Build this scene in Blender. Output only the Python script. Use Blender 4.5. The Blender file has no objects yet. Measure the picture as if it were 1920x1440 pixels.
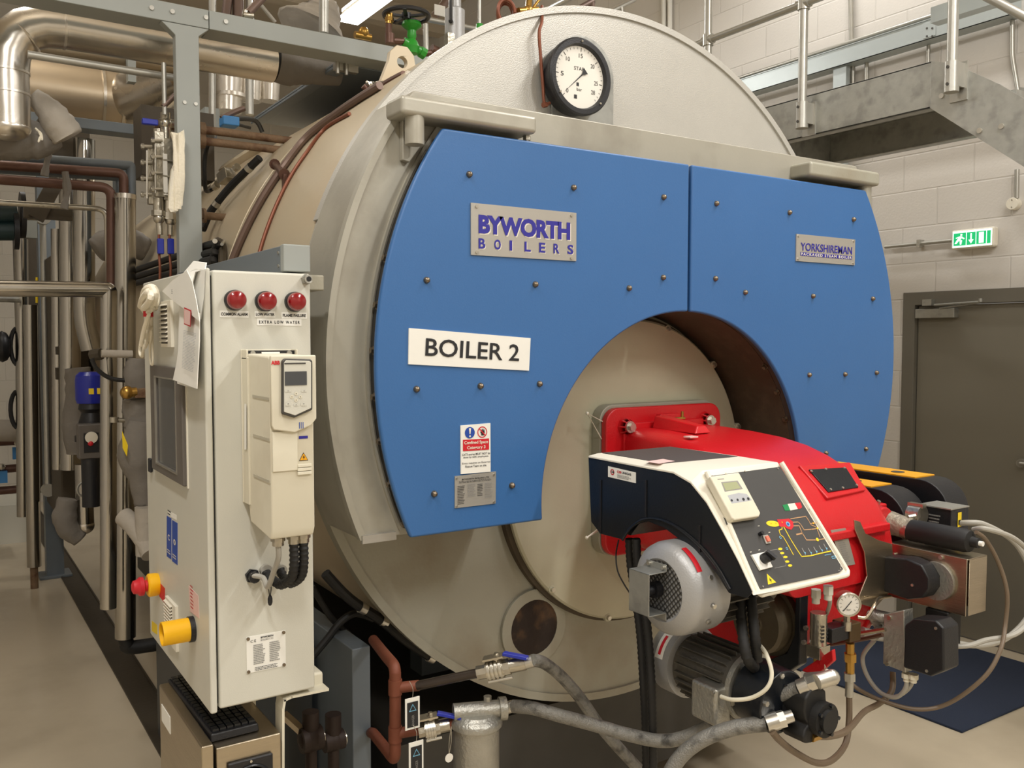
import bpy, bmesh, math, random
from mathutils import Vector, Matrix
from mathutils.geometry import tessellate_polygon
random.seed(7)
PI = math.pi
S = bpy.context.scene
COL = S.collection
V = Vector
# ---------------------------------------------------------------- camera
CAM_H, YAW, FOC = 1.8, math.radians(33.2), 1667.0
PITCH = math.atan((720 - 635.5) / FOC)
cd = bpy.data.cameras.new('camera')
cd.sensor_fit = 'HORIZONTAL'; cd.sensor_width = 36.0; cd.lens = 36.0 * FOC / 1920.0
cd.clip_start = 0.02; cd.clip_end = 80
cam = bpy.data.objects.new('camera', cd); COL.objects.link(cam)
cam.location = (0, 0, CAM_H)
cam.rotation_euler = (PI / 2 - PITCH, 0, -YAW)
S.camera = cam
S.view_settings.view_transform = 'Standard'
S.view_settings.look = 'None'
S.view_settings.gamma = 1.0
S.view_settings.use_curve_mapping = False
S.view_settings.exposure = -0.3
# ---------------------------------------------------------------- world
w = bpy.data.worlds.new('room_fill'); S.world = w; w.use_nodes = True
w.node_tree.nodes['Background'].inputs[0].default_value = (1.0, 0.93, 0.82, 1)
w.node_tree.nodes['Background'].inputs[1].default_value = 0.3
# ---------------------------------------------------------------- ceiling lamps (light of the battens, plus added fill)
def lamp(name, loc, sx, sy, power, col=(1.0, 0.98, 0.95), up=0):
    l = bpy.data.lights.new(name, 'AREA'); l.shape = 'RECTANGLE'; l.size = sx; l.size_y = sy
    l.energy = power; l.color = col
    o = bpy.data.objects.new(name, l); COL.objects.link(o); o.location = loc
    if up:
        l2 = l.copy(); l2.energy = up; o2 = bpy.data.objects.new(name + '_upper', l2); COL.objects.link(o2); o2.location = (loc[0], loc[1], loc[2] + .12); o2.rotation_euler = (PI, 0, 0)  # second lamp facing up, added to brighten the ceiling
    return o
lamp('batten_or_fill', (-0.35, 1.05, 4.35), 0.16, 1.5, 74, up=45)
lamp('batten_or_fill', (3.05, 0.95, 4.35), 0.16, 1.5, 84, up=26)
lamp('batten_or_fill', (-0.35, -1.5, 4.35), 0.16, 1.5, 95, up=20)  # unseen fill added behind the camera to lift the lower fronts
lamp('batten_or_fill', (2.7, -1.5, 4.35), 0.16, 1.5, 120, up=20)  # the other added fill lamp behind the camera
lamp('batten_or_fill', (4.45, 3.6, 5.0), 0.16, 1.5, 45)
lamp('batten_or_fill', (3.05, 6.45, 4.44), 0.16, 1.5, 80, up=60)
lamp('batten_or_fill', (0.0, 5.2, 4.7), 0.16, 1.5, 32, up=45)
lamp('batten_or_fill', (0.9, 9.0, 4.7), 0.16, 1.5, 9, up=10)
# ---------------------------------------------------------------- helpers
F0 = V((math.sin(YAW), math.cos(YAW), 0)); RT = V((math.cos(YAW), -math.sin(YAW), 0))
FW = F0 * math.cos(PITCH) - V((0, 0, 1)) * math.sin(PITCH)
UPV = F0 * math.sin(PITCH) + V((0, 0, 1)) * math.cos(PITCH)
def at(u, v, x=None, y=None, z=None):
    """point of a sight line of the survey photo on the real plane x=, y= or z="""
    d = FW + RT * ((u - 960) / FOC) - UPV * ((v - 720) / FOC)
    o = V((0, 0, CAM_H))
    for i, c in enumerate((x, y, z)):
        if c is not None: return o + d * ((c - o[i]) / d[i])
def on_shell(u, v, R, cx=2.1, cz=1.725):
    d = FW + RT * ((u - 960) / FOC) - UPV * ((v - 720) / FOC)
    ox, oz = -cx, CAM_H - cz
    a = d.x * d.x + d.z * d.z; b = 2 * (ox * d.x + oz * d.z); c = ox * ox + oz * oz - R * R
    t = (-b - math.sqrt(max(b * b - 4 * a * c, 0))) / (2 * a)
    return V((0, 0, CAM_H)) + d * t
def lin(c):
    c = c / 255.0
    return c / 12.92 if c <= 0.04045 else ((c + 0.055) / 1.055) ** 2.4
def rgb(r, g, b): return (lin(r), lin(g), lin(b), 1)
MATS = {}
def pm(name, col, rough=0.5, metal=0.0, var=0.08, vs=6.0, bump=0.0, bs=80.0, tint=None, tamt=0.0, ts=3.0, stretch=None, rvar=0.0, coat=0.0, trans=0.0):
    m = bpy.data.materials.new(name); m.use_nodes = True; nt = m.node_tree; N = nt.nodes; L = nt.links
    b = N['Principled BSDF']; c = rgb(*col)
    b.inputs['Roughness'].default_value = rough; b.inputs['Metallic'].default_value = metal
    if coat: b.inputs['Coat Weight'].default_value = coat; b.inputs['Coat Roughness'].default_value = 0.15
    if trans: b.inputs['Transmission Weight'].default_value = trans
    tc = N.new('ShaderNodeTexCoord'); vec = tc.outputs['Object']
    if stretch:
        mp = N.new('ShaderNodeMapping'); mp.inputs['Scale'].default_value = stretch; L.new(vec, mp.inputs[0]); vec = mp.outputs[0]
    out = None
    if var > 0:
        n = N.new('ShaderNodeTexNoise'); n.inputs['Scale'].default_value = vs; n.inputs['Detail'].default_value = 5; L.new(vec, n.inputs['Vector'])
        mx = N.new('ShaderNodeMix'); mx.data_type = 'RGBA'
        mx.inputs[6].default_value = [x * (1 - var * 1.6) for x in c[:3]] + [1]; mx.inputs[7].default_value = [min(1, x * (1 + var * 1.6)) for x in c[:3]] + [1]
        L.new(n.outputs[0], mx.inputs[0]); out = mx.outputs[2]
        if rvar:
            mr = N.new('ShaderNodeMapRange'); mr.inputs[3].default_value = max(0, rough - rvar); mr.inputs[4].default_value = rough + rvar
            L.new(n.outputs[0], mr.inputs[0]); L.new(mr.outputs[0], b.inputs['Roughness'])
    else:
        b.inputs['Base Color'].default_value = c
    if tint:
        n2 = N.new('ShaderNodeTexNoise'); n2.inputs['Scale'].default_value = ts; n2.inputs['Detail'].default_value = 6; L.new(vec, n2.inputs['Vector'])
        cr = N.new('ShaderNodeValToRGB'); cr.color_ramp.elements[0].position = 0.5; cr.color_ramp.elements[1].position = 0.68
        cr.color_ramp.elements[1].color = (tamt, tamt, tamt, 1); L.new(n2.outputs[0], cr.inputs[0])
        m2 = N.new('ShaderNodeMix'); m2.data_type = 'RGBA'; m2.inputs[6].default_value = c; m2.inputs[7].default_value = rgb(*tint)
        if out: L.new(out, m2.inputs[6])
        L.new(cr.outputs[0], m2.inputs[0]); out = m2.outputs[2]
    if out: L.new(out, b.inputs['Base Color'])
    if bump:
        n3 = N.new('ShaderNodeTexNoise'); n3.inputs['Scale'].default_value = bs; n3.inputs['Detail'].default_value = 3; L.new(vec, n3.inputs['Vector'])
        bp = N.new('ShaderNodeBump'); bp.inputs['Strength'].default_value = bump; bp.inputs['Distance'].default_value = 0.01
        L.new(n3.outputs[0], bp.inputs['Height']); L.new(bp.outputs[0], b.inputs['Normal'])
    MATS[name] = m
    return m
def emis(name, col, s):
    m = bpy.data.materials.new(name); m.use_nodes = True; b = m.node_tree.nodes['Principled BSDF']
    b.inputs['Base Color'].default_value = rgb(*col); b.inputs['Emission Color'].default_value = rgb(*col); b.inputs['Emission Strength'].default_value = s
    return m
M = dict(
 blue=pm('blue_paint', (54, 101, 157), 0.42, 0, 0.04, 3, 0.04, 250),
 shell=pm('beige_cladding', (192, 178, 152), 0.42, 0.2, 0.06, 2.5, 0.03, 60, (176, 140, 100), 0.45, 1.3, (1, 0.35, 1)),
 smoke=pm('smokebox_silver_paint', (170, 166, 153), 0.42, 0.3, 0.05, 4, 0.03, 90, (120, 112, 98), 0.35, 5),
 dome=pm('hammered_silver_paint', (186, 183, 175), 0.42, 0.35, 0.04, 8, 0.14, 260),
 lower=pm('dusty_silver_paint', (162, 159, 144), 0.5, 0.2, 0.06, 3, 0.05, 100, (128, 112, 88), 0.5, 3),
 cover=pm('cream_cover_paint', (188, 184, 160), 0.40, 0.2, 0.05, 2.5, 0.03, 120, (150, 138, 116), 0.35, 2),
 darkrim=pm('dark_rim', (78, 76, 72), 0.5, 0.4, 0.12, 8),
 sooty=pm('sooty_lining', (74, 63, 48), 0.7, 0.1, 0.15, 7, 0.1, 80, (104, 92, 72), 0.3, 16),
 hole=pm('burnt_interior', (44, 32, 24), 0.8, 0.1, 0.3, 14, 0.2, 60, (110, 80, 50), 0.6, 12),
 bolt=pm('dull_bolt', (128, 116, 100), 0.35, 0.9, 0.15, 60),
 zinc=pm('bright_zinc', (200, 196, 186), 0.3, 0.9, 0.08, 40),
 galv=pm('galvanised_steel', (168, 168, 162), 0.42, 0.7, 0.12, 22, 0.05, 50, (120, 120, 116), 0.5, 14),
 galvt=pm('galvanised_tube', (178, 176, 168), 0.38, 0.75, 0.08, 14, 0.05, 70),
 frame=pm('grey_frame_paint', (150, 154, 150), 0.5, 0.1, 0.04, 6),
 bluegrey=pm('blue_grey_paint', (106, 114, 120), 0.45, 0.1, 0.05, 6),
 steel=pm('polished_cladding', (214, 208, 198), 0.27, 1.0, 0.06, 4, 0.25, 6, None, 0, 3, None, 0.06),
 steelv=pm('riser_cladding', (176, 172, 164), 0.17, 1.0, 0.06, 4, 0.2, 5, None, 0, 3, (1, 1, .3), 0.05),
 steelb=pm('brushed_stainless', (180, 168, 148), 0.32, 1.0, 0.08, 5, 0.1, 30, None, 0, 3, (1, 1, 12)),
 nickel=pm('nickel_fitting', (186, 180, 166), 0.28, 0.95, 0.15, 30, 0.15, 60),
 cast=pm('cast_aluminium', (170, 168, 160), 0.42, 0.8, 0.1, 20, 0.25, 120),
 cab=pm('light_grey_cabinet', (202, 200, 188), 0.42, 0, 0.02, 5, 0.04, 400),
 cream=pm('cream_plastic', (216, 210, 190), 0.5, 0, 0.03, 6, 0, 80, (176, 164, 140), 0.3, 5),
 red=pm('red_casting', (192, 20, 28), 0.36, 0, 0.05, 10, 0.12, 160),
 black=pm('black_plastic', (24, 24, 27), 0.42, 0, 0.1, 20, 0.1, 260),
 satin=pm('satin_black', (16, 20, 26), 0.3, 0, 0.1, 10, 0.05, 200),
 rubber=pm('black_rubber', (20, 19, 18), 0.6, 0, 0.1, 30),
 panel=pm('charcoal_overlay', (62, 61, 60), 0.55, 0, 0.03, 30),
 white=pm('white_trim', (226, 220, 204), 0.4, 0, 0.02, 10),
 paper=pm('white_paper', (230, 228, 220), 0.7, 0, 0.02, 12),
 ink=pm('black_ink', (28, 28, 30), 0.6, 0, 0),
 greyink=pm('grey_ink', (140, 138, 134), 0.6, 0, 0),
 navyink=pm('navy_lettering', (40, 36, 140), 0.5, 0, 0),
 plate=pm('brushed_nameplate', (178, 174, 166), 0.4, 0.5, 0.03, 5, 0, 80, None, 0, 3, (1, 1, 20)),
 redlens=pm('red_lens', (128, 3, 12), 0.15, 0, 0.05, 30, 0, 80, None, 0, 3, None, 0, 0.6),
 yellow=pm('yellow_plastic', (245, 186, 10), 0.4, 0, 0.04, 12),
 yelp=pm('yellow_print', (236, 204, 30), 0.55, 0, 0),
 orange=pm('orange_yellow_paint', (226, 160, 20), 0.5, 0, 0.05, 8),
 redp=pm('red_print', (200, 26, 40), 0.5, 0, 0),
 bluep=pm('blue_print', (30, 70, 160), 0.5, 0, 0),
 greenp=pm('green_print', (10, 130, 70), 0.5, 0, 0),
 tanp=pm('tan_print', (180, 140, 100), 0.5, 0, 0),
 cyanp=pm('pale_blue_print', (110, 170, 200), 0.5, 0, 0),
 green=pm('green_valve_paint', (40, 140, 40), 0.35, 0, 0.06, 20, 0.1, 90),
 brass=pm('brass', (176, 138, 70), 0.3, 0.9, 0.12, 30),
 copper=pm('copper_tube', (128, 76, 56), 0.45, 0.4, 0.12, 18),
 rust=pm('rusted_pipe', (122, 98, 74), 0.75, 0.2, 0.2, 25, 0.4, 60, (84, 52, 34), 0.8, 18),
 oxide=pm('red_oxide_pipe', (118, 64, 44), 0.6, 0.1, 0.08, 10, 0.1, 60),
 brownpipe=pm('brown_pipe', (96, 68, 56), 0.45, 0.4, 0.12, 14, 0.1, 60),
 conduit=pm('brown_grey_conduit', (112, 92, 82), 0.45, 0.4, 0.1, 12),
 hose=pm('braided_hose', (132, 130, 124), 0.5, 0.3, 0.15, 90, 0.4, 260, (46, 44, 42), 0.8, 26),
 cable=pm('grey_cable', (160, 156, 146), 0.5, 0, 0.03, 9),
 browncable=pm('brown_hose', (104, 88, 70), 0.45, 0, 0.05, 12),
 fabric=pm('grey_insulation_fabric', (118, 112, 104), 0.85, 0, 0.08, 8, 0.5, 24),
 lfabric=pm('pale_insulation_fabric', (168, 160, 148), 0.85, 0, 0.08, 8, 0.4, 30),
 cloth=pm('cream_cloth', (232, 224, 204), 0.85, 0, 0.05, 20, 0.3, 120),
 cowl=pm('silver_cowl_paint', (168, 168, 168), 0.4, 0.35, 0.04, 10, 0.1, 200),
 motor=pm('grimy_motor', (92, 88, 80), 0.55, 0.4, 0.15, 14, 0.2, 80),
 screen=pm('dark_screen', (72, 74, 76), 0.18, 0, 0.02, 5),
 lcd=pm('green_lcd', (160, 164, 128), 0.3, 0, 0.02, 10),
 winframe=pm('brown_grey_bezel', (96, 90, 84), 0.45, 0, 0.04, 8),
 dial=pm('white_dial', (226, 222, 212), 0.45, 0, 0.02, 10),
 mat=pm('navy_mat', (32, 42, 62), 0.95, 0, 0.15, 160, 0.4, 300),
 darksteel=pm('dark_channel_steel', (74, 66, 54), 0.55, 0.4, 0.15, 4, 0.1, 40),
 door=pm('grey_door_paint', (118, 113, 100), 0.5, 0, 0.02, 4, 0.03, 300),
 doorf=pm('grey_frame_gloss', (106, 102, 92), 0.45, 0, 0.02, 4),
 blueact=pm('blue_actuator', (30, 44, 150), 0.35, 0, 0.05, 12),
 ltblue=pm('light_blue_box', (70, 140, 205), 0.45, 0, 0.05, 12),
 darkgreen=pm('dark_teal_flange', (26, 50, 52), 0.45, 0, 0.1, 12),
 yglow=pm('dark_void', (10, 9, 8), 0.8, 0, 0),
)
glass = bpy.data.materials.new('clear_glass'); glass.use_nodes = True
_b = glass.node_tree.nodes['Principled BSDF']; _b.inputs['Transmission Weight'].default_value = 1.0; _b.inputs['Roughness'].default_value = 0.02; _b.inputs['IOR'].default_value = 1.1
M['glass'] = glass
M['groove'] = pm('drive_groove', (176, 170, 152), .5, 0, 0)
M['tube'] = emis('lit_tube', (255, 250, 240), 14.0)
M['exitlit'] = emis('lit_green', (20, 175, 105), 0.9)
M['exitwhite'] = emis('lit_white', (240, 255, 246), 1.3)

WPOS = {}
def props(o, label=None, cat=None, group=None, kind=None):
    if label: o['label'] = label
    if cat: o['category'] = cat
    if group: o['group'] = group
    if kind: o['kind'] = kind
def thing(name, loc, label, cat, group=None):
    o = bpy.data.objects.new(name, None); COL.objects.link(o); o.empty_display_size = 0.1
    o.location = loc; WPOS[o] = V(loc); props(o, label, cat, group); return o
TXT = {}
class MB:
    def __init__(s): s.v = []; s.f = []; s.m = []; s.mats = []; s.cur = 0
    def mat(s, m):
        m = M[m] if isinstance(m, str) else m
        if m not in s.mats: s.mats.append(m)
        s.cur = s.mats.index(m); return s
    def add(s, vs, fs):
        b = len(s.v); s.v += [V(x) for x in vs]; s.f += [[b + i for i in f] for f in fs]; s.m += [s.cur] * len(fs); return s
    def box(s, a, b):
        (x0, y0, z0), (x1, y1, z1) = a, b
        return s.add([(x0,y0,z0),(x1,y0,z0),(x1,y1,z0),(x0,y1,z0),(x0,y0,z1),(x1,y0,z1),(x1,y1,z1),(x0,y1,z1)],
                     [(0,3,2,1),(4,5,6,7),(0,1,5,4),(1,2,6,5),(2,3,7,6),(3,0,4,7)])
    def obox(s, c, sz, ex=(1,0,0), ez=(0,0,1)):
        ex = V(ex).normalized(); ez = V(ez); ez = (ez - ex * ez.dot(ex)).normalized(); ey = ez.cross(ex); c = V(c); h = [q / 2 for q in sz]
        vs = [c + ex*a*h[0] + ey*b*h[1] + ez*d*h[2] for d in (-1,1) for a, b in ((-1,-1),(1,-1),(1,1),(-1,1))]
        return s.add(vs, [(0,3,2,1),(4,5,6,7),(0,1,5,4),(1,2,6,5),(2,3,7,6),(3,0,4,7)])
    def hexa(s, q):  # 8 points: bottom loop 4, top loop 4
        return s.add(q, [(0,3,2,1),(4,5,6,7),(0,1,5,4),(1,2,6,5),(2,3,7,6),(3,0,4,7)])
    def prism(s, poly, axis, a, b, holes=()):
        def P(p, t): return {'x': (t, p[0], p[1]), 'y': (p[0], t, p[1]), 'z': (p[0], p[1], t)}[axis]
        loops = [list(poly)] + [list(h) for h in holes]
        flat = [p for l in loops for p in l]; n = len(flat)
        tris = tessellate_polygon([[V((p[0], p[1], 0)) for p in l] for l in loops])
        vs = [P(p, a) for p in flat] + [P(p, b) for p in flat]; fs = []
        if holes:
            fs += [tuple(t) for t in tris] + [tuple(i + n for i in reversed(t)) for t in tris]
        else:
            fs += [tuple(range(n)), tuple(range(2 * n - 1, n - 1, -1))]
        k = 0
        for l in loops:
            c = len(l)
            for i in range(c):
                j = (i + 1) % c; fs.append((k + i, k + j, k + j + n, k + i + n))
            k += c
        return s.add(vs, fs)
    def cyl(s, p0, p1, r0, r1=None, n=24, cap=True):
        p0, p1 = V(p0), V(p1); r1 = r0 if r1 is None else r1
        d = (p1 - p0).normalized(); a = d.orthogonal().normalized(); b = d.cross(a)
        vs = []
        for p, r in ((p0, r0), (p1, r1)):
            vs += [p + (a * math.cos(2*PI*i/n) + b * math.sin(2*PI*i/n)) * r for i in range(n)]
        fs = [(i, (i+1) % n, (i+1) % n + n, i + n) for i in range(n)]
        if cap: fs += [tuple(range(n-1, -1, -1)), tuple(range(n, 2*n))]
        return s.add(vs, fs)
    def lathe(s, prof, o, ax, n=32, closed=False):
        o = V(o); d = V(ax).normalized(); a = d.orthogonal().normalized(); b = d.cross(a); k = len(prof); vs = []
        for r, h in prof:
            vs += [o + d * h + (a * math.cos(2*PI*i/n) + b * math.sin(2*PI*i/n)) * r for i in range(n)]
        fs = []
        for j in range(k if closed else k - 1):
            jj = (j + 1) % k
            fs += [(j*n + i, j*n + (i+1) % n, jj*n + (i+1) % n, jj*n + i) for i in range(n)]
        if not closed:
            if prof[0][0] > 1e-5: fs.append(tuple(range(n-1, -1, -1)))
            if prof[-1][0] > 1e-5: fs.append(tuple(range((k-1)*n, k*n)))
        return s.add(vs, fs)
    def sphere(s, c, r, n=16, sc=(1,1,1)):
        c = V(c); vs = [c + V((0,0,r*sc[2]))]; m = n // 2
        for j in range(1, m):
            t = PI * j / m
            vs += [c + V((r*sc[0]*math.sin(t)*math.cos(2*PI*i/n), r*sc[1]*math.sin(t)*math.sin(2*PI*i/n), r*sc[2]*math.cos(t))) for i in range(n)]
        vs.append(c - V((0,0,r*sc[2]))); fs = [(0, 1+i, 1+(i+1) % n) for i in range(n)]
        for j in range(m-2):
            fs += [(1+j*n+i, 1+(j+1)*n+i, 1+(j+1)*n+(i+1) % n, 1+j*n+(i+1) % n) for i in range(n)]
        e = len(vs)-1; fs += [(e, 1+(m-2)*n+(i+1) % n, 1+(m-2)*n+i) for i in range(n)]
        return s.add(vs, fs)
    def tube(s, pts, r, n=12, smooth=True, sub=6, closed=False, rib=None):
        pts = [V(p) for p in pts]
        if smooth and len(pts) > 2: pts = catmull(pts, sub, closed)
        k = len(pts); fr = []; t0 = (pts[1] - pts[0]).normalized(); a = t0.orthogonal().normalized(); vs = []
        for i, p in enumerate(pts):
            t = ((pts[min(i+1, k-1)] - pts[i]).normalized() + (pts[i] - pts[max(i-1, 0)]).normalized())
            if t.length < 1e-6: t = t0
            t.normalize(); a = (a - t * a.dot(t))
            if a.length < 1e-6: a = t.orthogonal()
            a.normalize(); b = t.cross(a)
            rr = r[min(i * len(r) // k, len(r)-1)] if isinstance(r, (list, tuple)) else r
            if rib: rr = rr * (1 + (rib if i % 2 else -rib))
            vs += [p + (a * math.cos(2*PI*q/n) + b * math.sin(2*PI*q/n)) * rr for q in range(n)]
        fs = [(i*n+q, i*n+(q+1) % n, (i+1)*n+(q+1) % n, (i+1)*n+q) for i in range(k-1) for q in range(n)]
        fs += [tuple(range(n-1, -1, -1)), tuple(range((k-1)*n, k*n))]
        return s.add(vs, fs)
    def ribbed(s, pts, r, pitch=0.008, n=12, rib=0.07):
        p = catmull([V(q) for q in pts], 12)
        q = [p[0]]; acc = 0
        for i in range(1, len(p)):
            seg = p[i] - p[i-1]; L = seg.length; t = pitch - acc
            while t <= L: q.append(p[i-1] + seg * (t / L)); t += pitch
            acc = (acc + L) % pitch if L else acc
        if len(q) < 3: return s.tube(pts, r, n)
        return s.tube(q, r, n, smooth=False, rib=rib)
    def text(s, t, o, w, h, ex=(1,0,0), ez=(0,0,1), off=0.0, sp=1.0, lift=0.0012, shear=0):
        """flat lettering fitted to a w x h box whose lower left corner is o"""
        key = (t, off, sp, shear)
        if key not in TXT:
            c = bpy.data.curves.new('t', 'FONT'); c.body = t; c.size = 1; c.offset = off; c.space_character = sp; c.resolution_u = 3; c.shear = shear
            ob = bpy.data.objects.new('t', c); COL.objects.link(ob); bpy.context.view_layer.update()
            me = bpy.data.meshes.new_from_object(ob.evaluated_get(bpy.context.evaluated_depsgraph_get()))
            TXT[key] = ([tuple(v.co) for v in me.vertices], [tuple(p.vertices) for p in me.polygons])
            bpy.data.objects.remove(ob); bpy.data.curves.remove(c); bpy.data.meshes.remove(me)
        vs, fs = TXT[key]
        if not vs: return s
        x0 = min(v[0] for v in vs); x1 = max(v[0] for v in vs); y0 = min(v[1] for v in vs); y1 = max(v[1] for v in vs)
        ex = V(ex).normalized(); ez = V(ez).normalized(); nrm = ex.cross(ez); o = V(o) + nrm * lift
        kx = w / (x1 - x0); ky = (h / (y1 - y0)) if h else kx
        return s.add([o + ex * (v[0] - x0) * kx + ez * (v[1] - y0) * ky for v in vs], fs)
    def quad(s, o, w, h, ex=(1,0,0), ez=(0,0,1), lift=0.0008):
        ex = V(ex).normalized(); ez = V(ez).normalized(); o = V(o) + ex.cross(ez) * lift
        return s.add([o, o + ex*w, o + ex*w + ez*h, o + ez*h], [(0,1,2,3)])
    def lines(s, o, w, h, n, ex=(1,0,0), ez=(0,0,1), lift=0.001, fill=0.45, ragged=0.3):
        ex = V(ex).normalized(); ez = V(ez).normalized(); ph = h / n
        for i in range(n):
            x = 0
            ww = w * (1 - random.random() * ragged)
            while x < ww:
                l = random.uniform(0.03, 0.11) * w; l = min(l, ww - x)
                s.quad(V(o) + ex * x + ez * (h - (i + 0.75) * ph), l, ph * fill, ex, ez, lift); x += l + 0.018 * w
        return s
    def build_each(s, name, parent=None, **k):
        par = list(range(len(s.v)))
        def find(i):
            while par[i] != i: par[i] = par[par[i]]; i = par[i]
            return i
        for f in s.f:
            for j in f[1:]: par[find(j)] = find(f[0])
        groups = {}
        for f, m in zip(s.f, s.m): groups.setdefault(find(f[0]), []).append((f, m))
        out = []
        for g in groups.values():
            q = MB(); q.mats = list(s.mats); idx = {}
            for f, m in g:
                nf = []
                for i in f:
                    if i not in idx: idx[i] = len(q.v); q.v.append(s.v[i])
                    nf.append(idx[i])
                q.f.append(nf); q.m.append(m)
            out.append(q.build(name, parent, **k))
        return out
    def build(s, name, parent=None, bevel=0.0, seg=2, origin=None, ang=35, kind=None, label=None, cat=None, group=None):
        lo = V([min(v[i] for v in s.v) for i in range(3)]); hi = V([max(v[i] for v in s.v) for i in range(3)])
        org = V(origin) if origin is not None else (V(((lo.x+hi.x)/2, (lo.y+hi.y)/2, lo.z)) if parent is None else (lo + hi) / 2)
        me = bpy.data.meshes.new(name)
        me.from_pydata([tuple(v - org) for v in s.v], [], s.f)
        for m in s.mats: me.materials.append(m)
        me.polygons.foreach_set('material_index', s.m)
        bm = bmesh.new(); bm.from_mesh(me); bmesh.ops.recalc_face_normals(bm, faces=bm.faces); bm.to_mesh(me); bm.free()
        me.polygons.foreach_set('use_smooth', [True] * len(me.polygons)); me.set_sharp_from_angle(angle=math.radians(ang))
        o = bpy.data.objects.new(name, me); COL.objects.link(o)
        if parent is not None: o.parent = parent; o.location = org - WPOS[parent]
        else: o.location = org
        WPOS[o] = org
        if bevel:
            b = o.modifiers.new('bevel', 'BEVEL'); b.width = bevel; b.segments = seg; b.limit_method = 'ANGLE'; b.angle_limit = math.radians(40); b.harden_normals = True
        props(o, label, cat, group, kind)
        return o
def catmull(p, sub=6, closed=False):
    out = []; n = len(p)
    for i in range(n if closed else n - 1):
        if closed: a, b, c, d = p[(i-1) % n], p[i], p[(i+1) % n], p[(i+2) % n]
        else: a, b, c, d = p[max(i-1, 0)], p[i], p[i+1], p[min(i+2, n-1)]
        for k in range(sub):
            t = k / sub
            out.append(0.5 * ((2*b) + (c-a)*t + (2*a-5*b+4*c-d)*t*t + (3*b-a-3*c+d)*t*t*t))
    out.append(p[0] if closed else p[-1]); return out
def bend(pts, r, k=6):
    """polyline with rounded corners"""
    pts = [V(p) for p in pts]; out = [pts[0]]
    for i in range(1, len(pts) - 1):
        a, b, c = pts[i-1], pts[i], pts[i+1]; rr = min(r, (a-b).length * 0.49, (c-b).length * 0.49)
        p = b + (a-b).normalized() * rr; q = b + (c-b).normalized() * rr
        for j in range(k + 1):
            t = j / k; out.append(p*(1-t)*(1-t) + b*2*t*(1-t) + q*t*t)
    out.append(pts[-1]); return out
def child_copy(o, parent, world):
    c = o.copy(); COL.objects.link(c); c.parent = parent; c.location = V(world) - WPOS[parent]; WPOS[c] = V(world); return c
def tree_copy(o, delta, label=None):
    c = o.copy(); COL.objects.link(c); c.location = o.location + V(delta); WPOS[c] = V(c.location)
    if label: c['label'] = label
    def rec(src, dst):
        for ch in list(src.children):
            k = ch.copy(); COL.objects.link(k); k.parent = dst; WPOS[k] = WPOS[dst] + V(k.location); rec(ch, k)
    rec(o, c); return c
def arc(cx, cz, r, a0, a1, n=24):
    return [(cx + r * math.cos(math.radians(a0 + (a1-a0)*i/n)), cz + r * math.sin(math.radians(a0 + (a1-a0)*i/n))) for i in range(n+1)]
def hexbolt(mb, p, d, r=0.009, h=0.008, washer=True):
    p = V(p); d = V(d).normalized()
    if washer: mb.cyl(p, p + d * h * 0.25, r * 1.35, n=16)
    mb.cyl(p + d * h * 0.25, p + d * h, r, n=6)
    return mb
# ================================================================ the room
def blockwall(name, base, axis):
    m = bpy.data.materials.new(name); m.use_nodes = True; nt = m.node_tree; N = nt.nodes; L = nt.links; b = N['Principled BSDF']
    tc = N.new('ShaderNodeTexCoord'); sp = N.new('ShaderNodeSeparateXYZ'); cb = N.new('ShaderNodeCombineXYZ')
    L.new(tc.outputs['Object'], sp.inputs[0]); L.new(sp.outputs[axis], cb.inputs[0]); L.new(sp.outputs['Z'], cb.inputs[1])
    br = N.new('ShaderNodeTexBrick'); L.new(cb.outputs[0], br.inputs['Vector'])
    br.inputs['Scale'].default_value = 1; br.inputs['Brick Width'].default_value = 0.45; br.inputs['Row Height'].default_value = 0.225
    br.inputs['Mortar Size'].default_value = 0.006; br.inputs['Mortar Smooth'].default_value = 0.6
    c = rgb(*base)
    br.inputs['Color1'].default_value = c; br.inputs['Color2'].default_value = [x * 0.95 for x in c[:3]] + [1]; br.inputs['Mortar'].default_value = [x * 0.93 for x in c[:3]] + [1]
    L.new(br.outputs[0], b.inputs['Base Color']); b.inputs['Roughness'].default_value = 0.6
    n = N.new('ShaderNodeTexNoise'); n.inputs['Scale'].default_value = 70; L.new(tc.outputs['Object'], n.inputs['Vector'])
    mm = N.new('ShaderNodeMath'); mm.operation = 'MULTIPLY_ADD'; mm.inputs[1].default_value = -1.0; L.new(br.outputs['Fac'], mm.inputs[0])
    m3 = N.new('ShaderNodeMath'); m3.operation = 'MULTIPLY'; m3.inputs[1].default_value = 0.35; L.new(n.outputs[0], m3.inputs[0]); L.new(m3.outputs[0], mm.inputs[2])
    bp = N.new('ShaderNodeBump'); bp.inputs['Strength'].default_value = 0.45; bp.inputs['Distance'].default_value = 0.006
    L.new(mm.outputs[0], bp.inputs['Height']); L.new(bp.outputs[0], b.inputs['Normal'])
    return m
WX = 5.15
wallm = blockwall('painted_blockwork', (208, 203, 195), 'Y'); wallm2 = blockwall('painted_blockwork_back', (186, 180, 168), 'X')
floorm = pm('epoxy_floor', (196, 183, 160), 0.22, 0, 0.06, 1.6, 0.03, 12, (150, 138, 116), 0.5, 0.9, None, 0.08)
ceilm = pm('ceiling_sheet', (196, 184, 164), 0.7, 0, 0.03, 2)
MB().mat(floorm).box((-3, -3, -0.12), (WX + 0.1, 11.1, 0)).build('floor', kind='structure')
MB().mat(ceilm).box((-3, -3, 5.6), (WX + 0.1, 11.1, 5.7)).build('ceiling', kind='structure')
DY0, DY1, DZ = 2.36, 3.36, 2.06       # clear opening of the grey door
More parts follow.
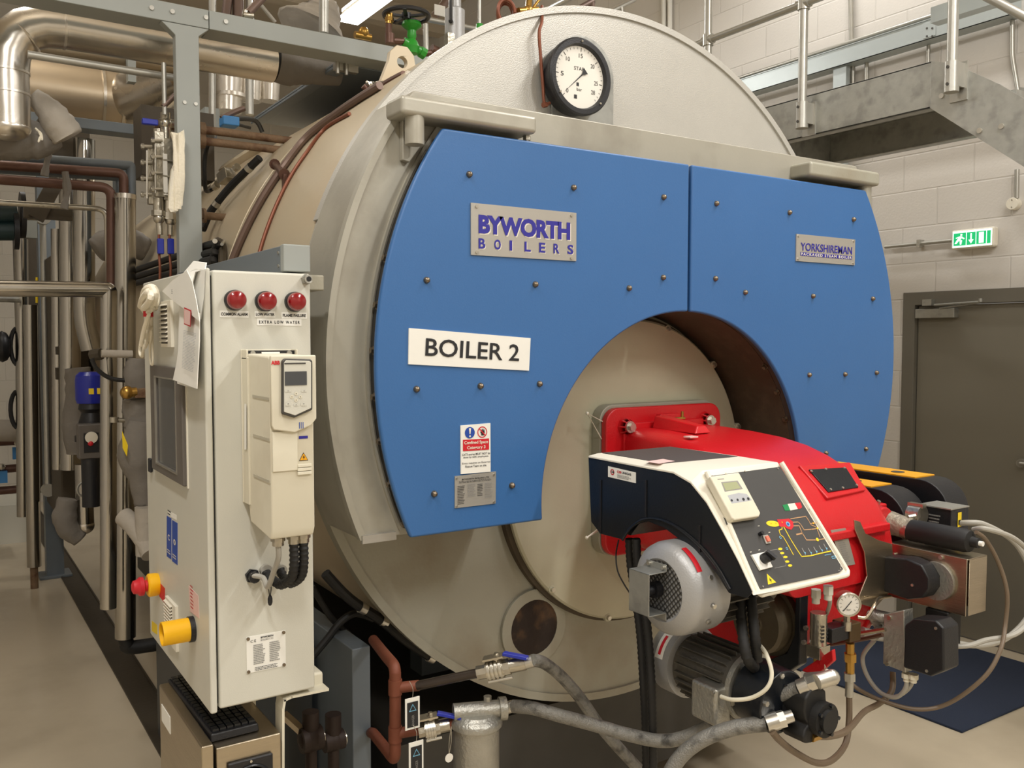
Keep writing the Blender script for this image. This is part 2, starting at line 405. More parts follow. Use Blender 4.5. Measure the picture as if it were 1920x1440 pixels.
wr = MB().mat(wallm)
wr.prism([(-3, 0), (DY0 - 0.09, 0), (DY0 - 0.09, DZ + 0.03), (DY1, DZ + 0.03), (DY1, 0), (11, 0), (11, 5.6), (-3, 5.6)], 'x', WX, WX + 0.1)
wr.build('wall_right', kind='structure', origin=(WX, 0, 0.02))
MB().mat(wallm2).box((-3, 11, 0), (WX, 11.1, 5.6)).build('wall_back', kind='structure', origin=(0, 11, 0))
MB().mat(wallm).box((-3.1, -3, 0), (-3, 11, 5.6)).build('wall_left', kind='structure', origin=(-3, 0, 0))
MB().mat(wallm2).box((-3, -3.1, 0), (WX, -3, 5.6)).build('wall_front', kind='structure', origin=(0, -3, 0))
# ceiling beams
for i, yy in enumerate((5.9, 7.6, 9.3)):
    MB().mat(ceilm).box((-3, yy, 5.36), (WX, yy + 0.16, 5.6)).build('trim_%d' % (i + 1), kind='structure')
# door: frame, leaf, closer
dr = MB().mat('doorf')
fy1 = 3.45 * WX / 5.3; LX = WX + 0.03
fr = [(fy1, 0), (fy1, 2.09), (1.9, 2.09), (1.9, 0), (1.98, 0), (1.98, 2.01), (fy1 - 0.08, 2.01), (fy1 - 0.08, 0)]
d = MB().mat('doorf').prism(fr, 'x', WX - 0.012, WX + 0.09).build('door_1', kind='structure', bevel=0.003)
MB().mat('door').box((WX + 0.02, 1.985, 0.008), (WX + 0.065, fy1 - 0.085, 2.005)).build('leaf', d, bevel=0.002)
c0 = at(1721, 578, x=WX); c1 = at(1794, 595, x=WX)
MB().mat('galv').box((WX - 0.03, c1.y, at(1721, 597, x=WX).z), (WX + 0.02, c0.y, at(1721, 580, x=WX).z)).build('door_closer', d, bevel=0.003, label='pale grey door closer box')
a0 = at(1738, 565, x=WX); a1 = at(1755, 573, x=WX)
mb = MB().mat('galv').box((WX - 0.05, a1.y, a1.z), (WX - 0.012, a0.y, a0.z + 0.01))
mb.cyl(at(1752, 572, x=WX - 0.04), at(1838, 566, x=WX - 0.07), 0.007).cyl(at(1838, 566, x=WX - 0.07), at(1838, 566, x=WX - 0.07) + V((0, 0, 0.02)), 0.012)
mb.cyl(at(1762, 578, x=WX - 0.03), at(1838, 567, x=WX - 0.06), 0.006)
mb.build('closer_arm', d)
hp = at(1918, 868, x=WX)
MB().mat('galvt').cyl(hp, hp + V((-0.03, 0, 0)), 0.024).tube([hp + V((-0.035, 0, 0)), hp + V((-0.035, -0.11, 0))], 0.009, smooth=False).build('door_handle', d)
# floor trench cover
MB().mat('darksteel').box((0.79, 1.2, -0.02), (0.915, 10.9, 0.004)).box((0.782, 1.2, 0), (0.792, 10.9, 0.010)).box((0.914, 1.2, 0), (0.924, 10.9, 0.010)).build('trim_4', kind='structure')
# plinth under the boiler and far plinth
MB().mat(pm('dark_concrete', (84, 74, 60), 0.7, 0, 0.12, 5)).box((1.35, 2.75, 0), (2.95, 7.2, 0.10)).build('boiler_plinth', label='low dark concrete plinth on the floor under the boiler', cat='plinth', bevel=0.01)
# blue mat
m4 = [(3.896, 2.223), (4.86, 2.215), (4.86, 3.3), (3.896, 3.3)]
MB().mat('mat').box((3.896, 2.2, 0.0), (5.02, 3.35, 0.012)).build('floor_mat', label='dark navy blue mat lying on the floor in front of the grey door', cat='mat', bevel=0.004)
# strip lights
def strip_light(x, y, z, label, L=1.5):
    t = thing('strip_light', (x, y, z), label, 'ceiling light', 'fluorescent battens under the ceiling')
    MB().mat('white').box((x - 0.06, y - L/2, z + 0.02), (x + 0.06, y + L/2, z + 0.09)).build('housing', t, bevel=0.006)
    MB().mat('tube').box((x - 0.085, y - L/2 + 0.01, z - 0.03), (x + 0.085, y + L/2 - 0.01, z + 0.02)).build('diffuser', t, bevel=0.01)
    for s in (-1, 1): MB().mat('galvt').cyl((x, y + s*L*0.36, z + 0.09), (x, y + s*L*0.36, 5.6), 0.006, n=8).build('hanger', t)
strip_light(3.05, 6.45, 4.5, 'glowing white fluorescent batten hanging above the boiler at the top of the picture')
# ================================================================ the boiler
BX, BZ = 2.1, 1.725
YD, YF, YS, YC = 2.138, 2.218, 2.467, 2.41    # blue door face, smokebox face, shell end plate, burner cover plate
boiler = thing('boiler', (BX, 2.9, 0.1), 'huge horizontal steam boiler with blue front doors and beige clad shell', 'boiler')
R = 1.22
mb = MB().mat('shell')
n = 128; prof = [(R, 2.50), (R, 3.35), (R - .004, 3.352), (R - .004, 3.36), (R, 3.362), (R, 4.3), (R - .004, 4.302), (R - .004, 4.31), (R, 4.312), (R, 5.3), (R, 6.9), (R * .93, 7.0)]
mb.lathe([(r, y) for r, y in prof], (BX, 0, BZ), (0, 1, 0), n=n)
mb.build('shell', boiler, ang=25)
circ = arc(BX, BZ, 1.222, 0, 360, 128)[:-1]
up = [p for p in arc(BX, BZ, 1.222, 8, 172, 72)]
MB().mat('dome').prism(up, 'y', YS, YS + 0.03).build('dome_panel', boiler, bevel=0.006)
up2 = arc(BX, BZ, 1.228, 20, 160, 72) + arc(BX, BZ, 1.206, 160, 20, 72)
MB().mat('dome').prism(up2, 'y', YS - 0.008, YS + 0.04).build('dome_rim', boiler)
lowp = arc(BX, BZ, 1.222, 172, 368, 90)
mh = at(999, 1175, y=YS); MR = 0.095
MB().mat('lower').prism(lowp, 'y', YS, YS + 0.03, [arc(mh.x, mh.z, MR, 0, 360, 32)[:-1]]).build('end_plate', boiler)
MB().mat('lower').prism(arc(BX, BZ, 1.226, 182, 358, 80) + arc(BX, BZ, 1.20, 358, 182, 80), 'y', YS - 0.01, YS + 0.04).build('end_plate_rim', boiler)
# inspection opening
mb = MB().mat('lower').prism(arc(mh.x, mh.z, 0.132, 0, 360, 40)[:-1], 'y', YS - 0.012, YS + 0.0, [arc(mh.x, mh.z, MR, 0, 360, 32)[:-1]])
io = mb.build('inspection_flange', boiler, bevel=0.002)
mb = MB().mat('hole').lathe([(MR + .001, 0), (MR + .001, 0.16), (0.0, 0.165)], (mh.x, YS - 0.01, mh.z), (0, 1, 0), n=32)
mb.build('inspection_recess', boiler)
mb = MB().mat('rust').box((mh.x - .09, YS + .06, mh.z - .012), (mh.x + .09, YS + .075, mh.z + .012)).obox((mh.x + .02, YS + .09, mh.z), (.03, .01, .17), (1, 0, .3))
mb.mat('brass').cyl((mh.x - .02, YS + .0, mh.z + .005), (mh.x - .02, YS + .07, mh.z + .005), 0.011)
mb.build('inspection_clamp', boiler)
# smokebox (front box) with burner tunnel
HX, HZ, HR = 2.086, 1.3105, 0.579
def clipcirc(r, z0, z1, side=None, n=90):
    """outline of the disc r between z0 and z1"""
    a1 = math.degrees(math.asin((z1 - BZ) / r)); a0 = math.degrees(math.asin((z0 - BZ) / r))
    return a0, a1
def openbox(r, z0, z1, hr, y0, y1, mat, xl=None, xr=None):
    a0, a1 = clipcirc(r, z0, z1)
    hd = math.degrees(math.asin((z0 - HZ) / hr))
    pts = arc(BX, BZ, r, a0, a1, 40) + arc(BX, BZ, r, 180 - a1, 180 - a0, 40)
    pts += arc(HX, HZ, hr, 180 - hd, hd, 60)
    return MB().mat(mat).prism(pts, 'y', y0, y1)
openbox(1.229, 1.255, 2.48, 0.60, YF, YS, 'smoke').build('smokebox', boiler, bevel=0.004)
mb = MB().mat('smoke').prism(arc(BX, BZ, 1.234, 143.5, 202.4, 60) + arc(BX, BZ, 1.216, 202.4, 143.5, 60), 'y', YF - 0.006, YF + 0.02)
mb.mat('smoke').prism(arc(BX, BZ, 1.122, 143, 204, 50) + arc(BX, BZ, 1.114, 204, 143, 50), 'y', YF - 0.010, YF)
mb.build('smokebox_trim', boiler)
q = at(680, 1015, y=YF)
MB().mat('plate').obox((q.x + .045, YF - .006, q.z + 0.006), (.10, .012, .022)).build('bottom_bar', boiler)
# tunnel lining
mb = MB().mat('sooty').prism(arc(HX, HZ, 0.602, -5, 185, 60) + arc(HX, HZ, 0.590, 185, -5, 60), 'y', YF - .03, YS)
mb.build('tunnel_lining', boiler)
# burner cover plate
cc = V((2.1, YC, 1.333))
mb = MB().mat('cover').lathe([(0.0, 0), (0.530, 0), (0.537, 0.006), (0.537, 0.02)], cc, (0, 1, 0), n=96).mat('sooty').lathe([(0.52, 0.02), (0.55, 0.03), (0.55, .057)], cc, (0, 1, 0), n=96)
cov = mb.build('burner_cover_plate', boiler)
bp = MB().mat('cover').cyl((0, 0, 0), (0, -0.012, 0), 0.014, n=16).mat('zinc').cyl((0, -.012, 0), (0, -.022, 0), .008, n=12).build('plate_bolt', cov)
bolts_c = [at(1252, 617, y=YC), at(1338, 684, y=YC), at(1383, 800, y=YC), at(1035, 1105, y=YC), at(1140, 1158, y=YC), at(1262, 1150, y=YC)]
bp.location = bolts_c[0] - WPOS[cov]
for p in bolts_c[1:]: child_copy(bp, cov, p)
# doors
DR = 1.1257; DT, DB = 2.3696, 1.2625
def door_poly(side, r, hr, g, t=0.0):
    T, B = DT - t, DB + t
    aT = math.degrees(math.asin((T - BZ) / r)); aB = math.degrees(math.asin((B - BZ) / r)); hB = math.degrees(math.asin((B - HZ) / hr))
    xj = (2.0925 if side < 0 else 2.1035) + side * t
    hT = math.degrees(math.acos((xj - HX) / hr))
    if side < 0:
        p = arc(BX, BZ, r, 180 - aT, 180 - aB, 40) + arc(HX, HZ, hr, 180 - hB, hT, 40) + [(xj, T)]
    else:
        p = arc(BX, BZ, r, aB, aT, 40) + [(xj, T)] + arc(HX, HZ, hr, hT, hB, 40)
    return p
doors = {}
for side, nm in ((-1, 'left_door'), (1, 'right_door')):
    dd = MB().mat('blue').prism(door_poly(side, DR, HR, 0), 'y', YD, YD + 0.02).build('door', boiler, bevel=0.007, seg=3, label='blue %s boiler door' % nm.split('_')[0])
    MB().mat('darkrim').prism(door_poly(side, 1.106, 0.592, 0, 0.012), 'y', YD + 0.02, YF + 0.001).build('door_frame', dd)
    doors[side] = dd
b0 = MB().mat('bolt').lathe([(.0155, 0), (.0155, .004), (.0095, .005), (.0095, .012), (.0075, .020), (.004, .0235), (0, .0245)], (0, 0, 0), (0, -1, 0), n=16).build('bolt', doors[-1])
LB = [(883,326),(1079,351),(1248,369),(803,525),(1007,533),(1247,520),(1183,540),(784,730),(904,724),(1015,720),(817,927),(963,911)]
RB = [(1347,381),(1484,398),(1604,411),(1345,522),(1401,548),(1528,555),(1640,560),(1521,703),(1588,702),(1647,699),(1627,842),(1552,850)]
for k, (u, v) in enumerate(LB):
    p = at(u, v, y=YD - .01); p.y = YD
    if k == 0: b0.location = p - WPOS[doors[-1]]; WPOS[b0] = p
    else: child_copy(b0, doors[-1], p)
for u, v in RB:
    p = at(u, v, y=YD - .01); p.y = YD; child_copy(b0, doors[1], p)
eb = None
def edgebolt(ang, cx, cz, r, inw, dd):
    global eb
    a = math.radians(ang); dv = V((math.cos(a), 0, math.sin(a))) * (-1 if inw else 1); p = V((cx + r * math.cos(a), (YD + YF) / 2 + .012, cz + r * math.sin(a)))
    m = MB().mat('bolt'); m.cyl(p, p + dv * .004, .012, n=14).cyl(p + dv * .004, p + dv * .013, .0085, n=6); m.build('edge_bolt', dd)
for u, v in [(728,484),(711,572),(701,657),(702,745),(712,829),(728,911),(757,985)]:
    p = at(u, v, y=YD + .04); edgebolt(math.degrees(math.atan2(p.z - BZ, p.x - BX)), BX, BZ, 1.106, False, doors[-1])
for u, v in [(1443,677),(1468,725),(1484,779),(1494,840)]:
    p = at(u, v, y=YD + .05); edgebolt(math.degrees(math.atan2(p.z - HZ, p.x - HX)), HX, HZ, 0.592, True, doors[1])
# name plates on the doors
def plate4(name, pts, y, m, parent, th=0.003):
    P = [at(u, v, y=y) for u, v in pts]
    return P
P = [at(u, v, y=YD) for u, v in ((882,478),(1079,490),(1079,399),(882,381))]
w = P[1].x - P[0].x; h = (P[3].z - P[0].z + P[2].z - P[1].z) / 2; o = P[0]; yf = YD - .004
mb = MB().mat('plate').box((o.x, yf, o.z), (o.x + w, YD, o.z + h))
o = V((o.x, yf, o.z))
for dx, dz in ((.05,.06),(.95,.06),(.05,.94),(.95,.94)): mb.mat('zinc').cyl(o + V((dx*w, 0, dz*h)), o + V((dx*w, -.003, dz*h)), .005, n=10)
for m_, l_, sx in (('white', .0006, .003), ('navyink', .0012, 0)):
    mb.mat(m_).text('BYWORTH', o + V((.065*w + sx, 0, .42*h - sx)), .87*w, .37*h, off=.05, lift=l_, sp=.95)
    for i, ch in enumerate('BOILERS'):
        mb.mat(m_).text(ch, o + V(((.065 + i * .1405) * w + sx * .7, 0, .13*h - sx * .7)), (.009 if ch == 'I' else .022), .20*h, off=.03, lift=l_)
mb.build('nameplate', doors[-1], label='brushed metal maker nameplate with navy lettering')
P = [at(u, v, y=YD) for u, v in ((1491,491),(1601,496),(1601,451),(1491,440))]
w = P[1].x - P[0].x; h = P[3].z - P[0].z; o = V((P[0].x, yf, (P[0].z + P[1].z) / 2))
mb = MB().mat('plate').box((o.x, yf, o.z), (o.x + w, YD, o.z + h))
for dx, dz in ((.03,.08),(.97,.08),(.03,.93),(.97,.93)): mb.mat('zinc').cyl(o + V((dx*w, 0, dz*h)), o + V((dx*w, -.003, dz*h)), .004, n=10)
mb.mat('white').text('YORKSHIREMAN', o + V((.07*w, 0, .385*h)), .88*w, .30*h, off=.02, lift=.0006)
mb.mat('navyink').text('YORKSHIREMAN', o + V((.066*w, 0, .395*h)), .88*w, .30*h, off=.02)
mb.mat('navyink').quad(o + V((.066*w, 0, .21*h)), .88*w, .13*h)
mb.mat('white').text('PACKAGED STEAM BOILER', o + V((.075*w, 0, .225*h)), .86*w, .10*h, off=.02, sp=1.25, lift=.0016)
mb.build('nameplate', doors[1], label='brushed metal model nameplate with navy lettering')
# BOILER 2 sign (slightly tilted)
P = [at(u, v, y=YD - .004) for u, v in ((766,683),(992,695),(995,634),(767,615))]
ex = (P[1] - P[0]); ez = (P[3] - P[0]); w, h = ex.length, ez.length
mb = MB().mat('paper').hexa([p + V((0, .004, 0)) for p in P] + P)
mb.mat('ink').text('BOILER 2', P[0] + ex * .125 + ez * .26, .78 * w, .50 * h, ex, (ez - ex.normalized() * ez.dot(ex.normalized())).normalized(), off=.012, lift=.0015)
mb.build('sign', doors[-1], label='white sign reading BOILER 2')
# confined space sign
P = [at(u, v, y=YD - .004) for u, v in ((864.5,889),(920,884.5),(919.5,793.5),(864,798))]
ex = (P[1] - P[0]).normalized(); ez = V((0, 0, 1)); w = (P[1] - P[0]).length; h = (P[3] - P[0]).length; o = P[0]
mb = MB().mat('paper').hexa([p + V((0, .004, 0)) for p in P] + P)
def disc(mb, c, r, m, ex, ez, lift, n=28, ri=0):
    ex = V(ex).normalized(); ez = V(ez).normalized(); c = V(c) + ex.cross(ez) * lift; mb.mat(m)
    a = [c + (ex * math.cos(2*PI*i/n) + ez * math.sin(2*PI*i/n)) * r for i in range(n)]
    if ri:
        b = [c + (ex * math.cos(2*PI*i/n) + ez * math.sin(2*PI*i/n)) * ri for i in range(n)]
        mb.add(a + b, [(i, (i+1) % n, (i+1) % n + n, i + n) for i in range(n)])
    else: mb.add(a, [tuple(range(n))])
    return mb
c1 = o + ex * .29 * w + ez * .845 * h; c2 = o + ex * .71 * w + ez * .845 * h; rr = .165 * w
disc(mb, c1, rr, 'bluep', ex, ez, .001)
mb.mat('white').add([c1 + ex*a*rr + ez*b*rr + V((0, -.0018, 0)) for a, b in ((-.22,.8),(.22,.8),(.09,-.25),(-.09,-.25))], [(0,1,2,3)]); disc(mb, c1 - ez * .6 * rr, rr * .17, 'white', ex, ez, .0018)
disc(mb, c2, rr, 'redp', ex, ez, .001, ri=rr * .84)
mb.mat('ink').add([c2 + ex*a*rr + ez*b*rr + V((0, -.0012, 0)) for a, b in ((-.28,-.55),(.3,-.6),(.5,-.1),(.42,.45),(.3,.45),(.25,.1),(.2,.6),(.08,.6),(.05,.1),(-.02,.55),(-.14,.5),(-.12,0),(-.38,.1),(-.42,-.02),(-.2,-.3))], [tuple(range(15))])
mb.mat('redp').add([c2 + ex*a*rr + ez*b*rr + V((0, -.0018, 0)) for a, b in ((-.72,.58),(-.58,.72),(.72,-.58),(.58,-.72))], [(0,1,2,3)])
mb.mat('redp').quad(o + ex*.06*w + ez*.47*h, .88*w, .235*h, ex, ez, .001)
mb.mat('white').text('Confined Space', o + ex*.10*w + ez*.59*h, .80*w, .085*h, ex, ez, .02, lift=.0018)
mb.text('Category 3', o + ex*.19*w + ez*.485*h, .62*w, .085*h, ex, ez, .02, lift=.0018)
for i, (t, x0, ww) in enumerate((('CAT3 entries MUST NOT be', .03, .94), ('done by GSK employees.', .07, .86), ('', 0, 0), ('Entry requires an External', .03, .94), ('Rescue Team on site.', .14, .72))):
    if t: mb.mat('ink').text(t, o + ex*x0*w + ez*(.375 - i*.062)*h, ww*w, .045*h, ex, ez, .01)
mb.build('warning_sign', doors[-1], label='white and red confined space warning sign')
P = [at(u, v, y=YD - .003) for u, v in ((853,953),(929.5,944),(930,884),(853,893))]
ex = (P[1] - P[0]).normalized(); w = (P[1] - P[0]).length; h = (P[3] - P[0]).length; o = P[0]
mb = MB().mat('plate').hexa([p + V((0, .003, 0)) for p in P] + P)
mb.mat('ink').text('BYWORTH BOILERS LTD', o + ex*.17*w + ez*.85*h, .66*w, .05*h, ex, ez, .02)
mb.mat('greyink').text('KEIGHLEY', o + ex*.40*w + ez*.93*h, .2*w, .03*h, ex, ez, .01)
mb.mat('ink').lines(o + ex*.10*w + ez*.76*h, .8*w, .07*h, 2, ex, ez, fill=.4, ragged=.1)
mb.lines(o + ex*.06*w + ez*.10*h, .18*w, .6*h, 12, ex, ez, fill=.4); mb.lines(o + ex*.54*w + ez*.3*h, .14*w, .4*h, 8, ex, ez, fill=.4)
mb.mat('greyink').lines(o + ex*.30*w + ez*.3*h, .2*w, .42*h, 8, ex, ez, fill=.55); mb.lines(o + ex*.72*w + ez*.2*h, .2*w, .5*h, 9, ex, ez, fill=.55)
for a, b in ((.04,.06),(.95,.06),(.04,.93),(.95,.93)): mb.mat('zinc').cyl(o + ex*a*w + ez*b*h, o + ex*a*w + ez*b*h + V((0,-.003,0)), .003, n=8)
mb.build('rating_plate', doors[-1], label='small engraved grey rating plate')
# hinge brackets on the smokebox
yb = 2.125
a = at(753, 175, y=yb); b = at(1008, 215, y=yb); zb = (at(755, 214, y=yb).z + at(1007, 249, y=yb).z)/2; zt = a.z
br = MB().mat('smoke').box((a.x, yb, zb), (b.x, YF + .01, zt)).build('hinge_bracket', boiler, bevel=0.012, seg=3)
p = at(774, 245, y=yb + .04)
mb = MB().mat('smoke').cyl((p.x, yb + .030, zb + .01), (p.x, yb + .030, at(774, 266, y=yb).z), .026, n=28)
mb.build('hinge_barrel', br)
g = [at(755, 228, y=YF), at(755, 303, y=YF), at(768, 303, y=YF), at(782, 270, y=YF)]
mb = MB().mat('smoke').prism([(g[0].x - .01, g[0].z), (g[1].x - .01, g[1].z), (g[1].x + .012, g[1].z - .004), (g[3].x + .01, g[3].z), (g[3].x + .01, g[0].z)], 'y', YF - .02, YF)
mb.build('gusset', br, bevel=.003)
p = at(988, 258, y=yb + .04); MB().mat('zinc').cyl((p.x, yb + .04, zb), (p.x, yb + .04, zb - .035), .006).cyl((p.x, yb + .04, zb), (p.x, yb + .04, zb - .012), .012, n=6).build('adjusting_bolt', br)
a = at(1521, 302, y=yb); b = at(1651, 322, y=yb); zb = at(1650, 349, y=yb).z; zt = (a.z + b.z) / 2
br = MB().mat('lower').box((a.x, yb, zb), (b.x, YF + .01, zt)).build('hinge_bracket', boiler, bevel=0.012, seg=3)
p = at(1640, 362, y=yb)
MB().mat('smoke').cyl((p.x, yb + .045, zb + .01), (p.x, yb + .045, at(1640, 385, y=yb).z), .026).build('hinge_barrel', br)
mb = MB().mat('smoke').prism([(p.x - .02, zb), (p.x - .02, zb - .10), (p.x + .01, zb - .13), (p.x + .03, zb - .10), (p.x + .03, zb)], 'y', YF - .06, YF); mb.build('gusset', br, bevel=.003)
# lifting lug on the shell
def shell_z(x, r=R): return BZ + math.sqrt(max(r*r - (x - BX)**2, 0))
lp = at(752, 118, y=2.85); zz = shell_z(lp.x)
lug = [(lp.x - .085, zz - .05), (lp.x - .05, lp.z + .0), (lp.x - .045, lp.z + .03), (lp.x - .02, lp.z + .055), (lp.x + .02, lp.z + .055), (lp.x + .045, lp.z + .03), (lp.x + .05, lp.z), (lp.x + .085, zz + .03)]
MB().mat('shell').prism(lug, 'y', 2.84, 2.865, [arc(lp.x, lp.z, .02, 0, 360, 16)[:-1]]).build('lifting_lug', boiler, bevel=.004)
# saddle feet
for yy in (3.1, 5.6):
    MB().mat('bluegrey').box((1.6, yy, 0.462), (2.6, yy + .1, 0.60)).build('saddle', boiler)
# ================================================================ on and above the boiler
# pressure gauge on its bracket
GY = 2.385
t = thing('pressure_gauge', at(1090, 215, y=GY), 'large round black-rimmed dial gauge fixed to the silver dome of the boiler', 'gauge')
gx0 = at(1034, 200, y=2.452).x; gx1 = at(1149, 230, y=2.452).x; gxc = (gx0 + gx1) / 2; gr = (gx1 - gx0) / 2
ztop = at(1090, 67, y=2.452).z
pl = [(gx0, 2.485), (gx1, 2.485)] + [(gxc + gr * math.cos(a * PI / 24), ztop - gr + gr * math.sin(a * PI / 24)) for a in range(0, 25)]
MB().mat('galv').prism(pl, 'y', 2.449, 2.454).build('mounting_plate', t, bevel=.001)
gc = at(1091, 143, y=GY); GR = (at(1091, 70, y=GY).z - at(1091, 216, y=GY).z) / 2
MB().mat('black').lathe([(GR*.93, .064), (GR*.93, .02), (GR, .018), (GR, .004), (GR*.96, 0), (GR*.84, 0), (GR*.80, .012), (GR*.80, .02)], gc, (0, 1, 0), n=64).build('bezel', t)
dp = gc + V((0, .014, 0))
mb = MB().mat('dial'); disc(mb, dp, GR*.81, 'dial', (1,0,0), (0,0,1), 0, 48)
def dialang(val): return math.radians(225 - val * 9.3)
for i in range(0, 30):
    a = dialang(i); l = .10 if i % 5 == 0 else .055
    e = V((math.cos(a), 0, math.sin(a))); f = V((-math.sin(a), 0, math.cos(a)))
    o = dp + e * GR * (.77 - l) + V((0, -.0008, 0)); wd = .0011 if i % 5 == 0 else .0006
    mb.mat('ink').add([o - f*wd, o + f*wd, o + f*wd + e*GR*l, o - f*wd + e*GR*l], [(0,1,2,3)])
for val in (0, 5, 10, 15, 20, 25, 28):
    a = dialang(val); c = dp + V((math.cos(a), 0, math.sin(a))) * GR * .56; ww = .012 if val < 10 and val != 0 else .016
    if val == 0: ww = .009
    mb.mat('ink').text(str(val), c + V((-ww/2, 0, -.007)), ww, .014, off=.0, lift=.001)
mb.text('STAR', dp + V((-.022, 0, .022)), .044, .012, lift=.001).text('bar', dp + V((-.011, 0, -.045)), .022, .010, lift=.001)
mb.quad(dp + V((-.012, 0, -.030)), .010, .012).quad(dp + V((-.022, 0, -.072)), .012, .013)
mb.build('dial_face', t)
a = math.radians(222); e = V((math.cos(a), 0, math.sin(a))); f = V((-math.sin(a), 0, math.cos(a))); o = dp + V((.006, -.004, .006))
MB().mat('ink').add([o + e*GR*.78, o + f*.0022, o - e*.006 + f*.0022, o - e*.026 + f*.012, o - e*.026 - f*.012, o - e*.006 - f*.0022, o - f*.0022], [(0,1,2,3,4,5,6)]).build('needle', t)
MB().mat('zinc').sphere(gc + V((0, -.002, GR*.9)), .004, 8).sphere(gc + V((GR*.62, -.002, -GR*.62)), .004, 8).sphere(gc + V((-GR*.7, -.002, -GR*.5)), .004, 8).build_each('bezel_screw', t)
# copper impulse tube with syphon coil
y = 2.44
pts = [at(1016, 12, y=2.50), at(1016, 40, y=2.45), at(1011, 62, y=y), at(1014, 110, y=y), at(1018, 160, y=y), at(1021, 194, y=y), at(1031, 193, y=y)]
MB().mat('copper').tube(pts, .0055, 10).cyl(at(1018, 197, y=y), at(1025, 196, y=y), .009, n=8).build('copper_tube', label='thin copper tube running down the silver dome to the round gauge', cat='tube')
t = thing('syphon_coil', at(950, 38, y=2.62), 'coiled copper syphon tube with brass cock on top of the silver dome', 'pipe coil')
cc0 = at(952, 26, y=2.62); pts = []
for i in range(0, 70):
    a = i / 70 * 3.2 * 2 * PI; pts.append(cc0 + V((-.018 + i / 70 * .03, 0, 0)) + V((.012*math.cos(a)*0, 0, 0)) + V((math.cos(a) * .034, i / 70 * .05 - .02, math.sin(a) * .040)))
pts.append(at(1000, 20, y=2.62))
MB().mat('copper').tube(pts, .0065, 8, smooth=False).build('coil', t)
q = at(990, 20, y=2.6)
MB().mat('brass').cyl(q + V((-.04, 0, -.01)), q + V((.04, 0, .01)), .012).cyl(q, q + V((.012, 0, .10)), .011, n=8).cyl(q + V((-.01, 0, .0)), q + V((-.01, 0, -.06)), .010).sphere(q, .018, 12).cyl(q + V((.02, 0, .012)), q + V((.05, 0, .05)), .005).build('cock', t)
q = at(1006, 10, y=2.66); MB().mat('galvt').cyl(q, q + V((0, 0, .3)), .009).build('standpipe', t)
# safety valve bonnet
q = at(853, 92, y=3.02)
t = thing('safety_valve', q, 'tall silver cylinder of the safety valve behind the dome edge', 'valve')
MB().mat('cowl').lathe([(.052, -.05), (.052, .0), (.038, .006), (.038, .145), (.030, .150), (.024, .155), (.024, .5), (0, .5)], q, (0, 0, 1), n=28).build('bonnet', t)
MB().mat('nickel').obox(q + V((-.035, -.02, .02)), (.03, .03, .05)).cyl(q + V((-.04, -.01, -.0)), q + V((-.04, -.01, .04)), .010, n=6).build('clamp', t)
MB().mat('black').cyl(q + V((-.035, -.03, .09)), q + V((-.035, -.03, .36)), .005, n=8).sphere(q + V((-.035, -.03, .09)), .009, 8).build('test_lever', t)
MB().mat('galvt').cyl(q + V((0, 0, -.22)), q + V((0, 0, -.04)), .045).build('inlet_pipe', t)
# green stop valve with black handwheel
q = at(772, 80, y=3.05)
t = thing('stop_valve', q + V((0, 0, -.05)), 'green globe valve with black spoked handwheel beside the lifting lug', 'valve')
hw = at(762, 29, y=3.05)
mb = MB().mat('black'); ring = [hw + V((math.cos(i*PI/20) * .082, math.sin(i*PI/20) * .082, 0)) for i in range(40)]
mb.tube(ring + [ring[0]], .009, 8, smooth=False)
for i in range(5):
    a = i * 2*PI/5 + .4; mb.obox(hw + V((math.cos(a)*.045, math.sin(a)*.045, -.004)), (.085, .014, .008), (math.cos(a), math.sin(a), 0))
mb.cyl(hw - V((0,0,.014)), hw + V((0,0,.008)), .018).build('handwheel', t)
mb = MB().mat('green').lathe([(.012, .0), (.034, .0), (.038, -.012), (.030, -.020), (.016, -.030), (.018, -.050), (.014, -.062), (.022, -.07), (.030, -.09), (.024, -.115), (0, -.12)], V((q.x, q.y, hw.z - .022)), (0, 0, 1), n=24)
lo = V((q.x, q.y, hw.z - .11)); mb.cyl(lo + V((-.035, 0, .012)), lo + V((.05, 0, -.018)), .017).cyl(lo + V((.035, 0, -.012)), lo + V((.055, 0, -.02)), .022, n=8)
mb.build('valve_body', t); MB().mat('nickel').cyl(hw + V((0, 0, -.03)), hw, .006, n=8).build('spindle', t)
p1 = at(800, 92, y=3.05); p2 = at(822, 98, y=3.05); p3 = V((p2.x, p2.y, shell_z(p2.x) - .01))
mb = MB().mat('brownpipe').tube(bend([lo + V((.05, 0, -.018)), p2, p3], .01), .012, 10, smooth=False).cyl(p2 + V((-.03, 0, .006)), p2 + V((.018, 0, -.004)), .019).cyl(p2, p2 - V((0, 0, .03)), .018)
p4 = at(752, 82, y=3.05); p5 = at(729, 76, y=3.05); p6 = at(729, 45, y=3.05)
mb.tube(bend([lo + V((-.035, 0, .012)), p5, p6], .02), .012, 10, smooth=False).cyl(p5 + V((.005, 0, -.01)), p5 + V((.005, 0, .025)), .018).build_each('pipe_fitting', t)
MB().mat('brass').cyl(p6, at(731, 26, y=3.05), .013, n=12).cyl(at(730, 40, y=3.05), at(730, 33, y=3.05), .017, n=6).build('brass_union', t)
q0 = at(899, 60, y=2.9); q1 = at(899, -30, y=2.9)
t = thing('vent_pipe', q0 - V((0, 0, .1)), 'thin upright grey pipe with a green cap behind the dome', 'pipe')
MB().mat('galvt').cyl(q0 - V((0, 0, .25)), q1, .006).build('pipe', t); MB().mat('green').cyl(at(899, 56, y=2.9), at(899, 45, y=2.9), .013, n=8).build('cap', t)
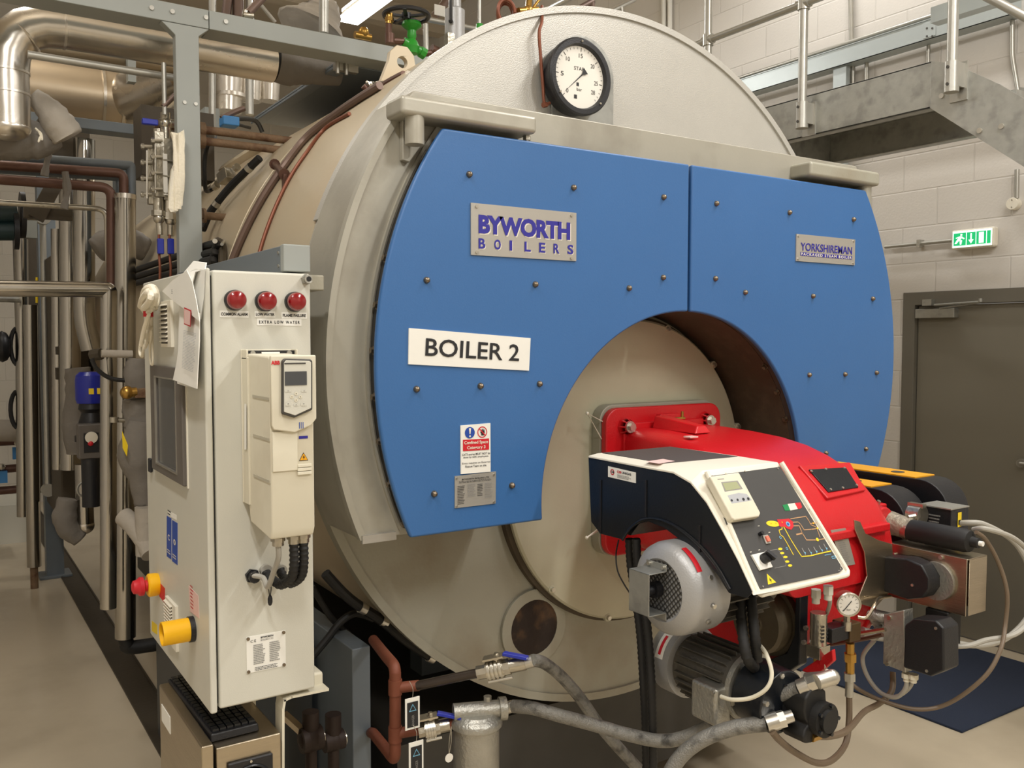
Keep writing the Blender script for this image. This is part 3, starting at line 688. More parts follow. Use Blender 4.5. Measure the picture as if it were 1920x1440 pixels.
# conduits strapped round the shell
def shellrun(name, pts, rad, m, label, cat='conduit', n=10):
    P = [on_shell(u, v, R + rad) for u, v in pts]
    return MB().mat(m).tube(P, rad, n, sub=8).build(name, label=label, cat=cat)
shellrun('conduit_pipe', [(712,160),(672,185),(628,215),(575,257),(533,310),(497,363),(468,415),(445,465),(430,505),(424,540)], .014, 'conduit', 'brown grey conduit curving round the beige boiler shell')
shellrun('conduit_pipe', [(655,213),(610,240),(575,285),(545,330),(520,380),(500,430),(486,475),(478,510)], .0065, 'copper', 'thin rusty copper coloured tube curving round the beige boiler shell', 'tube')
q = on_shell(515, 308, R + .02); q2 = on_shell(533, 327, R + .02)
MB().mat('brownpipe').cyl(q, q2, .012).cyl(q - (q2-q).normalized()*.004, q + (q2-q).normalized()*.006, .02, n=12).cyl(q2 - (q2-q).normalized()*.008, q2 + (q2-q).normalized()*.002, .020, n=12).obox(q2 + V((0, -.0, -.025)), (.012, .02, .05)).build('conduit_clamp', label='small brown bolt clamp on the conduit of the beige shell', cat='clamp')
p0 = at(722, 155, y=2.75); 
t = thing('pipe_clamp', at(698, 170, y=2.8), 'bright zinc clamp and brown rod end beside the lifting lug', 'clamp')
a = at(757, 139, y=2.72); b = at(690, 182, y=2.95)
MB().mat('brownpipe').tube([a, at(722, 158, y=2.83), b], .012, 10).build('rod', t)
q = at(703, 165, y=2.85); mb = MB().mat('zinc')
for i in range(3): mb.obox(q + V((i*.022 - .02, 0, i*.006)), (.014, .03, .03), (1, .3*i, .4)).cyl(q + V((i*.022-.02, -.02, 0)), q + V((i*.022-.02, .02, .02)), .007, n=6)
mb.mat('brownpipe').cyl(at(681, 161, y=2.85), at(690, 170, y=2.85), .010); mb.build('clamp_body', t)
# black sleeved cables on the shell, left
for pts, rad, lb in (([(487,296),(460,322),(430,352),(405,383),(392,402),(380,430)], .016, 'black sleeved cable lying on the beige shell right of the grey column'),):
    P = [on_shell(u, v, R + .02 + rad) for u, v in pts]
    t = thing('sleeved_cable', P[-1], lb, 'cable')
    MB().mat('rubber').tube(P, rad, 10).build('sleeve', t)
    mb = MB().mat('zinc')
    for k in (0.15, 0.62):
        C = catmull(P, 6); i = int(k * (len(C)-2)); dv = (C[i+1]-C[i]).normalized(); mb.cyl(C[i], C[i] + dv*.022, rad*1.12, n=14)
    mb.build_each('collar', t)
q = on_shell(441, 316, R + .05); q2 = on_shell(408, 345, R + .05); dv = (q2 - q).normalized()
t = thing('junction_box', q2 + V((0,0,-.04)), 'small grey metal junction box on the shell with cables into it', 'box')
MB().mat('nickel').obox((q + q2)/2, ((q-q2).length*.5, .05, .05), dv).build('body', t, bevel=.004)
MB().mat('nickel').cyl(q2, q2 + dv*.03, .018, n=8).cyl(q - dv*.02, q, .016, n=8).build_each('gland', t)
MB().mat('rubber').tube([q2 + dv*.03, on_shell(392, 358, R+.05), on_shell(385, 352, R+.1), at(384, 300, y=3.8), at(392, 262, y=3.8)], .009, 8).build('cable', t)
# black cable bundle behind the cabinet top
for k, (uu, vv) in enumerate(((402, 457), (398, 473), (395, 487))):
    a = on_shell(uu, vv, R + .045); far = [V((a.x, yy, a.z - .006*k)) for yy in (a.y, a.y + .6, a.y + 1.8)]
    MB().mat('rubber').tube([a + V((.01, .0, -.12)), a + V((-.004, -.01, -.04)), a] + far[1:], .015, 10, sub=5).build('cable_sleeve', label='one of the black sleeved cables running back along the shell above the cabinet', cat='cable', group='black cables along the shell')
t = thing('cable_bracket', on_shell(418, 470, R + .02), 'dark grey curved bracket at the end of the black cables on the shell', 'bracket')
P = [on_shell(u, v, R + .02) for u, v in ((408, 452), (417, 462), (417, 500))]; MB().mat('darksteel').tube(P, .016, 8).build('bar', t)
MB().mat('zinc').cyl(on_shell(420, 452, R+.01), on_shell(416, 458, R+.04), .006).cyl(on_shell(403, 452, R+.06), on_shell(405, 455, R+.04), .009).build_each('stud', t)
# rusty level pipes
for (a, b, lb) in (((378, 243), (560, 262), 'upper of two rusty level pipes between the grey column and the boiler'), ((378, 264), (553, 281), 'lower of two rusty level pipes between the grey column and the boiler')):
    p = at(*a, y=3.72); q = at(*b, y=3.72); q.z = p.z; q.x += .12
    MB().mat('rust').cyl((p.x - .18, p.y, p.z), q, .0165, n=16).cyl((p.x - .01, p.y, p.z), (p.x + .012, p.y, p.z), .03, n=16).build('level_pipe', label=lb, cat='pipe', group='rusty level pipes')
q = at(428, 403, y=3.72)
MB().mat('rust').cyl(at(378, 404, y=3.72), at(428, 408, y=3.72) + V((.06, 0, 0)), .0155).cyl(at(380, 404, y=3.72), at(385, 404, y=3.72), .030, n=12).build('level_pipe', label='short rusty stub pipe low on the shell right of the grey column', cat='pipe')
# ================================================================ steel support frame
FY = 3.55
zb_ = (at(330, 42, y=FY).z + at(670, 107, y=FY).z) / 2; zt_ = (at(370, 12, y=FY).z + at(670, 76, y=FY).z) / 2
cx0 = at(333, 300, y=FY).x; cx1 = at(377, 300, y=FY).x
colm = MB().mat('frame').prism([(cx0, 0.0), (cx1, 0.0), (cx1, zb_ - .035), (cx1 + .04, zb_ - .001), (cx0 - .05, zb_ - .001), (cx0, zb_ - .045)], 'y', FY, FY + .045).build('steel_column', label='pale grey painted steel column standing between the cabinet and the boiler', cat='column', bevel=.003)
t = thing('overhead_beam', (0.5, FY, zb_), 'pale grey horizontal steel beam crossing above the boiler at top left', 'beam')
jx = at(392, 35, y=FY).x
MB().mat('frame').box((-1.6, FY, zb_), (jx - .001, FY + .13, zt_)).build('beam_section', t, bevel=.003)
MB().mat('frame').box((jx + .001, FY, zb_), (2.3, FY + .13, zt_)).build('beam_section', t, bevel=.003)
mb = MB().mat('galvt')
for u, v in ((284,15),(323,22),(386,33),(423,41)): p = at(u, v, y=FY); mb.cyl(p, p + V((0, -.006, 0)), .0085, n=14)
mb.build_each('fixing', t)
mb = MB().mat('galvt')
for u, v in ((346,192),(367,195)): p = at(u, v, y=FY); mb.cyl(p + V((0, .001, 0)), p + V((0, -.004, 0)), .007, n=14)
mb.build_each('fixing', colm)
# dark platform beam over the boiler
pz0, pz1 = 2.985, 3.125
MB().mat('bluegrey').box((1.5, 3.70, pz0), (1.56, 4.9, zt_ - .09)).box((1.5, 3.68, pz0), (2.9, 4.9, pz0 + .012)).build('platform_beam', label='dark grey channel platform running back over the boiler top', cat='beam', bevel=.004)
q = at(630, 118, y=3.69)
MB().mat('zinc').box((1.495, 3.67, zb_ - .03), (1.60, 3.70, zb_ + .0)).cyl((1.50, 3.66, zb_ - .05), (1.50, 3.66, zb_), .008, n=6).cyl((1.54, 3.66, zb_ - .05), (1.54, 3.66, zb_), .008, n=6).build('beam_clamp', label='bright bolted clamp holding the platform under the pale beam', cat='clamp')
# ================================================================ control cabinet
CX0, CX1, CY0, CY1, CZ0, CZ1 = 0.538, 0.769, 2.058, 2.722, 0.943, 1.956
cab = thing('control_cabinet', (0.65, 2.39, CZ0), 'light grey control cabinet with three red lamps beside the boiler', 'control cabinet')
MB().mat('cab').box((CX0, CY0, CZ0), (CX1, CY1, CZ1)).build('body', cab, bevel=.006, seg=3)
MB().mat('rubber').box((.5325, CY0 + .012, CZ0 + .012), (CX0, CY1 - .012, CZ1 - .012)).build('door_seal', cab)
DX = .517
cdoor = MB().mat('cab').box((DX, CY0 - .004, CZ0 - .006), (.533, CY1 + .003, CZ1 + .004)).build('door', cab, bevel=.005, seg=3)
# warning lamps and their labels
def red_lamp(u, v):
    p = at(u - 3, v, y=CY0 - .0)
    lp = MB().mat('black').lathe([(.0235, 0), (.0235, .012), (.021, .016)], p, (0, -1, 0), n=32).mat('redlens').lathe([(.0215, .014), (.0215, .026), (.019, .031), (.012, .034), (0, .035)], p, (0, -1, 0), n=32).build('warning_lamp', cab, label='round red warning lamp')
    mb = MB().mat('redp').cyl(p + V((0, -.012, 0)), p + V((0, -.016, 0)), .019, n=24); mb.build('lamp_core', lp)
for u, v in ((442, 563), (499, 565), (554, 566)): red_lamp(u, v)
for txt, a, b, v0, v1, tw in (('COMMON ALARM', 412, 466, 582, 595, .9), ('LOW WATER', 478, 516, 583, 595, .9), ('FLAME FAILURE', 528, 575, 585, 597, .9), ('EXTRA LOW WATER', 482, 565, 597, 610, .95)):
    p = at(a, v1, y=CY0); q = at(b, v1 + 1, y=CY0); h = at(a, v0, y=CY0).z - p.z; w = q.x - p.x; o = V((p.x, CY0 - .001, (p.z + q.z)/2))
    mb = MB().mat('paper').box((o.x, CY0 - .001, o.z), (o.x + w, CY0, o.z + h)); mb.mat('ink').text(txt, o + V((w*.04, 0, h*.27)), w*.92, h*.45, off=.03, sp=(1.5 if 'EXTRA' in txt else 1.0), lift=.0006); mb.build('label', cab)
p = at(573, 524, y=CY0); MB().mat('cast').cyl(p, p + V((0, -.014, 0)), .0125, n=6).cyl(p, p + V((0, -.022, 0)), .010).mat('rubber').cyl(p + V((0, -.018, 0)), p + V((0, -.023, 0)), .006).build('cable_gland', cab)
p = at(472, 1079, y=CY0); MB().mat('black').cyl(p, p + V((0, -.010, 0)), .017, n=6).cyl(p + V((0, -.01, 0)), p + V((0, -.026, 0)), .013, n=12).build('cable_gland', cab, label='black cable gland')
for u, v in ((497, 1068), (525, 1068)): p = at(u, v, y=CY0); MB().mat('cable').cyl(p, p + V((0, -.014, 0)), .014, n=12).build('cable_gland', cab, label='grey cable gland')
# rating plate
P = [at(u, v, y=CY0 - .001) for u, v in ((463,1263),(536,1248),(536,1182),(462,1195))]; o = P[0]; w = P[1].x - P[0].x; h = P[3].z - P[0].z
mb = MB().mat('paper').box((o.x, CY0 - .001, o.z), (o.x + w, CY0, o.z + h))
mb.mat('ink').text('BYWORTH', o + V((.36*w, 0, .90*h)), .32*w, .05*h, off=.05).text('BOILERS LTD', o + V((.36*w, 0, .83*h)), .32*w, .04*h).text('CE', o + V((.10*w, 0, .83*h)), .14*w, .07*h, sp=1.3)
mb.mat('greyink').lines(o + V((.17*w, 0, .2*h)), .3*w, .56*h, 12, fill=.6).lines(o + V((.58*w, 0, .2*h)), .28*w, .56*h, 11, fill=.6).mat('ink').lines(o + V((.2*w, 0, .02*h)), .6*w, .12*h, 3, fill=.4, ragged=.1)
for a, b in ((.04,.04),(.95,.04),(.04,.95),(.95,.95)): mb.mat('bolt').cyl(o + V((a*w, 0, b*h)), o + V((a*w, -.003, b*h)), .004, n=8)
mb.build('rating_plate', cab, label='white data plate with black print')
# wall brackets to the boiler
for z, b in ((1.90, 1.87), (.985, .96)):
    MB().mat('lower').box((CX1 - .0, CY0 + .05, z - .026), (CX1 + .012, CY1 - .05, z + .026)).build('side_rail', cab)
for (yy, z0, z1, x1) in ((2.075, 1.915, 1.968 - .0, .895),):
    q0 = at(584, 515, y=2.13); q1 = at(609, 545, y=2.13)
    MB().mat('lower').box((CX1 + .0125, 2.13, q1.z), (.832, 2.66, q0.z)).build('mounting_tube', cab, bevel=.004)
q0 = at(591, 1262, y=2.10); q1 = at(614, 1287, y=2.10)
MB().mat('cream').box((q0.x - .008, 2.10, q1.z), (q1.x - .01, 2.62, q0.z)).build('mounting_tube', cab, bevel=.008, seg=3)
yb = 2.07
tr = [at(u, v, y=yb) for u, v in ((614,1292),(546,1306),(533,1312),(530,1330),(530,1460))]
mb = MB().mat('cream')
for a, b in zip(tr[:-1], tr[1:]): mb.obox((a + b) / 2 + V((0, .02, 0)), ((b - a).length + .004, .05, .006), b - a, V((0, 0, 1)) if abs((b-a).z) < abs((b-a).x) else V((1, 0, 0)))
mb.build('shelf_bracket', cab)
# ---- on the door face (plane x = DX)
def dp_(u, v, dx=0.0): return at(u, v, x=DX - dx)
EY, EZ = V((0, -1, 0)), V((0, 0, 1))         # reading direction on the door is towards -y
def dquad(pts): return [dp_(u, v) for u, v in pts]
# glazed window
p0, p1 = dp_(289, 684), dp_(353, 918); pb = dp_(293, 873)
y0, y1 = p1.y, p0.y; zt, zb = p0.z, (p1.z + pb.z) / 2
g0, g1 = dp_(299, 707), dp_(341, 889); gb = dp_(302, 863)
mb = MB().mat('winframe'); gy0, gy1, gz0, gz1 = g1.y, g0.y, (g1.z + gb.z)/2, g0.z
mb.prism([(y0, zb), (y1, zb), (y1, zt), (y0, zt)], 'x', DX - .012, DX, [[(gy0, gz0), (gy1, gz0), (gy1, gz1), (gy0, gz1)]])
wf = mb.build('window_frame', cdoor, bevel=.004)
mb = MB().mat('zinc'); t_ = .004
mb.prism([(gy0 - t_, gz0 - t_), (gy1 + t_, gz0 - t_), (gy1 + t_, gz1 + t_), (gy0 - t_, gz1 + t_)], 'x', DX - .014, DX - .009, [[(gy0, gz0), (gy1, gz0), (gy1, gz1), (gy0, gz1)]])
mb.build('window_trim', cdoor)
MB().mat('screen').box((DX - .006, gy0, gz0), (DX - .001, gy1, gz1)).build('screen', cdoor)
MB().mat('white').box((DX - .003, y0 - .007, zb - .004), (DX, y0, zt + .004)).build('frame_edge', cdoor)
def louvre(name, a, b, n, m='white'):
    p, q = dp_(*a), dp_(*b); y0, y1 = q.y, p.y; zt, zb = p.z, q.z
    mb = MB().mat(m).box((DX - .008, y0, zb), (DX, y1, zt))
    ph = (zt - zb) * .88 / n
    for i in range(n):
        z = zb + (zt - zb) * .07 + i * ph; mb.mat('darkrim').box((DX - .0085, y0 + (y1-y0)*.32, z), (DX - .007, y1 - (y1-y0)*.06, z + ph*.5))
        mb.mat(m).hexa([(DX - .008, y0 + (y1-y0)*.3, z + ph*.5), (DX - .008, y1 - (y1-y0)*.05, z + ph*.5), (DX - .008, y1 - (y1-y0)*.05, z + ph*.9), (DX - .008, y0 + (y1-y0)*.3, z + ph*.9),
              (DX - .014, y0 + (y1-y0)*.3, z + ph*.42), (DX - .014, y1 - (y1-y0)*.05, z + ph*.42), (DX - .014, y1 - (y1-y0)*.05, z + ph*.55), (DX - .014, y0 + (y1-y0)*.3, z + ph*.55)])
    mb.build(name, cdoor, bevel=.0015)
louvre('vent_grille', (306, 566), (327, 651), 9); louvre('vent_grille', (315, 1116), (336, 1222), 12)
# lock
p = dp_(281, 871, .006); MB().mat('black').box((DX - .010, p.y - .012, p.z - .022), (DX, p.y + .012, p.z + .018)).build('lock', cdoor, bevel=.004)
# stickers
def sticker(pts, m, extra=None, label=None):
    P = dquad(pts); mb = MB().mat(m).add([p + V((-.0006, 0, 0)) for p in P] + [p + V((0, 0, 0)) for p in P], [(0,1,2,3),(0,1,5,4),(1,2,6,5),(2,3,7,6),(3,0,4,7)])
    if extra: extra(mb, P)
    mb.build('sticker', cdoor, label=label)
def bluex(ch):
    def f(mb, P):
        o = P[0]; ey = P[1] - P[0]; ez = P[3] - P[0]
        mb.mat('white').text(ch, o + ey*.32 + ez*.44, ey.length*.4, ez.length*.14, EY, EZ, .03); mb.lines(o + ey*.15 + ez*.1, ey.length*.7, ez.length*.12, 2, EY, EZ); 
    return f
sticker([(313,1043),(321.5,1049),(321.5,972),(313,967)], 'bluep', bluex('C'), 'dark blue vertical sticker')
sticker([(323,1052),(333,1059.5),(333,981),(323,975)], 'bluep', bluex('0'), 'dark blue vertical sticker')
sticker([(315,966),(331,975),(331,966),(315,957)], 'paper', lambda mb, P: mb.mat('ink').lines(P[0] + V((0,-.002,.002)), .04, .016, 2, EY, EZ))
sticker([(299,1118),(309.5,1131),(309.5,1103),(299,1092)], 'redp')
def pinkx(mb, P):
    mb.mat('redp').lines(P[0] + V((0, -.006, .012)), .03, .06, 7, EY, EZ, fill=.35)
M['pink'] = pm('pale_pink_print', (226, 190, 184), 0.6, 0, 0)
sticker([(357,1147),(374,1160),(372,1117),(354,1098)], 'pink', pinkx, 'pale pink label')
sticker([(285,1183),(295,1190),(295,1172),(285,1164)], 'yelp')
# emergency stop
p = dp_(297, 1095); 
es = MB().mat('yellow').lathe([(.030, 0), (.032, .008), (.032, .026), (.027, .030)], p, (-1, 0, 0), n=32).build('emergency_stop', cdoor, label='yellow collar with red mushroom button')
MB().mat('redp').lathe([(.016, .028), (.016, .036), (.026, .040), (.026, .050), (.020, .056), (.018, .066), (.010, .070), (0, .070)], p, (-1, 0, 0), n=28).build('button', es)
# yellow isolator shroud
p = dp_(364, 1180)
s_ = MB().mat('yellow').lathe([(.0285, 0), (.0285, .074), (.0255, .074), (.0255, .004)], p + V((0, .006, 0)), (-1, 0, 0), n=36).build('isolator_shroud', cdoor, label='yellow tubular switch guard')
MB().mat('black').cyl(p + V((0, .006, 0)), p + V((-.012, .006, 0)), .031, n=32).build('shroud_base', s_)
# cables from the drive
drive = thing('inverter_drive', (.65, 1.95, 1.33), 'cream coloured inverter drive with keypad mounted on the cabinet side', 'inverter')
VX0, VX1, VY0, VY1 = .604, .7015, 1.866, 2.056
zt = at(455, 655, y=2.056).z; zb = at(505, 1015, y=VY0).z; zfront = at(527, 668, y=VY0).z
mb = MB().mat('cream')
xb = VX0; zk = at(456, 942, y=VY1).z
mb.prism([(2.056, zk), (2.030, zk), (2.018, zb + .015), (VY0 + .01, zb), (VY0, zb + .02), (VY0, zfront - .004), (VY0 + .01, zfront), (2.056, zfront + .004)], 'x', VX0, VX1)
mb.build('case', drive, bevel=.005, seg=3)
mb = MB().mat('cream').box((VX0 - .004, 2.012, zk), (VX1 + .02, 2.056, zfront - .004)).box((VX0 - .004, 2.018, zfront - .01), (VX0 + .001, 2.056, zt)).box((VX1 + .016, 2.018, zfront - .01), (VX1 + .02, 2.056, zt)).box((VX0 - .006, 2.052, zk - .0), (VX1 + .022, 2.057, zt))
mb.build('back_flange', drive, bevel=.002)
mb = MB().mat('black').box((VX0 + .001, 2.030, zfront - .002), (VX1 + .016, 2.050, zt - .003))
mb.mat('cast').cyl((VX0 + .014, 2.031, zt - .009), (VX0 + .014, 2.025, zt - .009), .006, n=10).cyl((VX1 + .002, 2.031, zt - .009), (VX1 + .002, 2.025, zt - .009), .006, n=10).mat('paper').box((VX0 + .035, 2.0285, zt - .013), (VX1 - .02, 2.030, zt - .006)); mb.build('cooling_fan', drive)
mb = MB().mat('groove')
for v in (745, 820, 897):
    z = at(490, v, y=1.93).z; mb.box((VX0 - .0015, VY0 + .004, z - .003), (VX0 + .001, 1.985, z + .003))
mb.build_each('side_groove', drive)
sd = [at(u, v, x=VX0 - .005) for u, v in ((459,843),(459,757),(463,757),(463,843))]
mb = MB().mat('paper').add([q + V((-.001, 0, 0)) for q in sd], [(0,1,2,3)]); mb.build('side_label', drive)
# front cover and keypad
F = VY0 - .001
def fp(u, v, dy=0): return at(u, v, y=F - dy)
mb = MB().mat('cream')
zc = fp(507, 806).z; zc2 = fp(585, 806).z
mb.prism([(VX0 - .001, zc + .01), (VX0 + .004, zc), (VX0 + .05, zc - .008), (VX1 - .01, zc + .006), (VX1 + .002, zc + .02), (VX1 + .002, zfront + .002), (VX0 - .001, zfront + .002)], 'y', VY0 - .012, VY0)
mb.build('front_cover', drive, bevel=.003)
F = VY0 - .013
q = [fp(u, v) for u, v in ((526.5,776),(550,783),(584,768),(584,676),(580,673.5),(531,672),(526.5,677))]
mb = MB().mat('darkrim').prism([(a.x, a.z) for a in q], 'y', F - .008, F + .001); kp = mb.build('keypad', drive, bevel=.003)
cxm = sum(a.x for a in q) / len(q); czm = sum(a.z for a in q) / len(q)
q2 = [(cxm + (a.x - cxm) * .88, czm + (a.z - czm) * .93) for a in q]
MB().mat('cab').prism(q2, 'y', F - .010, F - .007).build('keypad_face', kp, bevel=.001)
F2 = F - .0105
def kq(u0, v0, u1, v1): 
    a = at(u0, v1, y=F2); b = at(u1, v0, y=F2); return a, b.x - a.x, b.z - a.z
mb = MB(); a, w, h = kq(534, 696, 575, 723); mb.mat('screen').quad(a, w, h)
a, w, h = kq(533, 680, 573, 683); mb.mat('darkrim').quad(a, w, h); mb.build('display', kp)
mb = MB()
for u, v in ((555,738),(547,744),(563,744),(555,750)):
    c = at(u, v, y=F2); disc(mb, c, .0038, 'cream', (1,0,0), (0,0,1), .0008, 14); disc(mb, c, .001, 'ink', (1,0,0), (0,0,1), .0014, 8)
for u0, v0, u1, v1 in ((534,731,546,735),(565,731,575,735),(535,754,545,761),(564,754,574,761),(551,757,559,761)):
    a, w, h = kq(u0, v0, u1, v1); mb.mat('cab').quad(a, w, h, lift=.0006); mb.mat('greyink').quad(a + V((w*.4, 0, h*.4)), w*.25, h*.3, lift=.001)
mb.build('buttons', kp)
a, w, h = kq(508, 676, 525, 684); F3 = VY0 - .0125
MB().mat('redp').text('ABB', at(508, 684, y=F3), .019, .0085, off=.05).build('logo', drive)
mb = MB(); c = at(565, 800, y=F3)
mb.mat('bluep')
for i in range(3): mb.quad(c + V((-.005 + i*.004, 0, -.004)), .0015, .014)
mb.mat('navyink').quad(at(560, 823, y=VY0), at(577, 823, y=VY0).x - at(560, 823, y=VY0).x, .006, lift=.001)
c = at(569, 857, y=VY0)
mb.mat('ink').add([c + V((x*.0105, -.0008, z*.0105)) for x, z in ((-1,-.75),(1,-.75),(0,1))], [(0,1,2)]).mat('orange').add([c + V((x*.0088, -.0014, z*.0088)) for x, z in ((-1,-.72),(1,-.72),(0,.95))], [(0,1,2)])
mb.mat('ink').add([c + V((x*.003, -.002, z*.005)) for x, z in ((.3,1),(-.8,-.1),(0,-.1),(-.4,-1.1),(.9,.2),(.1,.2))], [(0,1,2,3,4,5)])
mb.build('warning_mark', drive)
mb = MB()
for v in (873, 880, 887):
    a = at(557, v, y=VY0); b = at(583, v, y=VY0); mb.mat('cream').box((a.x, VY0 - .006, a.z - .004), (b.x, VY0, a.z + .003))
mb.build_each('lower_vent', drive, bevel=.001)
mb = MB().mat('cream'); a = at(517, 885, y=VY0); b = at(557, 812, y=VY0); mb.box((VX0 + .003, VY0 - .004, a.z), (b.x, VY0, zc - .004)); mb.build('terminal_cover', drive, bevel=.002)
for u, xx in ((505, .632), (540, .668), (560, .69)):
    p = V((xx, 1.91, zb)); MB().mat('nickel').cyl(p + V((0, 0, .005)), p + V((0, 0, -.022)), .013, n=12).cyl(p + V((0, 0, -.004)), p + V((0, 0, -.012)), .016, n=6).build('cable_gland', drive)
zg = zb - .02
P0 = V((.632, 1.91, zg)); g = at(472, 1079, y=CY0 - .02)
MB().mat('cable').tube([P0, P0 + V((.002, .004, -.03)), P0 + V((0, .03, -.065)), V((.630, 1.98, g.z - .016)), g + V((.02, -.02, -.004)), g], .0062, 10).build('drive_cable', label='thin grey cable from the inverter drive into the black gland', cat='cable')
for xx, (u, v), lb in ((.668, (497, 1068), 'left'), (.69, (525, 1068), 'right')):
    P0 = V((xx, 1.91, zg)); g = at(u, v, y=CY0 - .012)
    MB().mat('rubber').ribbed([P0, P0 + V((0, .0, -.05)), P0 + V((0, .02, -.085)), P0 + V((-.01, .06, -.108)), V(((xx + g.x)/2 - .005, 2.0, zg - .105)), g + V((.004, -.02, -.02)), g], .0105, .0055, 12, .09).build('drive_conduit', label='%s one of two ribbed black conduits looping below the inverter drive' % lb, cat='conduit', group='ribbed conduits under the drive')
q = at(506, 1100, y=1.99)
MB().mat('black').tube([q + V((0, 0, .03)), q + V((.003, 0, .0)), q + V((0.001, 0, -.02))], .0012, 6).tube([q + V((0, 0, .03)), q + V((-.003, 0, .0)), q + V((-.001, 0, -.02))], .0012, 6).sphere(q + V((0, 0, -.032)), .006, 10, (1, 1, 2.2)).build('hanging_tag', label='small black oval tag on a thread under the drive cables', cat='tag')
# trunking above the cabinet
a = at(532, 512, y=2.09); b = at(582, 460, y=2.09)
t = thing('cable_trunking', (a.x + .03, 2.4, a.z), 'blue-grey square trunking running back along the cabinet top', 'trunking')
MB().mat('frame').box((a.x, 2.09, CZ1 + .006), (b.x, 2.115, b.z)).build('end_cap', t, bevel=.003)
MB().mat('bluegrey').box((a.x + .002, 2.116, CZ1 + .006), (b.x - .002, 3.2, b.z - .002)).build('duct', t, bevel=.003)
mb = MB().mat('zinc')
for z in (.3, .75): mb.cyl((a.x + .003, 2.13, CZ1 + (b.z - CZ1) * z), (a.x - .001, 2.13, CZ1 + (b.z - CZ1) * z), .004, n=10)
mb.build_each('screw', t)
# papers hung over the cabinet corner
def sheet(name, pts, m, label, extra=None, par=None, dx=.006, cat='paper'):
    P = [at(u, v, x=DX - dx - k) for u, v, k in pts]
    mb = MB().mat(m).add(P + [p + V((.0015, 0, 0)) for p in P], [tuple(range(len(P))), tuple(range(2*len(P)-1, len(P)-1, -1))] + [(i, (i+1) % len(P), (i+1) % len(P) + len(P), i + len(P)) for i in range(len(P))])
    if extra: extra(mb)
    if par: return mb.build(name, par)
    return mb.build(name, label=label, cat=cat)
t = thing('document_pouch', at(350, 728, x=DX - .02), 'white printed papers in a clear pouch hanging over the cabinet corner', 'papers')
WPOS[t] = V(t.location)
sheet('back_sheet', [(336,574,.004),(374,596,.004),(374,640,.006),(369,729,.01),(349,725,.01),(332,719,.008)], 'paper', None, None, t)
M['keygrey'] = pm('key_grey', (170, 172, 176), .5, 0, 0)
def txt1(mb):
    o = at(342, 690, x=DX - .029); ex = at(366, 700, x=DX - .029) - o; up = at(345, 618, x=DX - .029) - o
    mb.mat('keygrey').lines(o, ex.length, up.length, 26, ex, up, lift=.0012, fill=.35, ragged=.15)
    q = [at(u, v, x=DX - .0275) for u, v in ((345,608),(357.5,613),(358.5,582),(345,576))]
    mb.mat('redp').add(q, [(0,1,2,3)]); c = sum(q, V()) / 4; mb.mat('pink').add([c + (p - c)*.86 + V((-.0006, 0, 0)) for p in q], [(0,1,2,3)])
sheet('printed_sheet', [(337,560,.004),(374,588,.006),(373,640,.008),(369,729,.012),(345,720,.018),(324,712,.018),(331,680,.012),(336,640,.006)], 'paper', None, txt1, t, dx=.012)
sheet('folded_flap', [(304,546,.0),(322,527,.002),(350,507,.004),(360,528,.004),(368,565,.002),(374,603,.0),(346,580,.003),(322,562,.003)], 'paper', None, lambda mb: mb.mat('greyink').lines(at(322, 552, x=DX - .034), .018, .012, 3, at(333, 548, x=DX-.034) - at(322, 552, x=DX-.034), (0,0,1)), t, dx=.024)
P = [at(350, 528, x=DX - .02), at(345, 510, x=DX - .012), at(362, 490, x=DX + .0), at(386, 493, x=DX + .012), at(384, 505, x=DX), at(366, 510, x=DX - .016), at(360, 534, x=DX - .018)]
MB().mat('paper').add(P + [p + V((.003, .002, .001)) for p in P], [tuple(range(7)), tuple(range(13, 6, -1))] + [(i, (i+1) % 7, (i+1) % 7 + 7, i + 7) for i in range(7)]).build('top_fold', t)
P = [at(350, 512, x=DX - .014), at(366, 504, x=DX - .010), at(385, 506, x=DX - .004), at(383, 555, x=DX - .005), at(376, 600, x=DX - .006), at(371, 575, x=DX - .01), at(362, 540, x=DX - .012)]
MB().mat('paper').add(P + [p + V((.0015, 0, 0)) for p in P], [tuple(range(7)), tuple(range(13, 6, -1))]).build('side_fold', t)
# cloth bundle
t = thing('cloth_bundle', at(280, 688, x=.50, y=None), 'cream cotton string bundle tied with red hanging on the cabinet rear edge', 'cloth')
def dq(u, v, k=0): return at(u, v, x=.50 - k)
mb = MB().mat('cloth')
for pts, r in (([(268,556,.01),(273,543,.02),(284,538,.01),(292,545,0),(294,560,0),(290,577,.01)], .0085), ([(264,574,.02),(268,560,.03),(277,548,.03),(285,548,.02),(288,560,.02),(280,575,.03)], .009), ([(272,545,.0),(283,552,.035),(279,567,.04),(270,578,.03)], .0085), ([(266,577,.01),(275,586,.02),(284,580,.02),(291,578,0)], .007), ([(284,540,.02),(291,552,.02),(288,570,.02)], .0085)):
    mb.tube([dq(*p) for p in pts], r, 10)
mb.build_each('knot', t)
mb = MB().mat('cloth')
for pts, r in (([(278,590,.02),(270,612,.02),(264,640,.02),(262,660,.02),(266,668,.02),(269,655,.025),(274,630,.02),(280,595,.02)], .004), ([(281,592,.01),(276,620,.02),(270,645,.02),(273,650,.015),(281,625,.01),(284,594,.01)], .0045), ([(283,592,.0),(284,620,.01),(281,650,.005),(282,676,.0),(285,684,0),(287,676,0),(286,640,0),(285,600,0)], .003), ([(279,590,.03),(271,618,.03),(265,648,.03)], .005)):
    mb.tube([dq(*p) for p in pts], r, 8)
mb.build_each('loose_loop', t)
q = dq(278, 588, .02); MB().mat('redp').cyl(q + V((0, 0, .012)), q - V((0, 0, .008)), .0125).build('red_band', t)
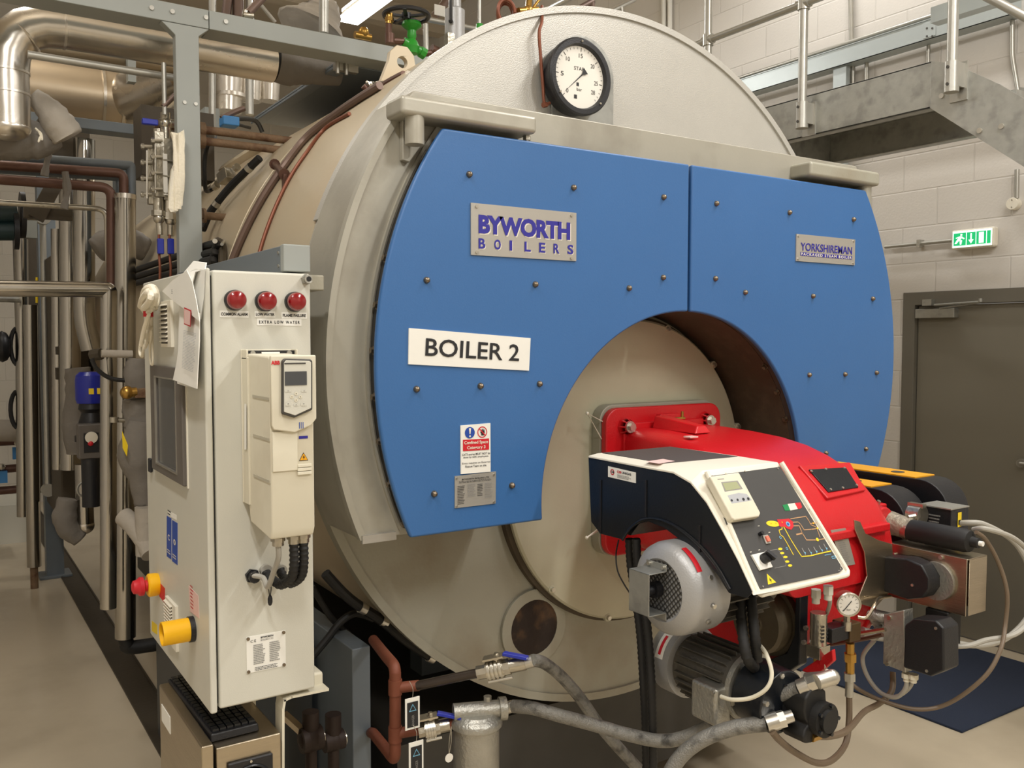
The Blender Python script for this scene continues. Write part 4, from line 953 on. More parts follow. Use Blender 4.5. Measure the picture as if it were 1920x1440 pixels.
# ================================================================ the burner
burner = thing('gas_oil_burner', (2.1, 1.8, 0.72), 'red burner with black control box and white rimmed panel bolted to the boiler front', 'burner')
def rrect(x0, x1, z0, z1, r, n=6):
    p = []
    for cx, cz, a in ((x1-r, z1-r, 0), (x0+r, z1-r, 90), (x0+r, z0+r, 180), (x1-r, z0+r, 270)):
        p += [(cx + r*math.cos(math.radians(a + 90*i/n)), cz + r*math.sin(math.radians(a + 90*i/n))) for i in range(n+1)]
    return p
fx0, fx1, fz0, fz1 = 1.909, 2.457, 1.053, 1.564
MB().mat('lower').prism(rrect(fx0 - .004, fx1 - .004, fz0 - .004, fz1 + .010, .055), 'y', 2.364, 2.409).build('mounting_spacer', burner, bevel=.004)
MB().mat('red').prism(rrect(fx0, fx1, fz0, fz1, .055), 'y', 2.335, 2.363).build('flange', burner, bevel=.006, seg=3)
# ribs and bosses on the flange
b1 = at(1177, 800, y=2.32); b2 = at(1327, 788, y=2.32)
mb = MB().mat('red')
for b in (b1, b2): mb.lathe([(.034, 0), (.024, -.025), (.022, -.028)], V((b.x, 2.336, b.z)), (0, 1, 0), n=8)
zr = (b1.z + b2.z) / 2
mb.box((b1.x, 2.318, zr - .012), (b2.x, 2.338, zr + .010))
cx_ = (b1.x + b2.x) / 2
mb.prism([(cx_ - .06, zr), (cx_ - .045, zr + .035), (cx_ + .045, zr + .035), (cx_ + .06, zr)], 'y', 2.314, 2.338)
mb.box((b1.x - .014, 2.322, fz0 + .06), (b1.x + .012, 2.338, zr)); mb.box((b2.x - .012, 2.322, fz0 + .06), (b2.x + .014, 2.338, zr))
mb.build('flange_rib', burner, bevel=.005)
for b in (b1, b2): MB().mat('zinc').cyl((b.x, 2.309, b.z), (b.x, 2.303, b.z), .020, n=20).cyl((b.x, 2.303, b.z), (b.x, 2.290, b.z), .014, n=6).build('flange_bolt', burner)
# blower housing: lofted red casting
prof = [(2.336, 1.492), (2.22, 1.490), (2.10, 1.485), (1.98, 1.475), (1.88, 1.458), (1.80, 1.434), (1.74, 1.407), (1.68, 1.365), (1.63, 1.318), (1.595, 1.26), (1.582, 1.20)]
mb = MB().mat('red'); secs = []
for i, (yy, zt) in enumerate(prof):
    t = i / (len(prof) - 1); xl = 1.985 - .055 * min(1, t * 3); xr = 2.385 + .02 * min(1, t*3); zb = 1.09
    secs.append([(x, yy, z) for x, z in rrect(xl, xr, zb, zt, .045, 5)])
n = len(secs[0])
vs = [p for s_ in secs for p in s_]; fs = [(i*n+j, i*n+(j+1) % n, (i+1)*n+(j+1) % n, (i+1)*n+j) for i in range(len(secs)-1) for j in range(n)]
fs += [tuple(range(n-1, -1, -1)), tuple(range((len(secs)-1)*n, len(secs)*n))]
mb.add(vs, fs)
body = mb.build('blower_housing', burner, bevel=.003)
vp = catmull([V((y_, z_, 0)) for y_, z_ in ((1.590, 1.22), (1.588, 1.05), (1.602, .95), (1.66, .885), (1.80, .845), (1.98, .86), (2.11, .95), (2.16, 1.10), (2.14, 1.28), (2.05, 1.36), (1.80, 1.38), (1.66, 1.32))], 5, True)[:-1]
def scl(k): return [(1.86 + (p.x - 1.86)*k, 1.11 + (p.y - 1.11)*k) for p in vp]
mb = MB().mat('red').prism(scl(.97), 'x', 2.03, 2.33).prism(scl(1.0), 'x', 2.02, 2.045).prism(scl(1.0), 'x', 2.315, 2.34)
mb.build('volute', burner, bevel=.004)
# clamp lug on top of the neck and cast details
q = at(1268, 800, y=2.22)
mb = MB().mat('red').hexa([(q.x - .03, 2.10, 1.488), (q.x + .045, 2.10, 1.488), (q.x + .03, 2.31, 1.488), (q.x - .03, 2.31, 1.488), (q.x - .0, 2.12, 1.512), (q.x + .04, 2.12, 1.512), (q.x + .025, 2.30, 1.535), (q.x - .025, 2.30, 1.535)])
mb.build('clamp_lug', burner, bevel=.005)
q = at(1275, 785, y=2.26); MB().mat('brass').cyl(q + V((-.025, 0, 0)), q + V((.02, 0, .0)), .006).cyl(q + V((.01, 0, -.005)), q + V((.01, 0, .025)), .005).build('clamp_stud', burner)
q = at(1292, 838, y=2.05); MB().mat('pink').box((q.x - .015, 2.03, 1.487), (q.x + .02, 2.06, 1.491)).build('marker_label', burner)
# window on the slope
def onp(u, v, P0, N):
    d = FW + RT * ((u - 960) / FOC) - UPV * ((v - 720) / FOC); o = V((0, 0, CAM_H)); N = V(N)
    return o + d * ((V(P0) - o).dot(N) / d.dot(N))
S0 = V((2.2, 1.78, 1.428)); Sd = V((0, -.145, -.105)).normalized(); SN = V((1, 0, 0)).cross(Sd); SN = SN if SN.z > 0 else -SN
def slab(mb, pts, P0, N, h0, h1):
    N = V(N).normalized(); A = [onp(u, v, V(P0) + N*h1, N) for u, v in pts]; B = [p - N * (h1 - h0) for p in A]; k = len(pts)
    return mb.add(A + B, [tuple(range(k)), tuple(range(2*k-1, k-1, -1))] + [(i, (i+1) % k, (i+1) % k + k, i + k) for i in range(k)])
slab(MB().mat('red'), [(1498,872),(1594,866),(1624,918),(1552,934)], S0, SN, -.04, .012).build('window_frame', burner, bevel=.004)
wd = slab(MB().mat('satin'), [(1517,880),(1586,876),(1610,913),(1554,922)], S0, SN, .012, .016).build('inspection_window', burner, bevel=.001, label='dark glossy inspection window')
for u, v in ((1521,884),(1548,880),(1583,878),(1606,910),(1580,915),(1557,918)):
    p = onp(u, v, S0 + SN*.016, SN); MB().mat('zinc').cyl(p, p + SN*.003, .004, n=10).build('window_screw', wd)
# red port for the flame sensor and side plate
a = at(1600, 955, y=1.62); 
mb = MB().mat('red').cyl((2.415, 1.70, 1.243), (2.415, 1.62, 1.243), .046, n=28).box((2.32, 1.66, 1.20), (2.42, 1.74, 1.29)).box((2.43, 1.67, 1.26), (2.50, 1.70, 1.285))
mb.build('side_port', burner, bevel=.005)
mb = MB(); P = [at(u, v, y=1.579) for u, v in ((1580,1062),(1603,1058),(1585,990),(1557,994))]; mb.mat('plate').add([p + V((0, -.001, 0)) for p in P] + P, [(0,1,2,3),(0,1,5,4),(1,2,6,5),(2,3,7,6),(3,0,4,7)])
mb.mat('greyink').lines(P[0] + V((.008, -.001, .01)), .03, .085, 12, P[1]-P[0], (P[3]-P[0]), fill=.5); mb.build('data_plate', burner)
mb = MB().mat('red').box((1.96, 1.570, 1.232), (2.37, 1.60, 1.256)); mb.build('casting_ledge', burner, bevel=.005)
# control box --------------------------------------------------------
XL, XR = 1.55, 1.86
sideA = [(1222,874),(1262,884),(1295,903),(1325,940),(1355,993),(1385,1050),(1412,1108)]
topback = V((XL, 1.975, 1.470))
A = [topback + V((0, 0, 0))] + [at(u, v, x=XL) for u, v in sideA]
A[1].z = 1.468
pTL, pBL = at(1325, 888, x=1.585), at(1420, 1110, x=1.585)
pTR = at(1465, 870, y=pTL.y); pBR = at(1588, 1072, y=pBL.y)
# black side and body
low = [at(u, v, x=XL) for u, v in ((1400,1122),(1366,1112),(1345,1078),(1318,1045),(1280,1016),(1245,990),(1215,978),(1188,984),(1168,1012),(1125,1001),(1108,978))]
poly = [(p.y, p.z) for p in A] + [(p.y, p.z) for p in low]
mb = MB().mat('satin').prism([(y, z - (.003 if i < len(A) else 0)) for i, (y, z) in enumerate(poly)], 'x', XL, XL + .003)
inner = [(1.965, 1.468), (1.70, 1.468), (pTL.y + .055, pTL.z - .004), (pTL.y + .012, pTL.z - .016), (pBL.y + .012, pBL.z - .012)] + [(p.y + .008, p.z + .006) for p in low]
mb.prism(inner, 'x', XL + .034, XR - .006)
cb = mb.build('control_box', burner, bevel=.003, label='black moulded control box')
mb = MB().mat('black')
for u in (1127, 1212, 1313):
    p = at(u, 900 if u < 1300 else 985, x=XL); q = at(u, 1000 if u < 1200 else (975 if u < 1300 else 1035), x=XL); mb.obox(((p.x) - .0015, p.y, (p.z+q.z)/2), (.003, .006, abs(p.z-q.z)))
mb.build_each('side_rib', cb)
# arch lip around the fan
aa = [at(u, v, x=XL) for u, v in ((1168,1012),(1180,994),(1200,977),(1222,972),(1250,978),(1285,998),(1320,1030),(1348,1066),(1370,1105))]
MB().mat('satin').tube([p + V((-.002, 0, 0)) for p in aa], .004, 8).build('arch_lip', cb)
# white hood between box side and panel
Bp = [V((1.575, 1.965, 1.4765)), V((1.58, 1.70, 1.4775)), pTL + V((0, .06, .006)), pTL + V((-.004, .012, .006))] + [pTL.lerp(pBL, t) + V((-.004, 0, .001)) for t in (.3, .6, .85, 1.0)]
k = len(A)
hood = MB().mat('white')
Lo = [a + V((0, 0, -.010)) for a in A]
R_ = [V((pBR.x if i >= 4 else (pTR.x + .002), b.y, b.z)) for i, b in enumerate(Bp)]
def lerpx(b, t): return V((b.x + (pTR.x + (pBR.x - pTR.x) * t - b.x), b.y, b.z))
R_ = []
for i, b in enumerate(Bp):
    t = 0 if i < 4 else (.3, .6, .85, 1.0)[i-4]; R_.append(V((pTR.x + (pBR.x - pTR.x)*t, b.y, b.z)))
Rlo = [r + V((.004, 0, -.016)) for r in R_]
vs = Lo + A + Bp + R_ + Rlo
fs = []
for s_ in range(4):
    for i in range(k - 1): fs.append((s_*k + i, s_*k + i + 1, (s_+1)*k + i + 1, (s_+1)*k + i))
fs.append(tuple(range(0, 5*k, k))); fs.append(tuple(range(k-1, 5*k, k)))
hood.add(vs, fs)
hd = hood.build('hood', burner, bevel=.002, label='off-white plastic hood of the control box')
# rounded bottom rim and side rims
rim = [pTL + V((0, 0, .004)), pTL.lerp(pBL, .5) + V((0, 0, .003)), pTL.lerp(pBL, .93) + V((0, 0, .002)), pBL + V((.006, -.004, -.004)), pBL + V((.03, -.006, -.006)), pBL.lerp(pBR, .5) + V((0, -.006, -.006)), pBR + V((-.03, -.006, -.006)), pBR + V((-.003, -.003, -.002)), pTR.lerp(pBR, .93) + V((.002, 0, .002)), pTR.lerp(pBR, .5) + V((.002, 0, .003)), pTR + V((0, 0, .004))]
MB().mat('white').tube(rim, .0065, 10, sub=5).build('panel_rim', burner)
bt = [at(1115, 852, z=1.478), at(1255, 840.5, z=1.478), at(1380, 857, z=1.478), at(1236, 871, z=1.478)]
bt = [V((1.585, 1.955, 1.4785)), V((1.845, 1.955, 1.4785)), V((1.845, 1.69, 1.4785)), V((1.585, 1.70, 1.4785))]
MB().mat(pm('dark_brown_grey_cover', (76, 70, 68), .5, 0, .02, 20)).add(bt + [p - V((0, 0, .002)) for p in bt], [(0,1,2,3),(0,1,5,4),(1,2,6,5),(2,3,7,6),(3,0,4,7)]).build('top_cover', burner)
lb = [at(u, v, z=1.4788) for u, v in ((1210,866),(1243,861),(1266,865),(1236,870))]; mb = MB().mat('pink').add([p + V((0,0,.0008)) for p in lb], [(0,1,2,3)]); mb.build('top_label', burner)
# label on the side
P = [at(u, v, x=XL - .0008) for u, v in ((1140,894),(1192,906),(1192,886),(1140,874))]; ex = P[1]-P[0]; ez = P[3]-P[0]
mb = MB().mat('paper').add(P + [p + V((.0008,0,0)) for p in P], [(0,1,2,3),(0,1,5,4),(1,2,6,5),(2,3,7,6),(3,0,4,7)])
mb.mat('redp').text('CIB', P[0] + ex*.34 + ez*.58, ex.length*.16, ez.length*.22, ex, (0,0,1), .03).mat('ink').text('UNIGAS', P[0] + ex*.52 + ez*.58, ex.length*.33, ez.length*.22, ex, (0,0,1), .02)
disc(mb, P[0] + ex*.17 + ez*.55, ez.length*.28, 'redp', ex, (0,0,1), .001, 20, ez.length*.2); mb.mat('ink').text('CIB', P[0] + ex*.12 + ez*.46, ex.length*.12, ez.length*.2, ex, (0,0,1), .03); mb.mat('greyink').lines(P[0] + ex*.35 + ez*.12, ex.length*.55, ez.length*.35, 3, ex, (0,0,1))
mb.build('maker_label', cb)
# control panel overlay
ez_ = (pTL - pBL).normalized(); ex_ = V((1, 0, 0)); PN = ex_.cross(ez_).normalized()
if PN.y > 0: PN = -PN
P0 = pTL + PN * .004
def pp(u, v, h=0.0): return onp(u, v, P0 + PN*h, PN)
ov = [(1329,893),(1463,875),(1581,1067),(1574,1073),(1428,1104),(1420,1098),(1372,985),(1364,983)]
pn = slab(MB().mat('panel'), ov, P0, PN, -.004, 0).build('control_panel', burner, label='dark grey control panel with a yellow pipe diagram')
def pslab(name, pts, m, h0, h1, par=None, bev=0, label=None):
    return slab(MB().mat(m), pts, P0, PN, h0, h1).build(name, par or pn, bevel=bev, label=label)
for u, v in ((1335,893),(1458,879),(1396,884),(1363,975),(1517,955),(1575,1066),(1430,1100),(1576,1062)):
    p = pp(u, v); MB().mat('zinc').cyl(p, p + PN*.002, .0022, n=8).build('panel_screw', pn)
kb = pslab('keypad_display', [(1331,893),(1386,885),(1427,962),(1424,968),(1378,975),(1373,972)], 'cream', 0, .022, None, .004, 'cream handheld display unit')
def kslab(name, pts, m, h=.0222): 
    A = [pp(u, v, h) for u, v in pts]; return MB().mat(m).add(A + [a - PN*.001 for a in A], [tuple(range(len(A)))] + [(i, (i+1) % len(A), (i+1) % len(A) + len(A), i + len(A)) for i in range(len(A))]).build(name, kb)
kslab('display_frame', [(1352,904),(1383,901),(1393,917),(1359,922)], 'greyink'); kslab('lcd', [(1355,906),(1381,903),(1389,915.5),(1361,920)], 'lcd', .0225)
M['keygrey'] = pm('key_grey', (170, 172, 176), .5, 0, 0)
kslab('key_field', [(1364,929),(1385,924),(1400,926),(1410,938),(1394,941),(1372,944)], 'keygrey')
mb = MB()
for u, v in ((1372,938),(1383,937),(1394,936),(1403,935)): disc(mb, pp(u, v, .0228), .0038 if u > 1390 else .003, 'ink', ex_, ez_, .0005, 12)
mb.build_each('key', kb); mb = MB().mat('cream').cyl(pp(1361, 888, .022), pp(1361, 888, .0225), .002); mb.mat('greyink'); A = [pp(u, v, .0224) for u, v in ((1345,898),(1357,897),(1358,898.5),(1346,899.5))]; mb.add(A, [(0,1,2,3)]); mb.build('keypad_mark', kb)
# flag
mb = MB()
for pts, m in (([(1467,947),(1477,945),(1482,957),(1472,957.5)], 'greenp'), ([(1477,945),(1490,943),(1496,954.5),(1482,957)], 'white'), ([(1490,943),(1501,942),(1504,951),(1501,953.5),(1496,954.5)], 'redp')):
    A = [pp(u, v, .0008) for u, v in pts]; mb.mat(m).add(A, [tuple(range(len(A)))])
mb.build('flag_mark', pn)
# pipe diagram
def pl(mb, pts, wd, m, h=.0006):
    mb.mat(m); P = [pp(u, v, h) for u, v in pts]
    for a, b in zip(P[:-1], P[1:]):
        d = (b - a).normalized(); s_ = PN.cross(d) * wd / 2; mb.add([a - s_ - d*wd/2, a + s_ - d*wd/2, b + s_ + d*wd/2, b - s_ + d*wd/2], [(0,1,2,3)])
def cj(u, v): return (1400 + u*.22917, 860 + v*.22917)      # close-up pixels to frame pixels
mb = MB()
el = [pp(*cj(215 + 55*math.cos(a), 532 + 24*math.sin(a) + 6*math.cos(a)), .0006) for a in [i*2*PI/20 for i in range(20)]]; mb.mat('yelp').add(el, [tuple(range(20))])
A = [pp(*cj(*q), .0009) for q in ((248,497),(300,495),(345,490),(378,515),(385,555),(365,582),(330,572),(310,556),(270,556))]; mb.mat('redp').add(A, [tuple(range(9))])
disc(mb, pp(*cj(338, 535), .0014), .0068, 'cyanp', ex_, ez_, .0003, 18); disc(mb, pp(*cj(338, 535), .0018), .0034, 'bluep', ex_, ez_, .0004, 14)
disc(mb, pp(*cj(200, 530), .0012), .0016, 'orange', ex_, ez_, .0003, 10); disc(mb, pp(*cj(240, 528), .0012), .0016, 'orange', ex_, ez_, .0003, 10); disc(mb, pp(*cj(290, 520), .0012), .002, 'orange', ex_, ez_, .0003, 10)
pl(mb, [cj(290, 560), cj(290, 575), cj(265, 585), cj(275, 620), cj(300, 640), cj(330, 690), cj(360, 745), cj(382, 785)], .0022, 'yelp')
pl(mb, [cj(305, 560), cj(360, 660), cj(410, 740), cj(450, 800), cj(520, 795), cj(600, 775), cj(690, 755)], .0026, 'yelp')
pl(mb, [cj(360, 492), cj(400, 485), cj(485, 472), cj(510, 510), cj(525, 540), cj(570, 560), cj(600, 640)], .0024, 'tanp')
pl(mb, [cj(375, 520), cj(420, 518), cj(440, 535), cj(470, 582), cj(530, 578), cj(590, 570)], .0026, 'tanp')
pl(mb, [cj(385, 550), cj(430, 548), cj(450, 600), cj(490, 665), cj(570, 665), cj(635, 655)], .0026, 'tanp')
pl(mb, [cj(525, 530), cj(575, 525)], .002, 'tanp'); pl(mb, [cj(410, 620), cj(455, 610)], .004, 'tanp')
disc(mb, pp(*cj(578, 662), .001), .0048, 'yelp', ex_, ez_, .0004, 14); disc(mb, pp(*cj(545, 528), .001), .003, 'orange', ex_, ez_, .0004, 10); disc(mb, pp(*cj(578, 570), .001), .0028, 'yelp', ex_, ez_, .0004, 10)
for u, v in ((275,738),(290,772),(317,804),(331,842),(355,874)):
    el = [pp(*cj(u + 18*math.cos(a), v + 10*math.sin(a)), .0006) for a in [i*2*PI/12 for i in range(12)]]; mb.mat('yelp').add(el, [tuple(range(12))])
for u, v in ((455,735),(505,735),(550,725),(595,715),(632,700)): pl(mb, [cj(u, v), cj(u + 25, v + 50)], .0026, 'greyink'); disc(mb, pp(*cj(u + 22, v + 35), .001), .0026, 'cyanp', ex_, ez_, .0004, 10)
for u, v in ((275,645),(328,735)): disc(mb, pp(*cj(u, v), .001), .0036, 'cyanp', ex_, ez_, .0004, 12, .0022)
pl(mb, [cj(640, 790), cj(690, 780)], .0014, 'cyanp'); pl(mb, [cj(695, 800), cj(722, 795), cj(728, 812), cj(702, 817), cj(695, 800)], .0018, 'cyanp'); pl(mb, [cj(750, 915), cj(775, 910)], .0014, 'greyink')
pl(mb, [cj(150, 755), cj(250, 742), cj(275, 765), cj(320, 850), cj(322, 876), cj(230, 895)], .001, 'greyink')
mb.build('pipe_diagram', pn)
A = [pp(*cj(*q), .0006) for q in ((165,940),(242,1012),(175,1030))]; c = sum(A, V())/3
mb = MB().mat('yelp').add(A, [(0,1,2)]); mb.mat('ink'); mb.add([c + ex_*a*.005 + ez_*b*.007 + PN*.0006 for a, b in ((.2,1),(-.7,-.1),(0,-.1),(-.3,-1),(.8,.2),(.1,.2))], [tuple(range(6))]); mb.build('warning_mark', pn)
# selector switch, reset button, indicator
ss = slab(MB().mat('paper'), [cj(42,785), cj(155,760), cj(215,885), cj(115,912)], P0, PN, 0, .006).build('selector_switch', pn, bevel=.001)
p = pp(*cj(140, 820), .006); MB().mat('black').cyl(p, p + PN*.022, .0125, n=24).obox(p + PN*.026 , (.026, .009, .010), (.5, -.6, -.6), PN).build('selector_knob', ss)
p = pp(1424, 1002); MB().mat('black').cyl(p, p + PN*.012, .0048, n=14).build('indicator_cap', pn)
p = pp(1436.5, 1012); rb = MB().mat('plate').obox(p + PN*.002, (.017, .022, .004), ex_, PN).build('reset_button', pn, bevel=.001)
M['amber'] = pm('salmon_lens', (236, 120, 96), .3, 0, 0); MB().mat('amber').obox(p + PN*.006, (.010, .014, .006), ex_, PN).build('button_lens', rb, bevel=.001)
mb = MB()
for u, v in ((1421,987),(1441,999),(1406,1036),(1422,1032)): A = pp(u, v); mb.mat('white').quad(A, .006, .0014, ex_, ez_, .0006)
mb.build_each('caption', pn)
# fan motor ----------------------------------------------------------
fc = V((1.49, 1.607, 1.183))
mb = MB().mat('cowl').lathe([(.070, .002), (.078, -.004), (.098, .004), (.113, .018), (.117, .034), (.117, .095), (.1165, .12)], fc, (1, 0, 0), n=56)
fm = mb.build('fan_cowl', burner, label='silver fan cowl of the blower motor')
mb = MB().mat('darkrim')
for i in range(-7, 8):
    o = i * .0105
    l = math.sqrt(max(.071**2 - o*o, 0))
    for sg in (1, -1):
        d = V((0, .707, .707*sg)); s_ = V((0, -.707*sg, .707)); c = fc + V((.0005, 0, 0)) + s_ * o
        mb.obox(c, (.0016, l*2, .0026), (1,0,0), s_)
mb.build('fan_grille', fm)
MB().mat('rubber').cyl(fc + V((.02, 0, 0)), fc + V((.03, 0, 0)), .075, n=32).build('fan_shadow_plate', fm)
cv = fc + V((-.055, .012, .003))
mb = MB().mat('galv').box((fc.x - .062, fc.y - .025, fc.z - .052), (fc.x - .060, fc.y + .048, fc.z + .052)).box((fc.x - .062, fc.y - .025, fc.z + .050), (fc.x - .004, fc.y + .048, fc.z + .052)).box((fc.x - .062, fc.y - .025, fc.z - .052), (fc.x - .004, fc.y + .048, fc.z - .050))
mb.box((fc.x - .006, fc.y - .025, fc.z + .05), (fc.x - .004, fc.y + .048, fc.z + .068)).box((fc.x - .006, fc.y - .025, fc.z - .07), (fc.x - .004, fc.y + .048, fc.z - .05))
mb.build('sensor_bracket', fm, bevel=.0008, label='folded grey metal bracket')
for yy in (-.015, .035): MB().mat('zinc').cyl(fc + V((-.006, yy, .060)), fc + V((-.012, yy, .060)), .005, n=6).build('bracket_bolt', fm)
MB().mat('black').cyl(fc + V((-.045, .01, 0)), fc + V((0, .01, 0)), .012).cyl(fc + V((-.02, .01, .0)), fc + V((0, .01, 0)), .02).build('sensor', fm)
mb = MB().mat('motor').cyl(fc + V((.11, 0, 0)), fc + V((.33, 0, 0)), .092, n=32)
for i in range(26):
    a = i * 2*PI/26; mb.obox(fc + V((.20, math.cos(a)*.099, math.sin(a)*.099)), (.20, .022, .004), (1,0,0), V((0, -math.sin(a), math.cos(a))))
mb.build('fan_motor', burner, label='grimy finned electric motor')
for (dy, dz) in ((-.105, .045), (-.117, -.02), (-.10, -.062)): p = fc + V((.06, dy, dz)); MB().mat('zinc').cyl(p, p + V((0, dy, dz)).normalized()*.006, .006, n=10).build('cowl_screw', fm)
a = math.radians(55); 
def wrap(mb, cen, r, x0, x1, a0, a1, m, n=8):
    mb.mat(m); A = [V((cen.x + x0, cen.y + r*math.cos(math.radians(a0+(a1-a0)*i/n)), cen.z + r*math.sin(math.radians(a0+(a1-a0)*i/n)))) for i in range(n+1)]; B = [p + V((x1-x0, 0, 0)) for p in A]
    mb.add(A + B, [(i, i+1, i+n+2, i+n+1) for i in range(n)])
    return mb
wrap(MB(), fc, .1178, .024, .040, 112, 148, 'redp').build('direction_arrow', fm)
# dark motor disc on volute, red base lug
dc = V((2.02, 1.712, .993))
M['brownmotor'] = pm('brown_dusty_motor', (92, 82, 64), .6, .2, .15, 12, .2, 60)
mb = MB().mat('brownmotor').cyl(dc + V((-.02, 0, 0)), dc, .105, n=40).lathe([(.092, .0), (.092, -.06), (.084, -.07), (.03, -.074), (.028, -.08), (0, -.081)], dc, (1, 0, 0), n=36)
mb.build('rear_motor', burner, label='grimy brown-grey motor end')
mb = MB().mat('satin').prism([(1.585, .90), (1.70, .80), (1.84, .80), (1.72, .865), (1.63, .92), (1.604, .98), (1.602, 1.10), (1.585, 1.10)], 'x', 1.985, 2.02); mb.build('base_bracket', burner, bevel=.004)
for u, v in ((1513,1177),(1509,1204)): p = at(u, v, x=1.983); MB().mat('zinc').cyl(p, p + V((-.008, 0, 0)), .007, n=6).build('bracket_bolt', burner)
q = [at(u, v, x=1.98) for u, v in ((1504,1255),(1560,1218),(1562,1240),(1518,1278),(1504,1272))]
mb = MB().mat('red').prism([(p.y, p.z) for p in q], 'x', 1.98, 1.995); mb.build('red_foot', burner, bevel=.003)
q = [at(u, v, x=1.979) for u, v in ((1503,1258),(1517,1262),(1518,1278),(1503,1273))]; MB().mat('paper').add([p - V((.001,0,0)) for p in q] + q, [(0,1,2,3),(0,1,5,4),(1,2,6,5),(2,3,7,6),(3,0,4,7)]).build('foot_label', burner)
# oil pump set: motor axis runs towards the viewer ---------------------------
AX, AZ = 1.72, .918
mb = MB().mat('cowl').lathe([(.0, .0), (.078, .0), (.092, -.006), (.097, -.02), (.097, -.085), (.094, -.086)], (AX, 1.81, AZ), (0, 1, 0), n=44); pw = mb.build('pump_cowl', burner, label='silver cowl of the oil pump motor')
def wrapy(mb, r, y0, y1, a0, a1, m, n=8):
    mb.mat(m); A = [V((AX + r*math.cos(math.radians(a0+(a1-a0)*i/n)), y0, AZ + r*math.sin(math.radians(a0+(a1-a0)*i/n)))) for i in range(n+1)]; B = [p + V((0, y1-y0, 0)) for p in A]
    mb.add(A + B, [(i, i+1, i+n+2, i+n+1) for i in range(n)]); return mb
wrapy(wrapy(MB(), .0978, 1.745, 1.775, 125, 168, 'paper'), .0983, 1.755, 1.765, 130, 162, 'redp').build('arrow_sticker', pw)
mb = MB().mat('motor').cyl((AX, 1.725, AZ), (AX, 1.54, AZ), .078, n=28)
for i in range(24):
    a = i*2*PI/24; mb.obox(V((AX + math.cos(a)*.082, 1.63, AZ + math.sin(a)*.082)), (.16, .014, .003), (0,1,0), V((-math.sin(a), 0, math.cos(a))))
mb.build('pump_motor', burner, label='grimy finned oil pump motor')
tb = MB().mat('cast').box((1.600, 1.525, .838), (1.655, 1.615, .935)).build('terminal_box', burner, bevel=.010, seg=3)
MB().mat('zinc').cyl((1.602, 1.535, .925), (1.596, 1.535, .925), .005, n=10).build('box_screw', tb)
MB().mat('nickel').cyl((1.655, 1.512, .90), (1.64, 1.512, .90), .010, n=12).build('box_gland', tb)
MB().mat('cast').lathe([(.05, 0), (.078, -.01), (.088, -.02), (.088, -.035), (.0, -.036)], (AX, 1.55, AZ), (0, 1, 0), n=40).build('motor_flange', burner)
MB().mat('satin').cyl((AX, 1.513, AZ), (AX, 1.42, AZ - .006), .080, n=40).build('coupling_housing', burner, bevel=.004)
for i in range(5):
    a = i*2*PI/5 + .5; q = V((AX + math.cos(a)*.066, 1.42, AZ + math.sin(a)*.066)); MB().mat('zinc').cyl(q, q + V((0, -.009, 0)), .007, n=6).build('coupling_bolt', burner)
PY = 1.375
oc = at(1518, 1342, y=PY)
mb = MB().mat('rubber').prism([(oc.x + (u - 1518)*.00118, oc.z - (v - 1342)*.00124) for u, v in ((1484,1295),(1500,1282),(1530,1284),(1548,1292),(1550,1312),(1557,1322),(1557,1352),(1546,1368),(1525,1376),(1508,1388),(1488,1386),(1478,1372),(1484,1358),(1496,1350),(1486,1338),(1480,1320))], 'y', PY - .02, PY + .05)
pmp = mb.build('oil_pump', burner, bevel=.006, label='black cast oil pump')
MB().mat('rubber').cyl(oc + V((.012, -.042, 0)), oc + V((.012, -.02, 0)), .042, n=28).cyl(oc + V((.012, -.052, 0)), oc + V((.012, -.04, 0)), .028, n=24).build('pump_cover', pmp)
for i in range(5): a = i*2*PI/5; p = oc + V((.012 + math.cos(a)*.036, -.043, math.sin(a)*.036)); MB().mat('satin').cyl(p, p + V((0, -.006, 0)), .005, n=6).build('cover_bolt', pmp)
MB().mat('black').cyl((oc.x - .03, PY + .05, AZ), (AX, 1.42, AZ), .04).build('pump_neck', burner)
# hose, igniter tube along the right side ------------------------------
hx = 2.455
mb = MB().mat('nickel').cyl((hx - .01, 1.682, 1.243), (hx - .006, 1.66, 1.243), .040, n=32).cyl((hx, 1.575, 1.228), (hx, 1.558, 1.226), .034, n=32).cyl((hx - .012, 1.67, 1.283), (hx - .012, 1.66, 1.30), .006).cyl((hx, 1.57, 1.262), (hx + .02, 1.56, 1.266), .008)
mb.build_each('hose_clamp', burner)
M['crinkle'] = pm('crumpled_foil_hose', (150, 142, 126), .45, .5, .18, 26, .7, 34)
MB().mat('crinkle').tube([(hx - .008, 1.67, 1.243), (hx - .004, 1.62, 1.236), (hx, 1.56, 1.228)], [.037, .035, .036, .034, .033, .033], 24, sub=4).build('air_hose', burner, label='crumpled grey flexible hose')
MB().mat('rubber').lathe([(.030, 0), (.033, .004), (.033, .05), (.0335, .052), (.0335, .17), (.030, .185), (.016, .19), (.014, .21), (0, .212)], (hx, 1.562, 1.226), (0, -1, .0), n=32).mat('paper').cyl((hx, 1.352, 1.226), (hx, 1.340, 1.226), .007).build('flame_sensor', burner, label='black cylindrical flame scanner')
MB().mat('nickel').cyl((hx + .06, 1.60, 1.262), (hx + .06, 1.56, 1.262), .030, n=24).obox((hx + .06, 1.58, 1.292), (.02, .05, .012)).build('elbow_clamp', burner)
